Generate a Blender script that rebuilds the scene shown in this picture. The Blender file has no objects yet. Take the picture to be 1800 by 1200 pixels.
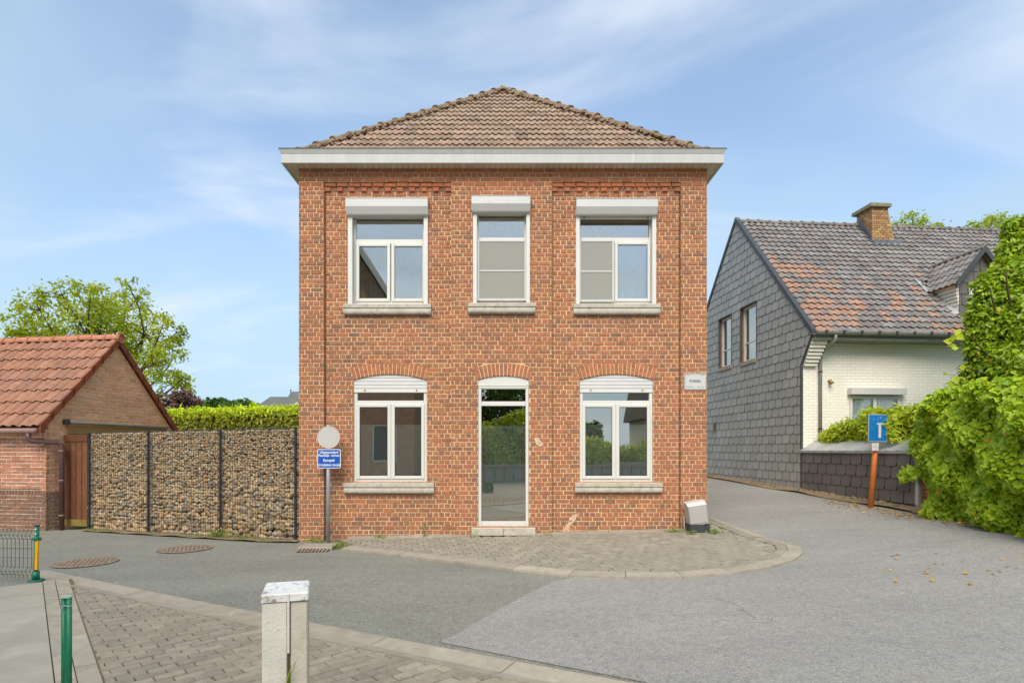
import bpy, bmesh, math, random
import numpy as np
from mathutils import Vector, Matrix

random.seed(7)
RNG = np.random.default_rng(11)
R = random.random
U = random.uniform
SC = bpy.context.scene
COL = SC.collection
PI = math.pi
EYE = 1.40            # camera height above the datum
F, CX, HY = 1035.0, 888.0, 790.0   # survey constants used to take the dimensions off the place

# ------------------------------------------------------------------ camera
cam = bpy.data.cameras.new('camera')
cam.sensor_width = 36.0
cam.lens = 36.0 * F / 1800.0
cam.shift_x = (900 - CX) / 1800.0
cam.shift_y = (HY - 600) / 1800.0
cam.clip_start = 0.05
cam.clip_end = 2000
camo = bpy.data.objects.new('camera', cam)
COL.objects.link(camo)
camo.location = (0, 0, EYE)
camo.rotation_euler = (PI / 2, 0, 0)
SC.camera = camo

# ------------------------------------------------------------------ sky and sun
SUN_EL = math.radians(46)
SUN_AZ = math.radians(-170)       # from +Y, clockwise: behind the camera
SV = Vector((math.sin(SUN_AZ) * math.cos(SUN_EL), math.cos(SUN_AZ) * math.cos(SUN_EL), math.sin(SUN_EL)))
world = bpy.data.worlds.new('World')
SC.world = world
world.use_nodes = True
wn = world.node_tree
wn.nodes.clear()


def wnode(t, **k):
    n = wn.nodes.new(t)
    for a, b in k.items():
        setattr(n, a, b)
    return n


def wlink(a, b):
    wn.links.new(a, b)


SKY_VEIL = (2.1, 2.85, 3.5, 1)      # thin high cloud
SKY_PUFF = (3.5, 3.8, 4.2, 1)         # brighter streaks
VEIL_AT, PUFF_AT = (5.66, -7.27, 0), (7.64, 4.15, 0)
w_out = wnode('ShaderNodeOutputWorld')
w_bg = wnode('ShaderNodeBackground')
w_bg.inputs['Strength'].default_value = 0.095
w_sky = wnode('ShaderNodeTexSky', sky_type='NISHITA', sun_disc=False, sun_elevation=SUN_EL,
              sun_rotation=SUN_AZ, altitude=50.0, air_density=0.9, dust_density=0.5, ozone_density=1.2)
w_tc = wnode('ShaderNodeTexCoord')
w_sep = wnode('ShaderNodeSeparateXYZ')
wlink(w_tc.outputs['Generated'], w_sep.inputs[0])
w_add = wnode('ShaderNodeMath', operation='ADD')
w_add.inputs[1].default_value = 0.22
w_abs = wnode('ShaderNodeMath', operation='MAXIMUM')
w_abs.inputs[1].default_value = 0.0
wlink(w_sep.outputs[2], w_abs.inputs[0])
wlink(w_abs.outputs[0], w_add.inputs[0])
w_div = wnode('ShaderNodeVectorMath', operation='DIVIDE')
w_cmb = wnode('ShaderNodeCombineXYZ')
for i in range(3):
    wlink(w_add.outputs[0], w_cmb.inputs[i])
wlink(w_tc.outputs['Generated'], w_div.inputs[0])
wlink(w_cmb.outputs[0], w_div.inputs[1])


def wnoise(scale, detail, rough, dist, offs, stretch):
    mp = wnode('ShaderNodeMapping')
    mp.inputs['Location'].default_value = offs
    mp.inputs['Scale'].default_value = stretch
    mp.inputs['Rotation'].default_value = (0, 0, 0.5)
    wlink(w_div.outputs[0], mp.inputs['Vector'])
    n = wnode('ShaderNodeTexNoise')
    n.inputs['Scale'].default_value = scale
    n.inputs['Detail'].default_value = detail
    n.inputs['Roughness'].default_value = rough
    n.inputs['Distortion'].default_value = dist
    wlink(mp.outputs[0], n.inputs['Vector'])
    return n.outputs['Fac']


def wmap(sock, a, b, c, d):
    m = wnode('ShaderNodeMapRange', interpolation_type='SMOOTHSTEP')
    for i, v in enumerate((a, b, c, d)):
        m.inputs[i + 1].default_value = v
    wlink(sock, m.inputs[0])
    return m.outputs[0]


def wmath(op, a, b):
    m = wnode('ShaderNodeMath', operation=op, use_clamp=True)
    for i, v in enumerate((a, b)):
        if isinstance(v, (int, float)):
            m.inputs[i].default_value = v
        else:
            wlink(v, m.inputs[i])
    return m.outputs[0]


veil = wmap(wnoise(0.9, 4, 0.5, 0.5, VEIL_AT, (1, 1.0, 1)), 0.34, 0.68, 0.28, 0.88)
puff = wmap(wnoise(1.25, 7, 0.52, 0.6, PUFF_AT, (0.72, 1.35, 1)), 0.46, 0.80, 0.0, 0.9)
low = wmap(w_sep.outputs[2], 0.05, 0.60, 0.92, 0.0)
hazef = wmath('MAXIMUM', veil, low)
w_mix0 = wnode('ShaderNodeMix', data_type='RGBA')
w_mix0.inputs['B'].default_value = SKY_VEIL
wlink(hazef, w_mix0.inputs['Factor'])
wlink(w_sky.outputs[0], w_mix0.inputs['A'])
w_mix = wnode('ShaderNodeMix', data_type='RGBA')
w_mix.inputs['B'].default_value = SKY_PUFF
wlink(puff, w_mix.inputs['Factor'])
wlink(w_mix0.outputs['Result'], w_mix.inputs['A'])
wlink(w_mix.outputs['Result'], w_bg.inputs['Color'])
wlink(w_bg.outputs[0], w_out.inputs[0])

sun = bpy.data.lights.new('sun', 'SUN')
sun.energy = 1.4
sun.angle = math.radians(38)
sun.color = (1.0, 0.92, 0.80)
suno = bpy.data.objects.new('sun', sun)
COL.objects.link(suno)
suno.location = (0, -5, 30)
suno.rotation_euler = SV.to_track_quat('Z', 'Y').to_euler()

SC.view_settings.view_transform = 'Standard'
SC.view_settings.look = 'None'
SC.view_settings.gamma = 1
SC.view_settings.exposure = 1.43
SC.view_settings.use_curve_mapping = False


# ------------------------------------------------------------------ helpers
def P(px, py, y):
    return Vector(((px - CX) / F * y, y, EYE + (HY - py) / F * y))


def smooth(a, b, t):
    t = max(0.0, min(1.0, (t - a) / (b - a)))
    return t * t * (3 - 2 * t)


HX = [(-30, -1.44), (-8, -1.45), (-3.2, -1.41), (0, -1.345), (3.0, -1.265), (4.5, -1.19), (6.6, -1.06), (9, -0.95), (30, -0.9)]


def H(x, y):
    h = HX[-1][1]
    if x <= HX[0][0]:
        h = HX[0][1]
    else:
        for (a, ha), (b, hb) in zip(HX, HX[1:]):
            if a <= x <= b:
                h = ha + (hb - ha) * (x - a) / (b - a)
                break
    k = smooth(2.6, 5.0, x)
    h += k * 0.032 * max(0.0, min(y, 30) - 9.5)
    return EYE + h


def tag(o, label=None, cat=None, group=None, kind=None):
    for k, v in (('label', label), ('category', cat), ('group', group), ('kind', kind)):
        if v:
            o[k] = v
    return o


def root(name, loc, label, cat, group=None):
    o = bpy.data.objects.new(name, None)
    o.empty_display_size = 0.2
    COL.objects.link(o)
    o.location = loc
    return tag(o, label, cat, group)


def link_mesh(name, me, parent):
    o = bpy.data.objects.new(name, me)
    COL.objects.link(o)
    if parent is not None:
        o.parent = parent
        if parent.type == 'EMPTY':
            o.matrix_parent_inverse = Matrix.Translation(parent.location).inverted()
    return o


class MB:
    """collects faces; build() links them as one mesh object"""

    def __init__(self):
        self.v, self.f, self.r, self.t = [], [], [], []

    def add(self, verts, faces, rnd=None, tone=0.0):
        n = len(self.v)
        self.v.extend([tuple(p) for p in verts])
        rnd = R() if rnd is None else rnd
        for fc in faces:
            self.f.append(tuple(i + n for i in fc))
            self.r.append(rnd)
            self.t.append(tone[faces.index(fc)] if isinstance(tone, list) else tone)
        return self

    def merge(self, p):
        return self.add(p['v'], p['f'], p['r'], p['t'])

    def hexa(self, a, b, rnd=None):
        """a: 4 points of one end, b: 4 points of the other end"""
        return self.add(list(a) + list(b), [(3, 2, 1, 0), (4, 5, 6, 7), (0, 1, 5, 4), (1, 2, 6, 5), (2, 3, 7, 6), (3, 0, 4, 7)], rnd)

    def box(self, x0, x1, y0, y1, z0, z1, rnd=None):
        return self.hexa([(x0, y0, z0), (x1, y0, z0), (x1, y1, z0), (x0, y1, z0)], [(x0, y0, z1), (x1, y0, z1), (x1, y1, z1), (x0, y1, z1)], rnd)

    def bbox(self, x0, x1, y0, y1, z0, z1, b=0.004, rnd=None):
        """box whose edges towards the street (low y), left, right, top and bottom are chamfered"""
        a = [(x0, y1, z0), (x1, y1, z0), (x1, y1, z1), (x0, y1, z1)]
        m = [(x0, y0 + b, z0), (x1, y0 + b, z0), (x1, y0 + b, z1), (x0, y0 + b, z1)]
        f = [(x0 + b, y0, z0 + b), (x1 - b, y0, z0 + b), (x1 - b, y0, z1 - b), (x0 + b, y0, z1 - b)]
        fs = [(3, 2, 1, 0), (8, 9, 10, 11)]
        for k in (0, 4):
            for i in range(4):
                j = (i + 1) % 4
                fs.append((k + i, k + j, k + 4 + j, k + 4 + i))
        return self.add(a + m + f, fs, rnd)

    def prism(self, pts, vec, rnd=None, tone=0.0):
        """polygon extruded along vec"""
        n = len(pts)
        vec = Vector(vec)
        a = [Vector(p) for p in pts]
        b = [p + vec for p in a]
        fs = [tuple(range(n - 1, -1, -1)), tuple(range(n, 2 * n))]
        for i in range(n):
            j = (i + 1) % n
            fs.append((i, j, n + j, n + i))
        return self.add(a + b, fs, rnd, tone)

    def tube(self, pts, r, n=8, rnd=None, cap=True):
        pts = [Vector(p) for p in pts]
        rs = r if isinstance(r, (list, tuple)) else [r] * len(pts)
        vs, fs = [], []
        ref = None
        for i, p in enumerate(pts):
            d = (pts[min(i + 1, len(pts) - 1)] - pts[max(i - 1, 0)]).normalized()
            if ref is None:
                ref = Vector((0, 0, 1)) if abs(d.z) < 0.9 else Vector((1, 0, 0))
            s = d.cross(ref).normalized()
            t = s.cross(d).normalized()
            ref = t
            for k in range(n):
                a = 2 * PI * k / n
                vs.append(p + (s * math.cos(a) + t * math.sin(a)) * rs[i])
        for i in range(len(pts) - 1):
            for k in range(n):
                l = (k + 1) % n
                fs.append((i * n + k, i * n + l, (i + 1) * n + l, (i + 1) * n + k))
        if cap:
            fs.append(tuple(range(n - 1, -1, -1)))
            m = (len(pts) - 1) * n
            fs.append(tuple(range(m, m + n)))
        return self.add(vs, fs, rnd)

    def disc(self, c, r, thick, normal, n=28, rnd=None):
        nrm = Vector(normal).normalized()
        ref = Vector((0, 0, 1)) if abs(nrm.z) < 0.9 else Vector((1, 0, 0))
        s = nrm.cross(ref).normalized()
        t = s.cross(nrm)
        pts = [Vector(c) + (s * math.cos(2 * PI * k / n) + t * math.sin(2 * PI * k / n)) * r for k in range(n)]
        return self.prism(pts, nrm * thick, rnd)

    def mesh(self, name, mat, smoothed=False):
        me = bpy.data.meshes.new(name)
        me.from_pydata(self.v, [], self.f)
        me.materials.append(mat)
        a = me.attributes.new('rnd', 'FLOAT', 'FACE')
        a.data.foreach_set('value', self.r)
        if any(self.t):
            a = me.attributes.new('tone', 'FLOAT', 'FACE')
            a.data.foreach_set('value', self.t)
        if smoothed:
            me.polygons.foreach_set('use_smooth', [True] * len(me.polygons))
        me.update()
        return me

    def build(self, name, mat, parent=None, smoothed=False, kind=None, label=None):
        if parent is None:
            v = np.array(self.v)
            lo, hi = v.min(0), v.max(0)
            o3 = ((lo[0] + hi[0]) / 2, (lo[1] + hi[1]) / 2, lo[2])
            self.v = [tuple(p) for p in (v - np.array(o3))]
            o = link_mesh(name, self.mesh(name, mat, smoothed), None)
            o.location = o3
        else:
            o = link_mesh(name, self.mesh(name, mat, smoothed), parent)
        if kind:
            o['kind'] = kind
        if label:
            o['label'] = label
        return o


def piece(v, f, r=None, t=0.0):
    v = [Vector(p) for p in v]
    c = sum(v, Vector()) / len(v)
    lo = Vector((min(p.x for p in v), min(p.y for p in v), min(p.z for p in v)))
    hi = Vector((max(p.x for p in v), max(p.y for p in v), max(p.z for p in v)))
    d = hi - lo
    s = sorted((d.x, d.y, d.z))
    size = s[2] * s[1] / max(0.5, (c - Vector((0, 0, EYE))).length) ** 2
    # what stands outside the picture counts as small
    q = HY - (c.z - EYE) * F / max(0.3, c.y)
    p = CX + c.x * F / max(0.3, c.y)
    if c.y < 0.5 or not (-10 < p < 1810) or not (-10 < q < 1210):
        size *= 0.001
    return dict(v=v, f=f, r=R() if r is None else r, t=t, s=size)


def pieces(plist, name, mat, parent, limit=300, rest=None, smoothed=False):
    plist = sorted(plist, key=lambda p: -p['s'])
    for p in plist[:limit]:
        MB().merge(p).build(name, mat, parent, smoothed)
    if plist[limit:]:
        m = MB()
        for p in plist[limit:]:
            m.merge(p)
        m.build(rest or (name + '_mass'), mat, parent, smoothed, kind='stuff')


def clip_poly(poly, a, b, c):
    """keep the part of a 2D polygon where a*x + b*y <= c"""
    out = []
    n = len(poly)
    for i in range(n):
        p, q = poly[i], poly[(i + 1) % n]
        dp, dq = a * p[0] + b * p[1] - c, a * q[0] + b * q[1] - c
        if dp <= 0:
            out.append(p)
        if (dp < 0 < dq) or (dq < 0 < dp):
            k = dp / (dp - dq)
            out.append((p[0] + (q[0] - p[0]) * k, p[1] + (q[1] - p[1]) * k))
    return out


def clip_convex(poly, hull):
    """hull counter-clockwise"""
    n = len(hull)
    for i in range(n):
        (x0, y0), (x1, y1) = hull[i], hull[(i + 1) % n]
        a, b = (y1 - y0), -(x1 - x0)
        poly = clip_poly(poly, a, b, a * x0 + b * y0)
        if len(poly) < 3:
            return []
    return poly


def cut_rect(poly, x0, x1, y0, y1):
    """polygon minus a rectangle, as convex pieces"""
    xs = [p[0] for p in poly]
    ys = [p[1] for p in poly]
    if max(xs) <= x0 or min(xs) >= x1 or max(ys) <= y0 or min(ys) >= y1:
        return [poly]
    res = [clip_poly(poly, 1, 0, x0), clip_poly(poly, -1, 0, -x1)]
    mid = clip_poly(clip_poly(poly, -1, 0, -x0), 1, 0, x1)
    if len(mid) >= 3:
        res += [clip_poly(mid, 0, 1, y0), clip_poly(mid, 0, -1, -y1)]
    return [p for p in res if len(p) >= 3 and area2(p) > 0.0008]


def area2(p):
    return abs(sum(p[i][0] * p[(i + 1) % len(p)][1] - p[(i + 1) % len(p)][0] * p[i][1] for i in range(len(p)))) / 2


def inset_poly(poly, k):
    cx = sum(p[0] for p in poly) / len(poly)
    cy = sum(p[1] for p in poly) / len(poly)
    out = []
    for x, y in poly:
        d = math.hypot(x - cx, y - cy) or 1
        s = max(0.2, 1 - k * 1.4 / d)
        out.append((cx + (x - cx) * s, cy + (y - cy) * s))
    return out


def sheet(poly, off, cell=0.5, hf=H):
    """ground sheet with the given outline that follows the fall of the ground"""
    bm = bmesh.new()
    vs = [bm.verts.new((x, y, 0)) for x, y in poly]
    bm.faces.new(vs)
    xs = [p[0] for p in poly]
    ys = [p[1] for p in poly]
    for ax, lo, hi in ((0, min(xs), max(xs)), (1, min(ys), max(ys))):
        c = cell if hi - lo < 60 else cell * 4
        k = math.floor(lo / c) * c
        while k < hi:
            co = (k, 0, 0) if ax == 0 else (0, k, 0)
            no = (1, 0, 0) if ax == 0 else (0, 1, 0)
            bmesh.ops.bisect_plane(bm, geom=bm.verts[:] + bm.edges[:] + bm.faces[:], plane_co=co, plane_no=no)
            k += c
    for v in bm.verts:
        v.co.z = hf(v.co.x, v.co.y) + off
    bmesh.ops.recalc_face_normals(bm, faces=bm.faces[:])
    for fc in bm.faces:
        if fc.normal.z < 0:
            fc.normal_flip()
    mb = MB()
    idx = {v: i for i, v in enumerate(bm.verts)}
    mb.v = [tuple(v.co) for v in bm.verts]
    for fc in bm.faces:
        mb.f.append(tuple(idx[v] for v in fc.verts))
        mb.r.append(0.5)
        mb.t.append(0.0)
    bm.free()
    return mb


def pip(x, y, poly):
    c = False
    n = len(poly)
    for i in range(n):
        (x0, y0), (x1, y1) = poly[i], poly[(i + 1) % n]
        if (y0 > y) != (y1 > y) and x < (x1 - x0) * (y - y0) / (y1 - y0) + x0:
            c = not c
    return c


# ------------------------------------------------------------------ materials
def srgb(r, g, b):
    def c(v):
        v /= 255.0
        return v / 12.92 if v <= 0.04045 else ((v + 0.055) / 1.055) ** 2.4
    return (c(r), c(g), c(b), 1)


class NT:
    def __init__(self, name):
        self.m = bpy.data.materials.new(name)
        self.m.use_nodes = True
        self.t = self.m.node_tree
        self.t.nodes.clear()
        self.out = self.n('ShaderNodeOutputMaterial')
        g = self.n('ShaderNodeNewGeometry')
        self.pos = g.outputs['Position']

    def n(self, t, **k):
        nd = self.t.nodes.new(t)
        for a, b in k.items():
            setattr(nd, a, b)
        return nd

    def l(self, a, b):
        self.t.links.new(a, b)

    def setin(self, sock, v):
        if isinstance(v, bpy.types.NodeSocket):
            self.l(v, sock)
        else:
            sock.default_value = v

    def noise(self, scale, detail=3, rough=0.6, vec=None, dist=0.0, stretch=None):
        v = vec or self.pos
        if stretch:
            mp = self.n('ShaderNodeMapping')
            mp.inputs['Scale'].default_value = stretch
            self.l(v, mp.inputs['Vector'])
            v = mp.outputs[0]
        nd = self.n('ShaderNodeTexNoise')
        nd.inputs['Scale'].default_value = scale
        nd.inputs['Detail'].default_value = detail
        nd.inputs['Roughness'].default_value = rough
        nd.inputs['Distortion'].default_value = dist
        self.l(v, nd.inputs['Vector'])
        return nd.outputs['Fac']

    def math(self, op, a, b=0.0):
        nd = self.n('ShaderNodeMath', operation=op)
        self.setin(nd.inputs[0], a)
        self.setin(nd.inputs[1], b)
        return nd.outputs[0]

    def rng(self, s, a, b, c, d):
        nd = self.n('ShaderNodeMapRange')
        self.setin(nd.inputs[0], s)
        for i, v in enumerate((a, b, c, d)):
            nd.inputs[i + 1].default_value = v
        return nd.outputs[0]

    def ramp(self, s, cols):
        nd = self.n('ShaderNodeValToRGB')
        e = nd.color_ramp.elements
        while len(e) < len(cols):
            e.new(0.5)
        for i, c in enumerate(cols):
            e[i].position = i / max(1, len(cols) - 1)
            e[i].color = c
        self.l(s, nd.inputs[0])
        return nd.outputs[0]

    def mix(self, f, a, b, blend='MIX'):
        nd = self.n('ShaderNodeMix', data_type='RGBA', blend_type=blend)
        self.setin(nd.inputs['Factor'], f)
        self.setin(nd.inputs['A'], a)
        self.setin(nd.inputs['B'], b)
        return nd.outputs['Result']

    def attr(self, name):
        nd = self.n('ShaderNodeAttribute', attribute_name=name)
        return nd.outputs['Fac']

    def bump(self, h, strength, dist=0.01):
        nd = self.n('ShaderNodeBump')
        nd.inputs['Strength'].default_value = strength
        nd.inputs['Distance'].default_value = dist
        self.l(h, nd.inputs['Height'])
        return nd.outputs[0]

    def principled(self, col, rough=0.8, spec=0.3, metal=0.0, normal=None):
        b = self.n('ShaderNodeBsdfPrincipled')
        self.setin(b.inputs['Base Color'], col)
        self.setin(b.inputs['Roughness'], rough)
        b.inputs['Specular IOR Level'].default_value = spec
        b.inputs['Metallic'].default_value = metal
        if normal:
            self.l(normal, b.inputs['Normal'])
        return b


def mat(name, cols, rough=0.85, spec=0.25, metal=0.0, nscale=5.0, namp=0.25, bump=0.25, bscale=60.0, stains=(), tone=None, stretch=None):
    """cols spread over the pieces by their random value; noise grain, stains of a shape of their own, fine relief"""
    t = NT(name)
    cols = [srgb(*c) for c in cols]
    if len(cols) > 1:
        base = t.ramp(t.attr('rnd'), cols)
    else:
        base = t.n('ShaderNodeRGB').outputs[0]
        base.default_value = cols[0]
    if tone:
        tc = [srgb(*c) for c in tone]
        tb = t.ramp(t.attr('rnd'), tc) if len(tc) > 1 else tc[0]
        base = t.mix(t.attr('tone'), base, tb)
    if namp:
        g = t.rng(t.noise(nscale, 5, 0.62, stretch=stretch), 0.3, 0.7, 1 - namp, 1 + namp)
        cc = t.n('ShaderNodeCombineXYZ')
        for i in range(3):
            t.l(g, cc.inputs[i])
        base = t.mix(1.0, base, cc.outputs[0], 'MULTIPLY')
    for (c, sc, lo, hi, amt) in stains:
        base = t.mix(t.rng(t.noise(sc, 6, 0.65), lo, hi, 0.0, amt), base, srgb(*c))
    nrm = t.bump(t.noise(bscale, 4, 0.6, stretch=stretch), bump) if bump else None
    b = t.principled(base, rough, spec, metal, nrm)
    t.l(b.outputs[0], t.out.inputs[0])
    return t.m


def leaf_mat(name, cols, tone=None, gloss=0.35, trans=0.35):
    t = NT(name)
    base = t.ramp(t.attr('rnd'), [srgb(*c) for c in cols])
    if tone:
        base = t.mix(t.attr('tone'), base, srgb(*tone))
    b = t.principled(base, 0.5, gloss)
    tr = t.n('ShaderNodeBsdfTranslucent')
    t.l(t.mix(1.0, base, (1.15, 1.2, 0.55, 1), 'MULTIPLY'), tr.inputs[0])
    mx = t.n('ShaderNodeMixShader')
    mx.inputs[0].default_value = trans
    t.l(b.outputs[0], mx.inputs[1])
    t.l(tr.outputs[0], mx.inputs[2])
    t.l(mx.outputs[0], t.out.inputs[0])
    return t.m


def glass_mat(name, refl=0.3, tint=(0.8, 0.84, 0.83, 1), rough=0.005):
    t = NT(name)
    tr = t.n('ShaderNodeBsdfTransparent')
    tr.inputs[0].default_value = tint
    gl = t.n('ShaderNodeBsdfGlossy')
    gl.inputs['Roughness'].default_value = rough
    gl.inputs['Color'].default_value = (0.98, 0.92, 0.83, 1)
    nrm = t.bump(t.noise(1.3, 1, 0.4), 0.05, 0.02)
    t.l(nrm, gl.inputs['Normal'])
    mx = t.n('ShaderNodeMixShader')
    mx.inputs[0].default_value = refl
    t.l(tr.outputs[0], mx.inputs[1])
    t.l(gl.outputs[0], mx.inputs[2])
    t.l(mx.outputs[0], t.out.inputs[0])
    return t.m


def asphalt_mat(name, c0, c1, spot):
    t = NT(name)
    big = t.rng(t.noise(0.45, 5, 0.6, stretch=(0.6, 1.4, 1)), 0.34, 0.66, 0, 1)
    base = t.mix(big, srgb(*c0), srgb(*c1))
    # worn, polished tracks and darker damp-stained patches, each with a shape of its own
    base = t.mix(t.rng(t.noise(1.1, 6, 0.7, dist=0.6, stretch=(0.5, 1.6, 1)), 0.52, 0.72, 0.0, 0.45), base, srgb(*[v - 26 for v in c0]))
    base = t.mix(t.rng(t.noise(2.9, 5, 0.7), 0.56, 0.78, 0.0, 0.35), base, srgb(c1[0] + 6, c1[1] - 2, c1[2] - 14))
    base = t.mix(t.rng(t.noise(17.0, 5, 0.75), 0.35, 0.7, 0.0, 0.42), base, srgb(*spot))
    base = t.mix(t.rng(t.noise(58.0, 3, 0.75), 0.30, 0.50, 0.6, 0.0), base, srgb(*[v - 22 for v in spot]))
    base = t.mix(t.rng(t.noise(75.0, 2, 0.6), 0.56, 0.68, 0.0, 0.5), base, srgb(206, 202, 192))
    # hairline cracks
    vo = t.n('ShaderNodeTexVoronoi', feature='DISTANCE_TO_EDGE')
    vo.inputs['Scale'].default_value = 0.55
    dn_ = t.n('ShaderNodeTexNoise')
    dn_.inputs['Scale'].default_value = 2.4
    dn_.inputs['Detail'].default_value = 6
    t.l(t.pos, dn_.inputs['Vector'])
    va = t.n('ShaderNodeVectorMath', operation='MULTIPLY_ADD')
    va.inputs[1].default_value = (0.9, 0.9, 0)
    t.l(dn_.outputs['Color'], va.inputs[0])
    t.l(t.pos, va.inputs[2])
    t.l(va.outputs[0], vo.inputs['Vector'])
    crack = t.math('MULTIPLY', t.rng(vo.outputs['Distance'], 0.0, 0.006, 1.0, 0.0), t.rng(t.noise(0.7, 2), 0.52, 0.62, 0.0, 0.4))
    base = t.mix(crack, base, srgb(84, 80, 74))
    nrm = t.bump(t.noise(70.0, 4, 0.75), 0.9, 0.012)
    b = t.principled(base, 0.85, 0.25, 0, nrm)
    t.l(b.outputs[0], t.out.inputs[0])
    return t.m


MT = {}
MT['brick'] = mat('weathered red brick', [(134, 104, 87), (156, 109, 86), (167, 112, 85), (174, 115, 84), (159, 110, 86), (178, 118, 86), (169, 112, 84), (146, 108, 89), (182, 122, 88), (139, 106, 89)],
                  rough=0.9, nscale=30, namp=0.28, bump=0.5, bscale=90,
                  stains=[((196, 176, 152), 26, 0.60, 0.75, 0.5), ((96, 76, 68), 14, 0.56, 0.72, 0.55), ((206, 196, 180), 1.7, 0.67, 0.76, 0.4), ((112, 84, 68), 0.8, 0.5, 0.78, 0.35)],
                  tone=[(190, 112, 76), (198, 118, 80), (180, 104, 74)])
MT['mortar'] = mat('sandy lime mortar', [(220, 187, 141)], rough=0.95, nscale=9, namp=0.18, bump=0.5, bscale=120, stains=[((186, 160, 124), 3, 0.5, 0.7, 0.5), ((150, 132, 110), 0.9, 0.6, 0.75, 0.4)])
MT['gbrick'] = mat('salmon garage brick', [(166, 112, 88), (180, 122, 94), (188, 128, 98), (156, 108, 88), (194, 136, 106), (174, 116, 90)], rough=0.9, nscale=24, namp=0.2, bump=0.4, bscale=90, tone=[(140, 104, 82), (128, 96, 78), (148, 110, 86)])
MT['gbrick2'] = mat('pale gable brick lifted for shade', [(224, 164, 126), (232, 174, 134), (236, 180, 140), (212, 158, 124), (240, 186, 146), (228, 168, 130)], rough=0.9, nscale=24, namp=0.2, bump=0.4, bscale=90, tone=[(168, 134, 108), (154, 124, 104)])  # paler gable palette, lightened further to make up for shade on that wall
MT['gmortar'] = mat('pale garage mortar', [(236, 224, 204)], rough=0.95, namp=0.12, bump=0.4, bscale=110)
MT['tile'] = mat('lichened clay pantile', [(144, 120, 100), (154, 130, 109), (162, 138, 117), (136, 114, 96), (168, 144, 123), (152, 124, 102)], rough=0.85, nscale=11, namp=0.25, bump=0.4, bscale=50,
                 stains=[((160, 152, 128), 7, 0.55, 0.72, 0.55), ((96, 84, 72), 16, 0.58, 0.72, 0.6)], tone=[(176, 142, 122)])
MT['ridge'] = mat('mossy ridge tile', [(132, 112, 92), (146, 122, 100), (124, 108, 88)], rough=0.9, nscale=9, namp=0.3, bump=0.5, bscale=40, stains=[((128, 122, 84), 8, 0.5, 0.66, 0.7), ((92, 82, 70), 15, 0.58, 0.7, 0.6)])
MT['gtile'] = mat('orange red garage tile', [(154, 108, 85), (163, 116, 92), (146, 103, 83), (170, 122, 97), (141, 105, 87)], rough=0.8, nscale=9, namp=0.22, bump=0.3, bscale=40, stains=[((120, 92, 74), 9, 0.60, 0.70, 0.7), ((84, 74, 50), 5, 0.68, 0.73, 0.85), ((150, 118, 100), 2, 0.5, 0.7, 0.5)])
MT['gridge'] = mat('orange ridge cap', [(188, 128, 98), (178, 118, 90)], rough=0.8, nscale=9, namp=0.2, bump=0.3, bscale=40, stains=[((124, 96, 78), 10, 0.6, 0.72, 0.5)])
MT['htile'] = mat('grey weathered pantile', [(120, 116, 112), (134, 130, 125), (110, 107, 104), (146, 142, 137), (126, 122, 120)], rough=0.7, spec=0.4, nscale=10, namp=0.22, bump=0.3, bscale=45,
                  stains=[((154, 134, 84), 6, 0.66, 0.74, 0.5), ((168, 164, 158), 5, 0.58, 0.76, 0.4)], tone=[(170, 128, 104), (180, 136, 110), (160, 122, 100)])
MT['hridge'] = mat('grey ridge cap', [(120, 112, 102), (134, 126, 116)], rough=0.85, nscale=10, namp=0.25, bump=0.4, bscale=40, stains=[((140, 122, 84), 8, 0.55, 0.7, 0.7)])
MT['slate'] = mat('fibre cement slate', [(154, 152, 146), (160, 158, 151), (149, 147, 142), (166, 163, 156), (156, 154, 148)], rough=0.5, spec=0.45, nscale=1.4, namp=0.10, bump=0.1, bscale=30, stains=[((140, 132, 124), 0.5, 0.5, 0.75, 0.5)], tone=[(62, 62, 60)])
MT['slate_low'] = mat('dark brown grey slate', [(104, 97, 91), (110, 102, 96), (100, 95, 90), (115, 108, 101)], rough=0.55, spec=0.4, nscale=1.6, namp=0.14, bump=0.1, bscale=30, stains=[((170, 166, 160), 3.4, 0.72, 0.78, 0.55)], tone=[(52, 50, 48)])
MT['trim_dark'] = mat('anthracite trim', [(70, 72, 74)], rough=0.5, spec=0.4, namp=0.1, bump=0)
MT['pvc'] = mat('white window frame', [(216, 213, 204)], rough=0.35, spec=0.5, nscale=3, namp=0.03, bump=0.02, bscale=20)
MT['alu'] = mat('grey white shutter', [(202, 200, 194)], rough=0.4, spec=0.5, nscale=3, namp=0.05, bump=0, stains=[((180, 178, 170), 5, 0.6, 0.75, 0.4)])
MT['fascia'] = mat('pale grey fascia board', [(190, 189, 182)], rough=0.5, spec=0.4, nscale=2, namp=0.06, bump=0.04, bscale=30, stains=[((176, 172, 164), 2.4, 0.56, 0.75, 0.35)], stretch=(4, 4, 0.6))
MT['soffit'] = mat('cream soffit board', [(196, 184, 168), (204, 192, 176), (190, 180, 164)], rough=0.6, namp=0.06, bump=0)
MT['gutter_dark'] = mat('dark gutter edge', [(86, 84, 80)], rough=0.5, namp=0.1, bump=0)
MT['bluestone'] = mat('weathered stone sill', [(190, 182, 166)], rough=0.85, nscale=12, namp=0.15, bump=0.35, bscale=70, stains=[((142, 134, 120), 9, 0.52, 0.7, 0.6), ((214, 208, 196), 16, 0.6, 0.72, 0.5)])
MT['glass'] = glass_mat('window glass', 0.40)
MT['nbrick'] = mat('neighbour brick', [(206, 158, 130), (216, 168, 140), (196, 150, 126), (222, 178, 150)], rough=0.95, nscale=20, namp=0.2, bump=0.3)
MT['glass_low'] = glass_mat('door glass', 0.38)
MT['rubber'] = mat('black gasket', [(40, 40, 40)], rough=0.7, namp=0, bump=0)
MT['screen'] = None
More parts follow.
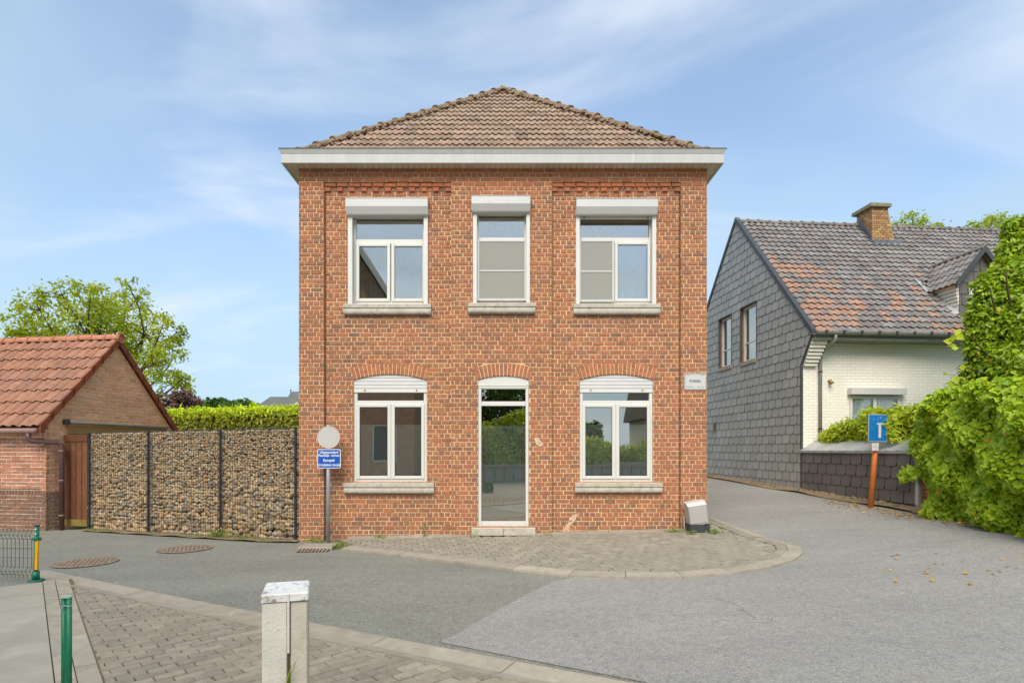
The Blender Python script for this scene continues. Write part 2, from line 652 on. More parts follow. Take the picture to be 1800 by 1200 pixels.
MT['interior'] = mat('dim room plaster', [(168, 164, 156)], rough=0.95, namp=0.05, bump=0)
MT['curtain'] = mat('white net curtain', [(226, 226, 228)], rough=0.9, nscale=22, namp=0.25, bump=0.3, bscale=40)
MT['asphalt_old'] = asphalt_mat('old greenish asphalt', (140, 138, 125), (157, 154, 139), (88, 86, 78))
MT['asphalt_new'] = asphalt_mat('newer grey asphalt', (160, 156, 148), (176, 171, 162), (102, 99, 94))
MT['paver'] = mat('concrete paving block', [(146, 134, 117), (157, 145, 127), (150, 139, 121), (140, 129, 114), (162, 151, 133)], rough=0.9, nscale=16, namp=0.16, bump=0.5, bscale=120, stains=[((128, 118, 102), 2.2, 0.55, 0.75, 0.4)])
MT['paver2'] = mat('greyed paving block', [(150, 141, 124), (158, 149, 131), (144, 136, 120), (164, 155, 137)], rough=0.9, nscale=14, namp=0.16, bump=0.5, bscale=120, stains=[((134, 126, 104), 2.6, 0.52, 0.75, 0.5), ((140, 140, 92), 4.5, 0.62, 0.74, 0.45)])
MT['joint'] = mat('mossy joint sand', [(118, 104, 82)], rough=0.97, nscale=5, namp=0.3, bump=0.6, bscale=110, stains=[((104, 110, 58), 3.5, 0.55, 0.7, 0.6)])
MT['concrete'] = mat('pale concrete', [(166, 155, 137), (158, 148, 131), (173, 162, 143)], rough=0.9, nscale=7, namp=0.14, bump=0.5, bscale=90, stains=[((146, 134, 116), 3, 0.55, 0.75, 0.55), ((208, 198, 182), 11, 0.6, 0.75, 0.5)])
MT['slab'] = mat('smooth concrete slab', [(162, 154, 137), (168, 160, 143), (156, 148, 132)], rough=0.85, nscale=2.2, namp=0.1, bump=0.25, bscale=60, stains=[((190, 186, 174), 1.6, 0.5, 0.72, 0.5), ((150, 148, 136), 3.5, 0.58, 0.75, 0.4)])
MT['bollard'] = mat('chalky white concrete', [(202, 198, 186)], rough=0.9, nscale=7, namp=0.1, bump=0.4, bscale=80, stains=[((130, 124, 112), 19, 0.60, 0.70, 0.55), ((176, 166, 148), 4, 0.54, 0.72, 0.5)])
MT['bollard_cap'] = mat('lichened white concrete', [(216, 214, 208)], rough=0.9, nscale=7, namp=0.1, bump=0.5, bscale=60, stains=[((112, 106, 98), 24, 0.54, 0.64, 0.75), ((150, 140, 126), 9, 0.56, 0.7, 0.5)])
MT['bollard_tan'] = mat('stained tan concrete', [(192, 184, 168)], rough=0.9, nscale=7, namp=0.1, bump=0.4, bscale=80, stains=[((150, 138, 118), 5, 0.5, 0.7, 0.6), ((210, 204, 192), 12, 0.6, 0.72, 0.5)])
MT['earth'] = mat('dry earth with grit', [(142, 122, 96)], rough=0.97, nscale=6, namp=0.3, bump=0.8, bscale=60, stains=[((124, 124, 70), 3, 0.52, 0.7, 0.6), ((176, 156, 124), 9, 0.55, 0.7, 0.6)])
MT['grass'] = mat('rough grass ground', [(92, 104, 58)], rough=0.97, nscale=3, namp=0.3, bump=0.6, bscale=30)
MT['stone'] = mat('river stone', [(168, 146, 114), (188, 164, 126), (140, 124, 100), (204, 178, 138), (158, 148, 130), (182, 144, 102), (192, 172, 140), (122, 112, 96), (200, 164, 118), (180, 166, 142)], rough=0.8, nscale=14, namp=0.3, bump=0.5, bscale=40, stains=[((112, 98, 80), 10, 0.55, 0.7, 0.5)])
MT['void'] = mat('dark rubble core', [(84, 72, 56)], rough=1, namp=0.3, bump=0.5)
MT['wire'] = mat('anthracite wire', [(66, 66, 66)], rough=0.5, spec=0.4, namp=0, bump=0)
MT['post_dark'] = mat('anthracite post', [(52, 55, 60)], rough=0.45, spec=0.4, namp=0.1, bump=0)
MT['wood'] = mat('stained gate board', [(112, 72, 48), (124, 82, 54), (100, 64, 44), (132, 90, 60)], rough=0.7, nscale=9, namp=0.3, bump=0.3, bscale=24, stretch=(6, 6, 0.6), stains=[((150, 116, 78), 6, 0.6, 0.75, 0.5)])
MT['wood_green'] = mat('algae stained board', [(128, 110, 54)], rough=0.8, nscale=9, namp=0.3, bump=0.3, bscale=24, stains=[((108, 78, 50), 8, 0.5, 0.7, 0.7)])
MT['lintel'] = mat('pale timber lintel', [(176, 140, 92)], rough=0.8, nscale=6, namp=0.2, bump=0.2, bscale=20, stretch=(0.7, 0.7, 8))
MT['verge'] = mat('brown verge tile', [(140, 78, 54), (150, 84, 58), (132, 72, 50)], rough=0.7, nscale=8, namp=0.2, bump=0.2, bscale=30)
MT['pipe'] = mat('brown plastic pipe', [(92, 66, 60)], rough=0.4, spec=0.5, namp=0.08, bump=0)
MT['pipe_light'] = mat('faded brown pipe', [(158, 122, 112)], rough=0.5, spec=0.4, namp=0.1, bump=0)
MT['zinc'] = mat('zinc sheet', [(178, 178, 174), (186, 186, 181), (170, 171, 168)], rough=0.45, spec=0.5, metal=0.25, nscale=3, namp=0.15, bump=0.08, bscale=9, stains=[((176, 176, 172), 5, 0.55, 0.7, 0.35)])
MT['gutter'] = mat('grey gutter', [(128, 130, 122)], rough=0.5, spec=0.4, nscale=4, namp=0.12, bump=0)
MT['white_brick'] = None
MT['white_paint'] = mat('white painted brick', [(230, 225, 210), (234, 229, 215), (225, 220, 204)], rough=0.85, nscale=9, namp=0.07, bump=0.4, bscale=70, stains=[((186, 176, 150), 3, 0.58, 0.75, 0.4)])
MT['chimney'] = mat('yellow brown chimney brick', [(172, 138, 96), (186, 150, 104), (150, 112, 80), (164, 124, 84), (194, 160, 116)], rough=0.9, nscale=24, namp=0.22, bump=0.4, bscale=70)
MT['chimney_mortar'] = mat('chimney mortar', [(150, 128, 98)], rough=0.95, namp=0.15, bump=0.3)
MT['chimney_cap'] = mat('weathered cap slab', [(138, 126, 100)], rough=0.9, nscale=10, namp=0.25, bump=0.4, stains=[((150, 140, 84), 7, 0.55, 0.7, 0.5)])
MT['lead'] = mat('lead flashing', [(92, 95, 100)], rough=0.5, spec=0.4, metal=0.2, nscale=6, namp=0.2, bump=0.15, bscale=20)
MT['old_brick'] = mat('crumbling red brick', [(142, 86, 66), (158, 96, 74), (132, 82, 64), (168, 106, 82)], rough=0.95, nscale=20, namp=0.3, bump=0.6, bscale=60, stains=[((170, 150, 124), 9, 0.55, 0.7, 0.5)])
MT['old_mortar'] = mat('dirty mortar', [(150, 130, 106)], rough=0.95, namp=0.2, bump=0.4)
MT['galv'] = mat('galvanised steel', [(164, 170, 172)], rough=0.45, spec=0.5, metal=0.3, nscale=20, namp=0.1, bump=0)
MT['faded'] = mat('sun bleached sign face', [(192, 190, 182)], rough=0.5, nscale=4, namp=0.04, bump=0)
MT['faded_rim'] = mat('bleached pink rim', [(206, 190, 180)], rough=0.5, nscale=4, namp=0.05, bump=0)
MT['blue'] = mat('blue sign enamel', [(16, 84, 176)], rough=0.4, spec=0.5, nscale=6, namp=0.05, bump=0)
MT['blue2'] = mat('scuffed blue sign', [(10, 112, 176)], rough=0.4, spec=0.5, nscale=6, namp=0.08, bump=0, stains=[((120, 170, 200), 16, 0.66, 0.74, 0.4)])
MT['sign_white'] = mat('sign white', [(226, 228, 228)], rough=0.5, namp=0.02, bump=0)
MT['sign_dirty'] = mat('sticker grey white', [(204, 200, 194)], rough=0.6, nscale=20, namp=0.1, bump=0, stains=[((150, 144, 138), 30, 0.55, 0.7, 0.5)])
MT['plate'] = mat('enamel street plate', [(198, 198, 192)], rough=0.45, namp=0.03, bump=0)
MT['ink'] = mat('dark grey lettering', [(72, 74, 74)], rough=0.6, namp=0, bump=0)
MT['ink_pale'] = mat('pale grey print', [(140, 142, 140)], rough=0.6, namp=0, bump=0)
MT['orange'] = mat('orange painted post', [(214, 120, 58)], rough=0.5, spec=0.4, nscale=12, namp=0.1, bump=0.05, stains=[((170, 92, 48), 7, 0.6, 0.72, 0.4)])
MT['green'] = mat('green coated steel', [(18, 108, 78)], rough=0.45, spec=0.45, nscale=20, namp=0.15, bump=0, stains=[((180, 190, 180), 40, 0.68, 0.74, 0.5)])
MT['green_wire'] = mat('dark green wire', [(72, 92, 78)], rough=0.5, namp=0, bump=0)
MT['cap_grey'] = mat('grey green plastic cap', [(156, 178, 168)], rough=0.5, namp=0.05, bump=0)
MT['yellow'] = mat('yellow reflector strip', [(236, 176, 20)], rough=0.4, namp=0.05, bump=0)
MT['iron'] = mat('rusty cast iron', [(142, 124, 106)], rough=0.75, spec=0.3, nscale=12, namp=0.25, bump=0.4, bscale=60, stains=[((146, 112, 84), 6, 0.5, 0.7, 0.5)])
MT['cabinet'] = mat('grey plastic cabinet', [(178, 174, 168)], rough=0.5, namp=0.04, bump=0.03)
MT['cabinet_base'] = mat('black plastic plinth', [(66, 68, 70)], rough=0.6, namp=0.15, bump=0.1)
MT['bark'] = mat('grey brown bark', [(92, 78, 60)], rough=0.95, nscale=12, namp=0.35, bump=0.8, bscale=20, stretch=(3, 3, 0.6))
MT['walnut'] = leaf_mat('spring walnut leaf', [(150, 162, 34), (172, 182, 44), (188, 194, 56), (160, 172, 38), (198, 202, 74)], trans=.45)
MT['ivy'] = leaf_mat('ivy leaf', [(132, 162, 24), (164, 190, 32), (188, 208, 44), (148, 178, 28), (200, 216, 58)], tone=(206, 150, 40), gloss=0.45, trans=0.3)
MT['glossy_leaf'] = leaf_mat('glossy tree leaf', [(112, 140, 24), (146, 172, 30), (174, 196, 42), (128, 156, 26), (192, 208, 56)], tone=(206, 156, 40), gloss=0.5, trans=0.3)
MT['laurel'] = leaf_mat('laurel leaf', [(150, 170, 30), (180, 194, 38), (200, 208, 48), (134, 158, 30), (208, 214, 62)], gloss=0.4)
MT['thuja'] = leaf_mat('clipped conifer spray', [(136, 140, 44), (152, 154, 50), (164, 164, 58), (124, 130, 44)], tone=(204, 220, 36), trans=0.3)
MT['plum'] = leaf_mat('purple plum leaf', [(112, 82, 80), (130, 100, 94), (146, 116, 106), (98, 74, 74)], trans=0.2)
MT['dark_leaf'] = leaf_mat('dark green leaf', [(62, 88, 30), (78, 104, 34), (94, 122, 40), (70, 96, 32)], trans=0.25)  # dark green range for the far wood, street trees and bush
MT['weed'] = leaf_mat('weed leaf', [(104, 132, 40), (130, 154, 48), (150, 160, 62), (90, 116, 44)])
MT['dry'] = leaf_mat('fallen yellow leaf', [(206, 164, 60), (190, 142, 48), (214, 178, 84), (168, 124, 60)], trans=0.2)
MT['far_slate'] = mat('far slate roof', [(120, 122, 122)], rough=0.8, nscale=2, namp=0.1, bump=0)
MT['render'] = mat('cream render', [(206, 196, 176)], rough=0.9, namp=0.08, bump=0.1)
MT['vase'] = mat('honey glazed jar', [(214, 168, 92)], rough=0.4, nscale=8, namp=0.1, bump=0)
MT['cream'] = mat('cream lamp shade', [(222, 214, 196)], rough=0.8, namp=0.04, bump=0)
MT['red_strip'] = mat('faint pink paint mark', [(206, 168, 150)], rough=0.9, nscale=30, namp=0.2, bump=0)


def screen_mat():
    t = NT('insect screen mesh')
    tr = t.n('ShaderNodeBsdfTransparent')
    d = t.principled(srgb(172, 170, 159), 0.8, 0.2)
    mx = t.n('ShaderNodeMixShader')
    mx.inputs[0].default_value = 0.72
    t.l(tr.outputs[0], mx.inputs[1])
    t.l(d.outputs[0], mx.inputs[2])
    t.l(mx.outputs[0], t.out.inputs[0])
    return t.m


MT['screen'] = screen_mat()


def film_mat():
    t = NT('matt privacy film')
    tr = t.n('ShaderNodeBsdfTransparent')
    d = t.principled(srgb(206, 207, 203), 0.7, 0.2)
    mx = t.n('ShaderNodeMixShader')
    mx.inputs[0].default_value = 0.5
    t.l(tr.outputs[0], mx.inputs[1])
    t.l(d.outputs[0], mx.inputs[2])
    t.l(mx.outputs[0], t.out.inputs[0])
    return t.m


MT['film'] = film_mat()


def white_brick_mat():
    """far painted wall: courses only a few pixels high"""
    t = NT('white painted wall')
    mp = t.n('ShaderNodeMapping')
    mp.inputs['Rotation'].default_value = (PI / 2, 0, 0)
    t.l(t.pos, mp.inputs['Vector'])
    b = t.n('ShaderNodeTexBrick')
    b.inputs['Scale'].default_value = 1.0
    b.inputs['Brick Width'].default_value = 0.2
    b.inputs['Row Height'].default_value = 0.066
    b.inputs['Mortar Size'].default_value = 0.006
    b.inputs['Mortar Smooth'].default_value = 0.3
    b.inputs['Color1'].default_value = srgb(246, 241, 226)
    b.inputs['Color2'].default_value = srgb(241, 235, 219)
    b.inputs['Mortar'].default_value = srgb(222, 216, 202)
    t.l(mp.outputs[0], b.inputs['Vector'])
    base = t.mix(t.rng(t.noise(1.2, 5, 0.65), 0.5, 0.8, 0, 0.35), b.outputs[0], srgb(224, 219, 200))
    h = t.math('SUBTRACT', t.math('MULTIPLY', t.noise(40, 4), 0.5), b.outputs['Fac'])
    pr = t.principled(base, 0.85, 0.25, 0, t.bump(h, 0.6, 0.01))
    t.l(pr.outputs[0], t.out.inputs[0])
    return t.m


MT['white_brick'] = white_brick_mat()

# ------------------------------------------------------------------ ground, roads, pavements
def gp(px, py):
    """point of the ground seen at a survey pixel"""
    y = 6.0
    for _ in range(30):
        x = (px - CX) / F * y
        y = 0.5 * y + 0.5 * (EYE - H(x, y)) * F / (py - HY)
    return ((px - CX) / F * y, y)


g = sheet([(-260, -160), (260, -160), (260, 420), (-260, 420)], 0.0, 20.0, lambda x, y: EYE - 1.62)
tag(g.build('ground', MT['grass']), kind='structure')

road_poly = [(-16, -16), (16, -16), (16, 5.5), (7.3, 6.5), (7.2, 8.0), (6.95, 9.7), (6.60, 13.0), (5.9, 21.0), (5.0, 30.0), (2.5, 30.0),
             (3.0, 14.0), (3.0, 9.15), (-3.1, 9.2), (-7.5, 10.75), (-8.3, 10.6), (-16, 12.0)]
tag(sheet(road_poly, 0.0, 0.5).build('road', MT['asphalt_old']), kind='structure')

KA, KB = Vector((gp(80, 1003)[0], gp(80, 1003)[1])), Vector((gp(1090, 1200)[0], gp(1090, 1200)[1]))
kd = (KB - KA).normalized()
kn = Vector((kd.y, -kd.x))            # towards the camera
if kn.y > 0:
    kn = -kn
KEND = KB + kd * 2.5
# newer tarmac laid over the junction, its edge a hair above the old surface
seam = [gp(*q) for q in ((1012, 1014), (975, 1022), (935, 1040), (890, 1064), (840, 1093), (800, 1116), (773, 1129))]
k0 = KA + kd * ((Vector(seam[-1]) - KA).dot(kd))
new_poly = seam + [tuple(KEND), (3.5, 0.5), (5, -8), (16, -8), (16, 5.5), (7.3, 6.5), (7.2, 8.0), (6.95, 9.7), (6.60, 13.0), (5.9, 21.0), (5.0, 30.0), (2.5, 30.0), (3.0, 14.0), (3.1, 9.2), (2.0, 6.8), (1.0, 6.3)]
nr = sheet(new_poly, 0.005, 0.5).build('road_resurfacing', MT['asphalt_new'])
tag(nr, kind='structure')
# dark bitumen bead along the seam
m = MB()
for (x0, y0), (x1, y1) in zip(seam, seam[1:]):
    d = Vector((x1 - x0, y1 - y0)).normalized()
    n2 = Vector((-d.y, d.x)) * 0.016
    a = [(x0 + n2.x, y0 + n2.y), (x0 - n2.x, y0 - n2.y), (x1 - n2.x, y1 - n2.y), (x1 + n2.x, y1 + n2.y)]
    m.add([(x, y, H(x, y) + 0.009) for x, y in a], [(0, 1, 2, 3)], 0.5)
MT['bitumen'] = mat('bitumen seam', [(74, 72, 68)], rough=0.7, nscale=30, namp=0.4, bump=0.3)
m.build('seam', MT['bitumen'], nr)
# faint pink painted dash on the lane
a = gp(1410, 1037)
b = gp(1455, 1038)
m = MB()
m.add([(a[0], a[1] - 0.03, H(*a) + 0.010), (b[0], b[1] - 0.04, H(*b) + 0.010), (b[0], b[1] + 0.02, H(*b) + 0.010), (a[0], a[1] + 0.03, H(*a) + 0.010)], [(0, 1, 2, 3)])
m.build('paint_mark', MT['red_strip'], nr)

# ---- concrete channel kerb between the block paving and the road
pav = root('paved_footway', (KA.x, KA.y, H(KA.x, KA.y)), None, None)
tag(pav, kind='structure')
L = (KEND - KA).length
nseg = int(L / 1.0)
for i in range(nseg):
    s0, s1 = L * i / nseg + 0.004, L * (i + 1) / nseg - 0.004
    m = MB()
    for (o0, o1, za, zb) in ((0.0, 0.17, 0.016, 0.004), (0.17, 0.30, 0.004, 0.034)):
        pts = []
        for s, o, zz in ((s0, o0, za), (s1, o0, za), (s1, o1, zb), (s0, o1, zb)):
            q = KA + kd * s + kn * o
            pts.append((q.x, q.y, H(q.x, q.y) + zz))
        m.hexa([(x, y, z - 0.12) for x, y, z in pts], pts)
    m.build('kerb_stone', MT['concrete'], pav)

# ---- slab and border on the far left
SA, SB = gp(75, 1029), gp(95, 1200)
sa, sb = Vector(SA), Vector(SB)
sd = (sb - sa).normalized()
sn = Vector((-sd.y, sd.x))
if sn.x < 0:
    sn = -sn                                   # towards the block paving
SEND = sb + sd * 3.0


def local_blocks(poly, o, du, dv, bl, bw, joint, off, stag=0.5, top=0.03, rot_rand=0.004):
    """paving blocks in running bond inside a polygon"""
    res = []
    cs = [((Vector(p) - o).dot(du), (Vector(p) - o).dot(dv)) for p in poly]
    if area2s(cs) < 0:
        cs = cs[::-1]
    u0, u1 = min(c[0] for c in cs), max(c[0] for c in cs)
    v0, v1 = min(c[1] for c in cs), max(c[1] for c in cs)
    j = math.floor(v0 / bw)
    while j * bw < v1:
        i = math.floor(u0 / bl) - 1
        sh = (j % 2) * stag * bl
        while i * bl + sh < u1:
            x0, y0 = i * bl + sh + joint / 2, j * bw + joint / 2
            x1, y1 = (i + 1) * bl + sh - joint / 2, (j + 1) * bw - joint / 2
            q = [(x0, y0), (x1, y0), (x1, y1), (x0, y1)]
            q = [(x + U(-rot_rand, rot_rand), y + U(-rot_rand, rot_rand)) for x, y in q]
            q = clip_simple(q, cs)
            if len(q) >= 3 and area2(q) > 0.1 * bl * bw:
                dz = U(-0.003, 0.003)
                tilt = (U(-0.006, 0.006), U(-0.006, 0.006))
                ins = inset_poly(q, 0.005)
                cx = sum(p[0] for p in q) / len(q)
                cy = sum(p[1] for p in q) / len(q)
                vs = []
                for pl, zz in ((q, -0.05), (q, top - 0.006), (ins, top)):
                    for x, y in pl:
                        w = o + du * x + dv * y
                        vs.append((w.x, w.y, H(w.x, w.y) + off + zz + (dz + (x - cx) * tilt[0] + (y - cy) * tilt[1] if zz > 0 else 0)))
                n = len(q)
                fs = [tuple(range(2 * n, 3 * n))]
                for k in (0, n):
                    for a in range(n):
                        b = (a + 1) % n
                        fs.append((k + a, k + b, k + n + b, k + n + a))
                res.append(piece(vs, fs))
            i += 1
        j += 1
    return res


def area2s(p):
    return sum(p[i][0] * p[(i + 1) % len(p)][1] - p[(i + 1) % len(p)][0] * p[i][1] for i in range(len(p))) / 2


def clip_simple(q, hull):
    return clip_convex(q, hull)


# the paved footway: between the channel kerb and the border beside the slab
def inter(p, d, q, e):
    c = d.x * e.y - d.y * e.x
    k = ((q.x - p.x) * e.y - (q.y - p.y) * e.x) / c
    return p + d * k


b_in = 0.22
line_k = KA + kn * 0.305
line_s = sa + sn * (b_in + 0.012)
apex = inter(line_k, kd, line_s, sd)
kend = line_k + kd * (L - 0.5)
send = line_s + sd * 6.2
fw = [tuple(apex), tuple(send), tuple(kend)]
if area2s(fw) < 0:
    fw = fw[::-1]
mbed = sheet(fw, 0.012, 0.5)
bed = mbed.build('paving_bed', MT['joint'], pav)
rowd = Vector((0.73, 0.68)).normalized()
bl = local_blocks(fw, apex, rowd, Vector((-rowd.y, rowd.x)), 0.168, 0.086, 0.008, 0.0)
pieces(bl, 'paving_block', MT['paver'], bed, 300)

# sand and moss in the joint between border and slab
jp = [tuple(sa + sd * s_ + sn * o_) for s_, o_ in ((-.1, -.05), (6.2, -.05), (6.2, b_in + .03), (-.1, b_in + .03))]
sheet(jp, 0.024, 0.5).build('joint_bed', MT['joint'], pav)
# border stones beside the slab
m = None
for k, (o0, o1) in enumerate(((0.004, 0.10), (0.108, b_in))):
    s = -0.1
    while s < 6.0:
        ln = 0.42 if k else 0.6
        pts = []
        for ss, oo in ((s + 0.004, o0), (s + ln - 0.004, o0), (s + ln - 0.004, o1), (s + 0.004, o1)):
            q = sa + sd * ss + sn * oo
            pts.append((q.x, q.y, H(q.x, q.y) + 0.03 + (0.006 if k == 0 else 0)))
        mm = MB()
        mm.hexa([(x, y, z - 0.1) for x, y, z in pts], pts)
        mm.build('border_stone', MT['concrete'], pav)
        s += ln
# concrete slab pavement on the left, cast in wide bays
slabroot = root('slab_pavement', (sa.x - 1.5, sa.y - 2, H(sa.x, sa.y)), None, None)
tag(slabroot, kind='structure')
s = -0.02
while s < 6.0:
    ln = 0.62
    pts = []
    for ss, oo in ((s + 0.003, -5.0), (s + ln - 0.003, -5.0), (s + ln - 0.003, -0.004), (s + 0.003, -0.004)):
        q = sa + sd * ss + sn * oo
        pts.append((q.x, q.y, H(q.x, q.y) + 0.036 + U(-0.002, 0.002)))
    mm = MB()
    mm.hexa([(x, y, z - 0.12) for x, y, z in pts], pts)
    mm.build('slab', MT['slab'], slabroot)
    s += ln

# ---- block-paved apron round the foot of the house
outer_px = [(598, 967), (700, 978), (800, 990), (900, 1003), (1000, 1014), (1100, 1018), (1200, 1017), (1290, 1010), (1350, 1000), (1395, 987), (1412, 974), (1405, 962)]
outer = [Vector(gp(*q)) for q in outer_px]
outer += [Vector((3.62, 8.2)), Vector((3.66, 9.4)), Vector((3.72, 11.2)), Vector((3.78, 14.0))]
apr = root('apron_pavement', (0.5, 8, H(0.5, 8)), None, None)
tag(apr, kind='structure')


def offset_line(line, d):
    res = []
    for i, p in enumerate(line):
        t = (line[min(i + 1, len(line) - 1)] - line[max(i - 1, 0)]).normalized()
        n = Vector((-t.y, t.x))
        res.append(p + n * d)
    return res


kw = 0.16
inner = offset_line(outer, kw)
# kerb stones along the outer line
acc = []
for p, q, pi, qi in zip(outer, outer[1:], inner, inner[1:]):
    ln = (q - p).length
    n = max(1, round(ln / 0.75))
    for i in range(n):
        a0, a1 = (i + 0.006) / n, (i + 1 - 0.006) / n
        o0, o1 = p.lerp(q, a0), p.lerp(q, a1)
        i0, i1 = pi.lerp(qi, a0), pi.lerp(qi, a1)
        m = MB()
        top = [(v.x, v.y, H(v.x, v.y) + z) for v, z in ((o0, 0.024), (o1, 0.024), (i1, 0.042), (i0, 0.042))]
        m.hexa([(x, y, z - 0.14) for x, y, z in top], top)
        m.build('kerb_stone', MT['concrete'], apr)
# bed and blocks, cut into convex strips (left wing, middle, right wing)
inner2 = offset_line(outer, kw + 0.006)
bedpoly = [tuple(v) for v in inner2] + [(3.02, 14.0), (3.02, 9.02), (-2.6, 9.02)]
abed = sheet(bedpoly, 0.022, 0.6).build('paving_bed', MT['joint'], apr)
allb = []
# one course of long edge blocks follows the curve
inner3 = offset_line(outer, kw + 0.125)
for p, q, pi, qi in zip(inner2, inner2[1:], inner3, inner3[1:]):
    ln = (q - p).length
    n = max(1, round(ln / 0.21))
    for i in range(n):
        a0, a1 = (i + 0.02) / n, (i + 1 - 0.02) / n
        qq = [p.lerp(q, a0), p.lerp(q, a1), pi.lerp(qi, a1), pi.lerp(qi, a0)]
        dz = U(-0.002, 0.003)
        vs = [(v.x, v.y, H(v.x, v.y) - 0.02) for v in qq] + [(v.x, v.y, H(v.x, v.y) + 0.040 + dz) for v in qq]
        allb.append(piece(vs, [(4, 5, 6, 7), (0, 1, 5, 4), (1, 2, 6, 5), (2, 3, 7, 6), (3, 0, 4, 7)]))
inner4 = offset_line(outer, kw + 0.131)
fld = [tuple(v) for v in inner4] + [(3.03, 14.0), (3.03, 8.9), (-2.5, 8.9)]
du, dv = Vector((0.985, 0.174)), Vector((-0.174, 0.985))
# field blocks: kept when their corners lie inside the field, trimmed at the wall
bx = -4.0
jrow = 0
vv = -6.0
while vv < 14.0:
    uu = -6.0 + (0.08 if jrow % 2 else 0)
    while uu < 8:
        q = [(uu + 0.004, vv + 0.004), (uu + 0.156, vv + 0.004), (uu + 0.156, vv + 0.156), (uu + 0.004, vv + 0.156)]
        wq = [du * x + dv * y + Vector((0, 5)) for x, y in q]
        ins = [pip(w.x, w.y, fld) for w in wq]
        if any(ins):
            if not all(ins):
                c = sum((w for w, k in zip(wq, ins) if k), Vector((0, 0))) / sum(ins)
                wq2 = []
                for w, k in zip(wq, ins):
                    if not k:
                        lo, hi = 0.0, 1.0
                        for _ in range(10):
                            mid = (lo + hi) / 2
                            if pip(*(c.lerp(w, mid)), fld):
                                lo = mid
                            else:
                                hi = mid
                        w = c.lerp(w, lo)
                    wq2.append(w)
                wq = wq2
            if area2([tuple(w) for w in wq]) > 0.003:
                dz = U(-0.003, 0.003)
                cc = sum(wq, Vector((0, 0))) / 4
                vs = [(w.x, w.y, H(w.x, w.y) - 0.02) for w in wq] + [(w.x, w.y, H(w.x, w.y) + 0.033 + dz) for w in wq]
                wi = [cc + (w - cc) * 0.94 for w in wq]
                vs += [(w.x, w.y, H(w.x, w.y) + 0.039 + dz) for w in wi]
                allb.append(piece(vs, [(8, 9, 10, 11), (0, 1, 5, 4), (1, 2, 6, 5), (2, 3, 7, 6), (3, 0, 4, 7), (4, 5, 9, 8), (5, 6, 10, 9), (6, 7, 11, 10), (7, 4, 8, 11)]))
        uu += 0.16
    vv += 0.16
    jrow += 1
pieces(allb, 'paving_block', MT['paver2'], abed, 300)

# pale mortar haunching along the foot of the house wall
m = MB()
xs = [-2.4 + i * 0.4 for i in range(14)]
for a, b in zip(xs, xs[1:]):
    if -0.52 < (a + b) / 2 < 0.5:
        continue
    pts = [(a, 8.86 + U(0, .04), H(a, 8.9) + 0.046), (b, 8.86 + U(0, .04), H(b, 8.9) + 0.046), (b, 9.06, H(b, 9) + 0.066), (a, 9.06, H(a, 9) + 0.066)]
    m.hexa([(x, y, z - 0.05) for x, y, z in pts], pts)
m.build('mortar_fillet', MT['concrete'], apr)

# ---- earth strips: foot of the gabion wall, foot of the slate wall and the ivy
m = sheet([(-3.15, 9.10), (-3.15, 8.86), (-3.9, 9.02), (-5.4, 9.60), (-7.5, 10.40), (-7.55, 10.9), (-3.15, 9.4)], 0.012, 0.25, lambda x, y: H(x, y) + 0.010 * math.sin(x * 9) + 0.012)
tag(m.build('verge_strip', MT['earth']), kind='structure')


def lane_edge(y, o):
    x = 6.556 - 0.0889 * (y - 13) / 0.996 - o
    return (x, y)


ep = [lane_edge(22, 0.02)] + [lane_edge(y, 0.16 + 0.05 * math.sin(y * 2.3)) for y in (22, 19, 16, 14, 13, 12, 11, 10.4, 9.8, 9.2, 8.6, 8.0, 7.2, 6.4)] + [lane_edge(6.4, -0.5), lane_edge(9.6, -0.3)]
m = sheet(ep, 0.018, 0.3, lambda x, y: H(x, y) + max(0, 0.55 * (x - lane_edge(y, 0.18)[0])) * 0.8)
tag(m.build('lane_verge', MT['earth']), kind='structure')

# ---- iron covers in the road
def manhole(px, py, rad, label, round_=True):
    x, y = gp(px, py)
    z = H(x, y)
    t = root('manhole_cover', (x, y, z), label, 'manhole', 'iron manhole covers in the road')
    mm = MB()
    n = 36
    ring0 = [(x + math.cos(2 * PI * k / n) * rad, y + math.sin(2 * PI * k / n) * rad) for k in range(n)]
    ring1 = [(x + math.cos(2 * PI * k / n) * rad * .9, y + math.sin(2 * PI * k / n) * rad * .9) for k in range(n)]
    vs = [(a, b, H(a, b) + 0.012) for a, b in ring0] + [(a, b, H(a, b) + 0.012) for a, b in ring1]
    mm.add(vs, [(k, (k + 1) % n, n + (k + 1) % n, n + k) for k in range(n)])
    mm.build('frame', MT['iron'], t)
    mm = MB()
    ring1 = [(x + math.cos(2 * PI * k / n) * rad * .885, y + math.sin(2 * PI * k / n) * rad * .885) for k in range(n)]
    mm.add([(a, b, H(a, b) + 0.010) for a, b in ring1], [tuple(range(n))])
    lid = mm.build('lid', MT['iron'], t)
    mm = MB()
    st = rad / 6.0
    i = -6
    for i in range(-6, 7):
        for j in range(-6, 7):
            cx, cy = i * st + (st / 2 if j % 2 else 0), j * st
            if math.hypot(cx, cy) < rad * .8:
                s = st * .3
                q = [(x + cx - s, y + cy - s), (x + cx + s, y + cy - s), (x + cx + s, y + cy + s), (x + cx - s, y + cy + s)]
                mm.hexa([(a, b, H(a, b) + 0.008) for a, b in q], [(a, b, H(a, b) + 0.015) for a, b in q])
    mm.build('stud_pattern', MT['iron'], lid, kind='stuff')


manhole(325, 965, 0.36, 'brown round manhole cover in the road in front of the stone-filled wall')
manhole(150, 989, 0.36, 'reddish round manhole cover just right of the low green fence')

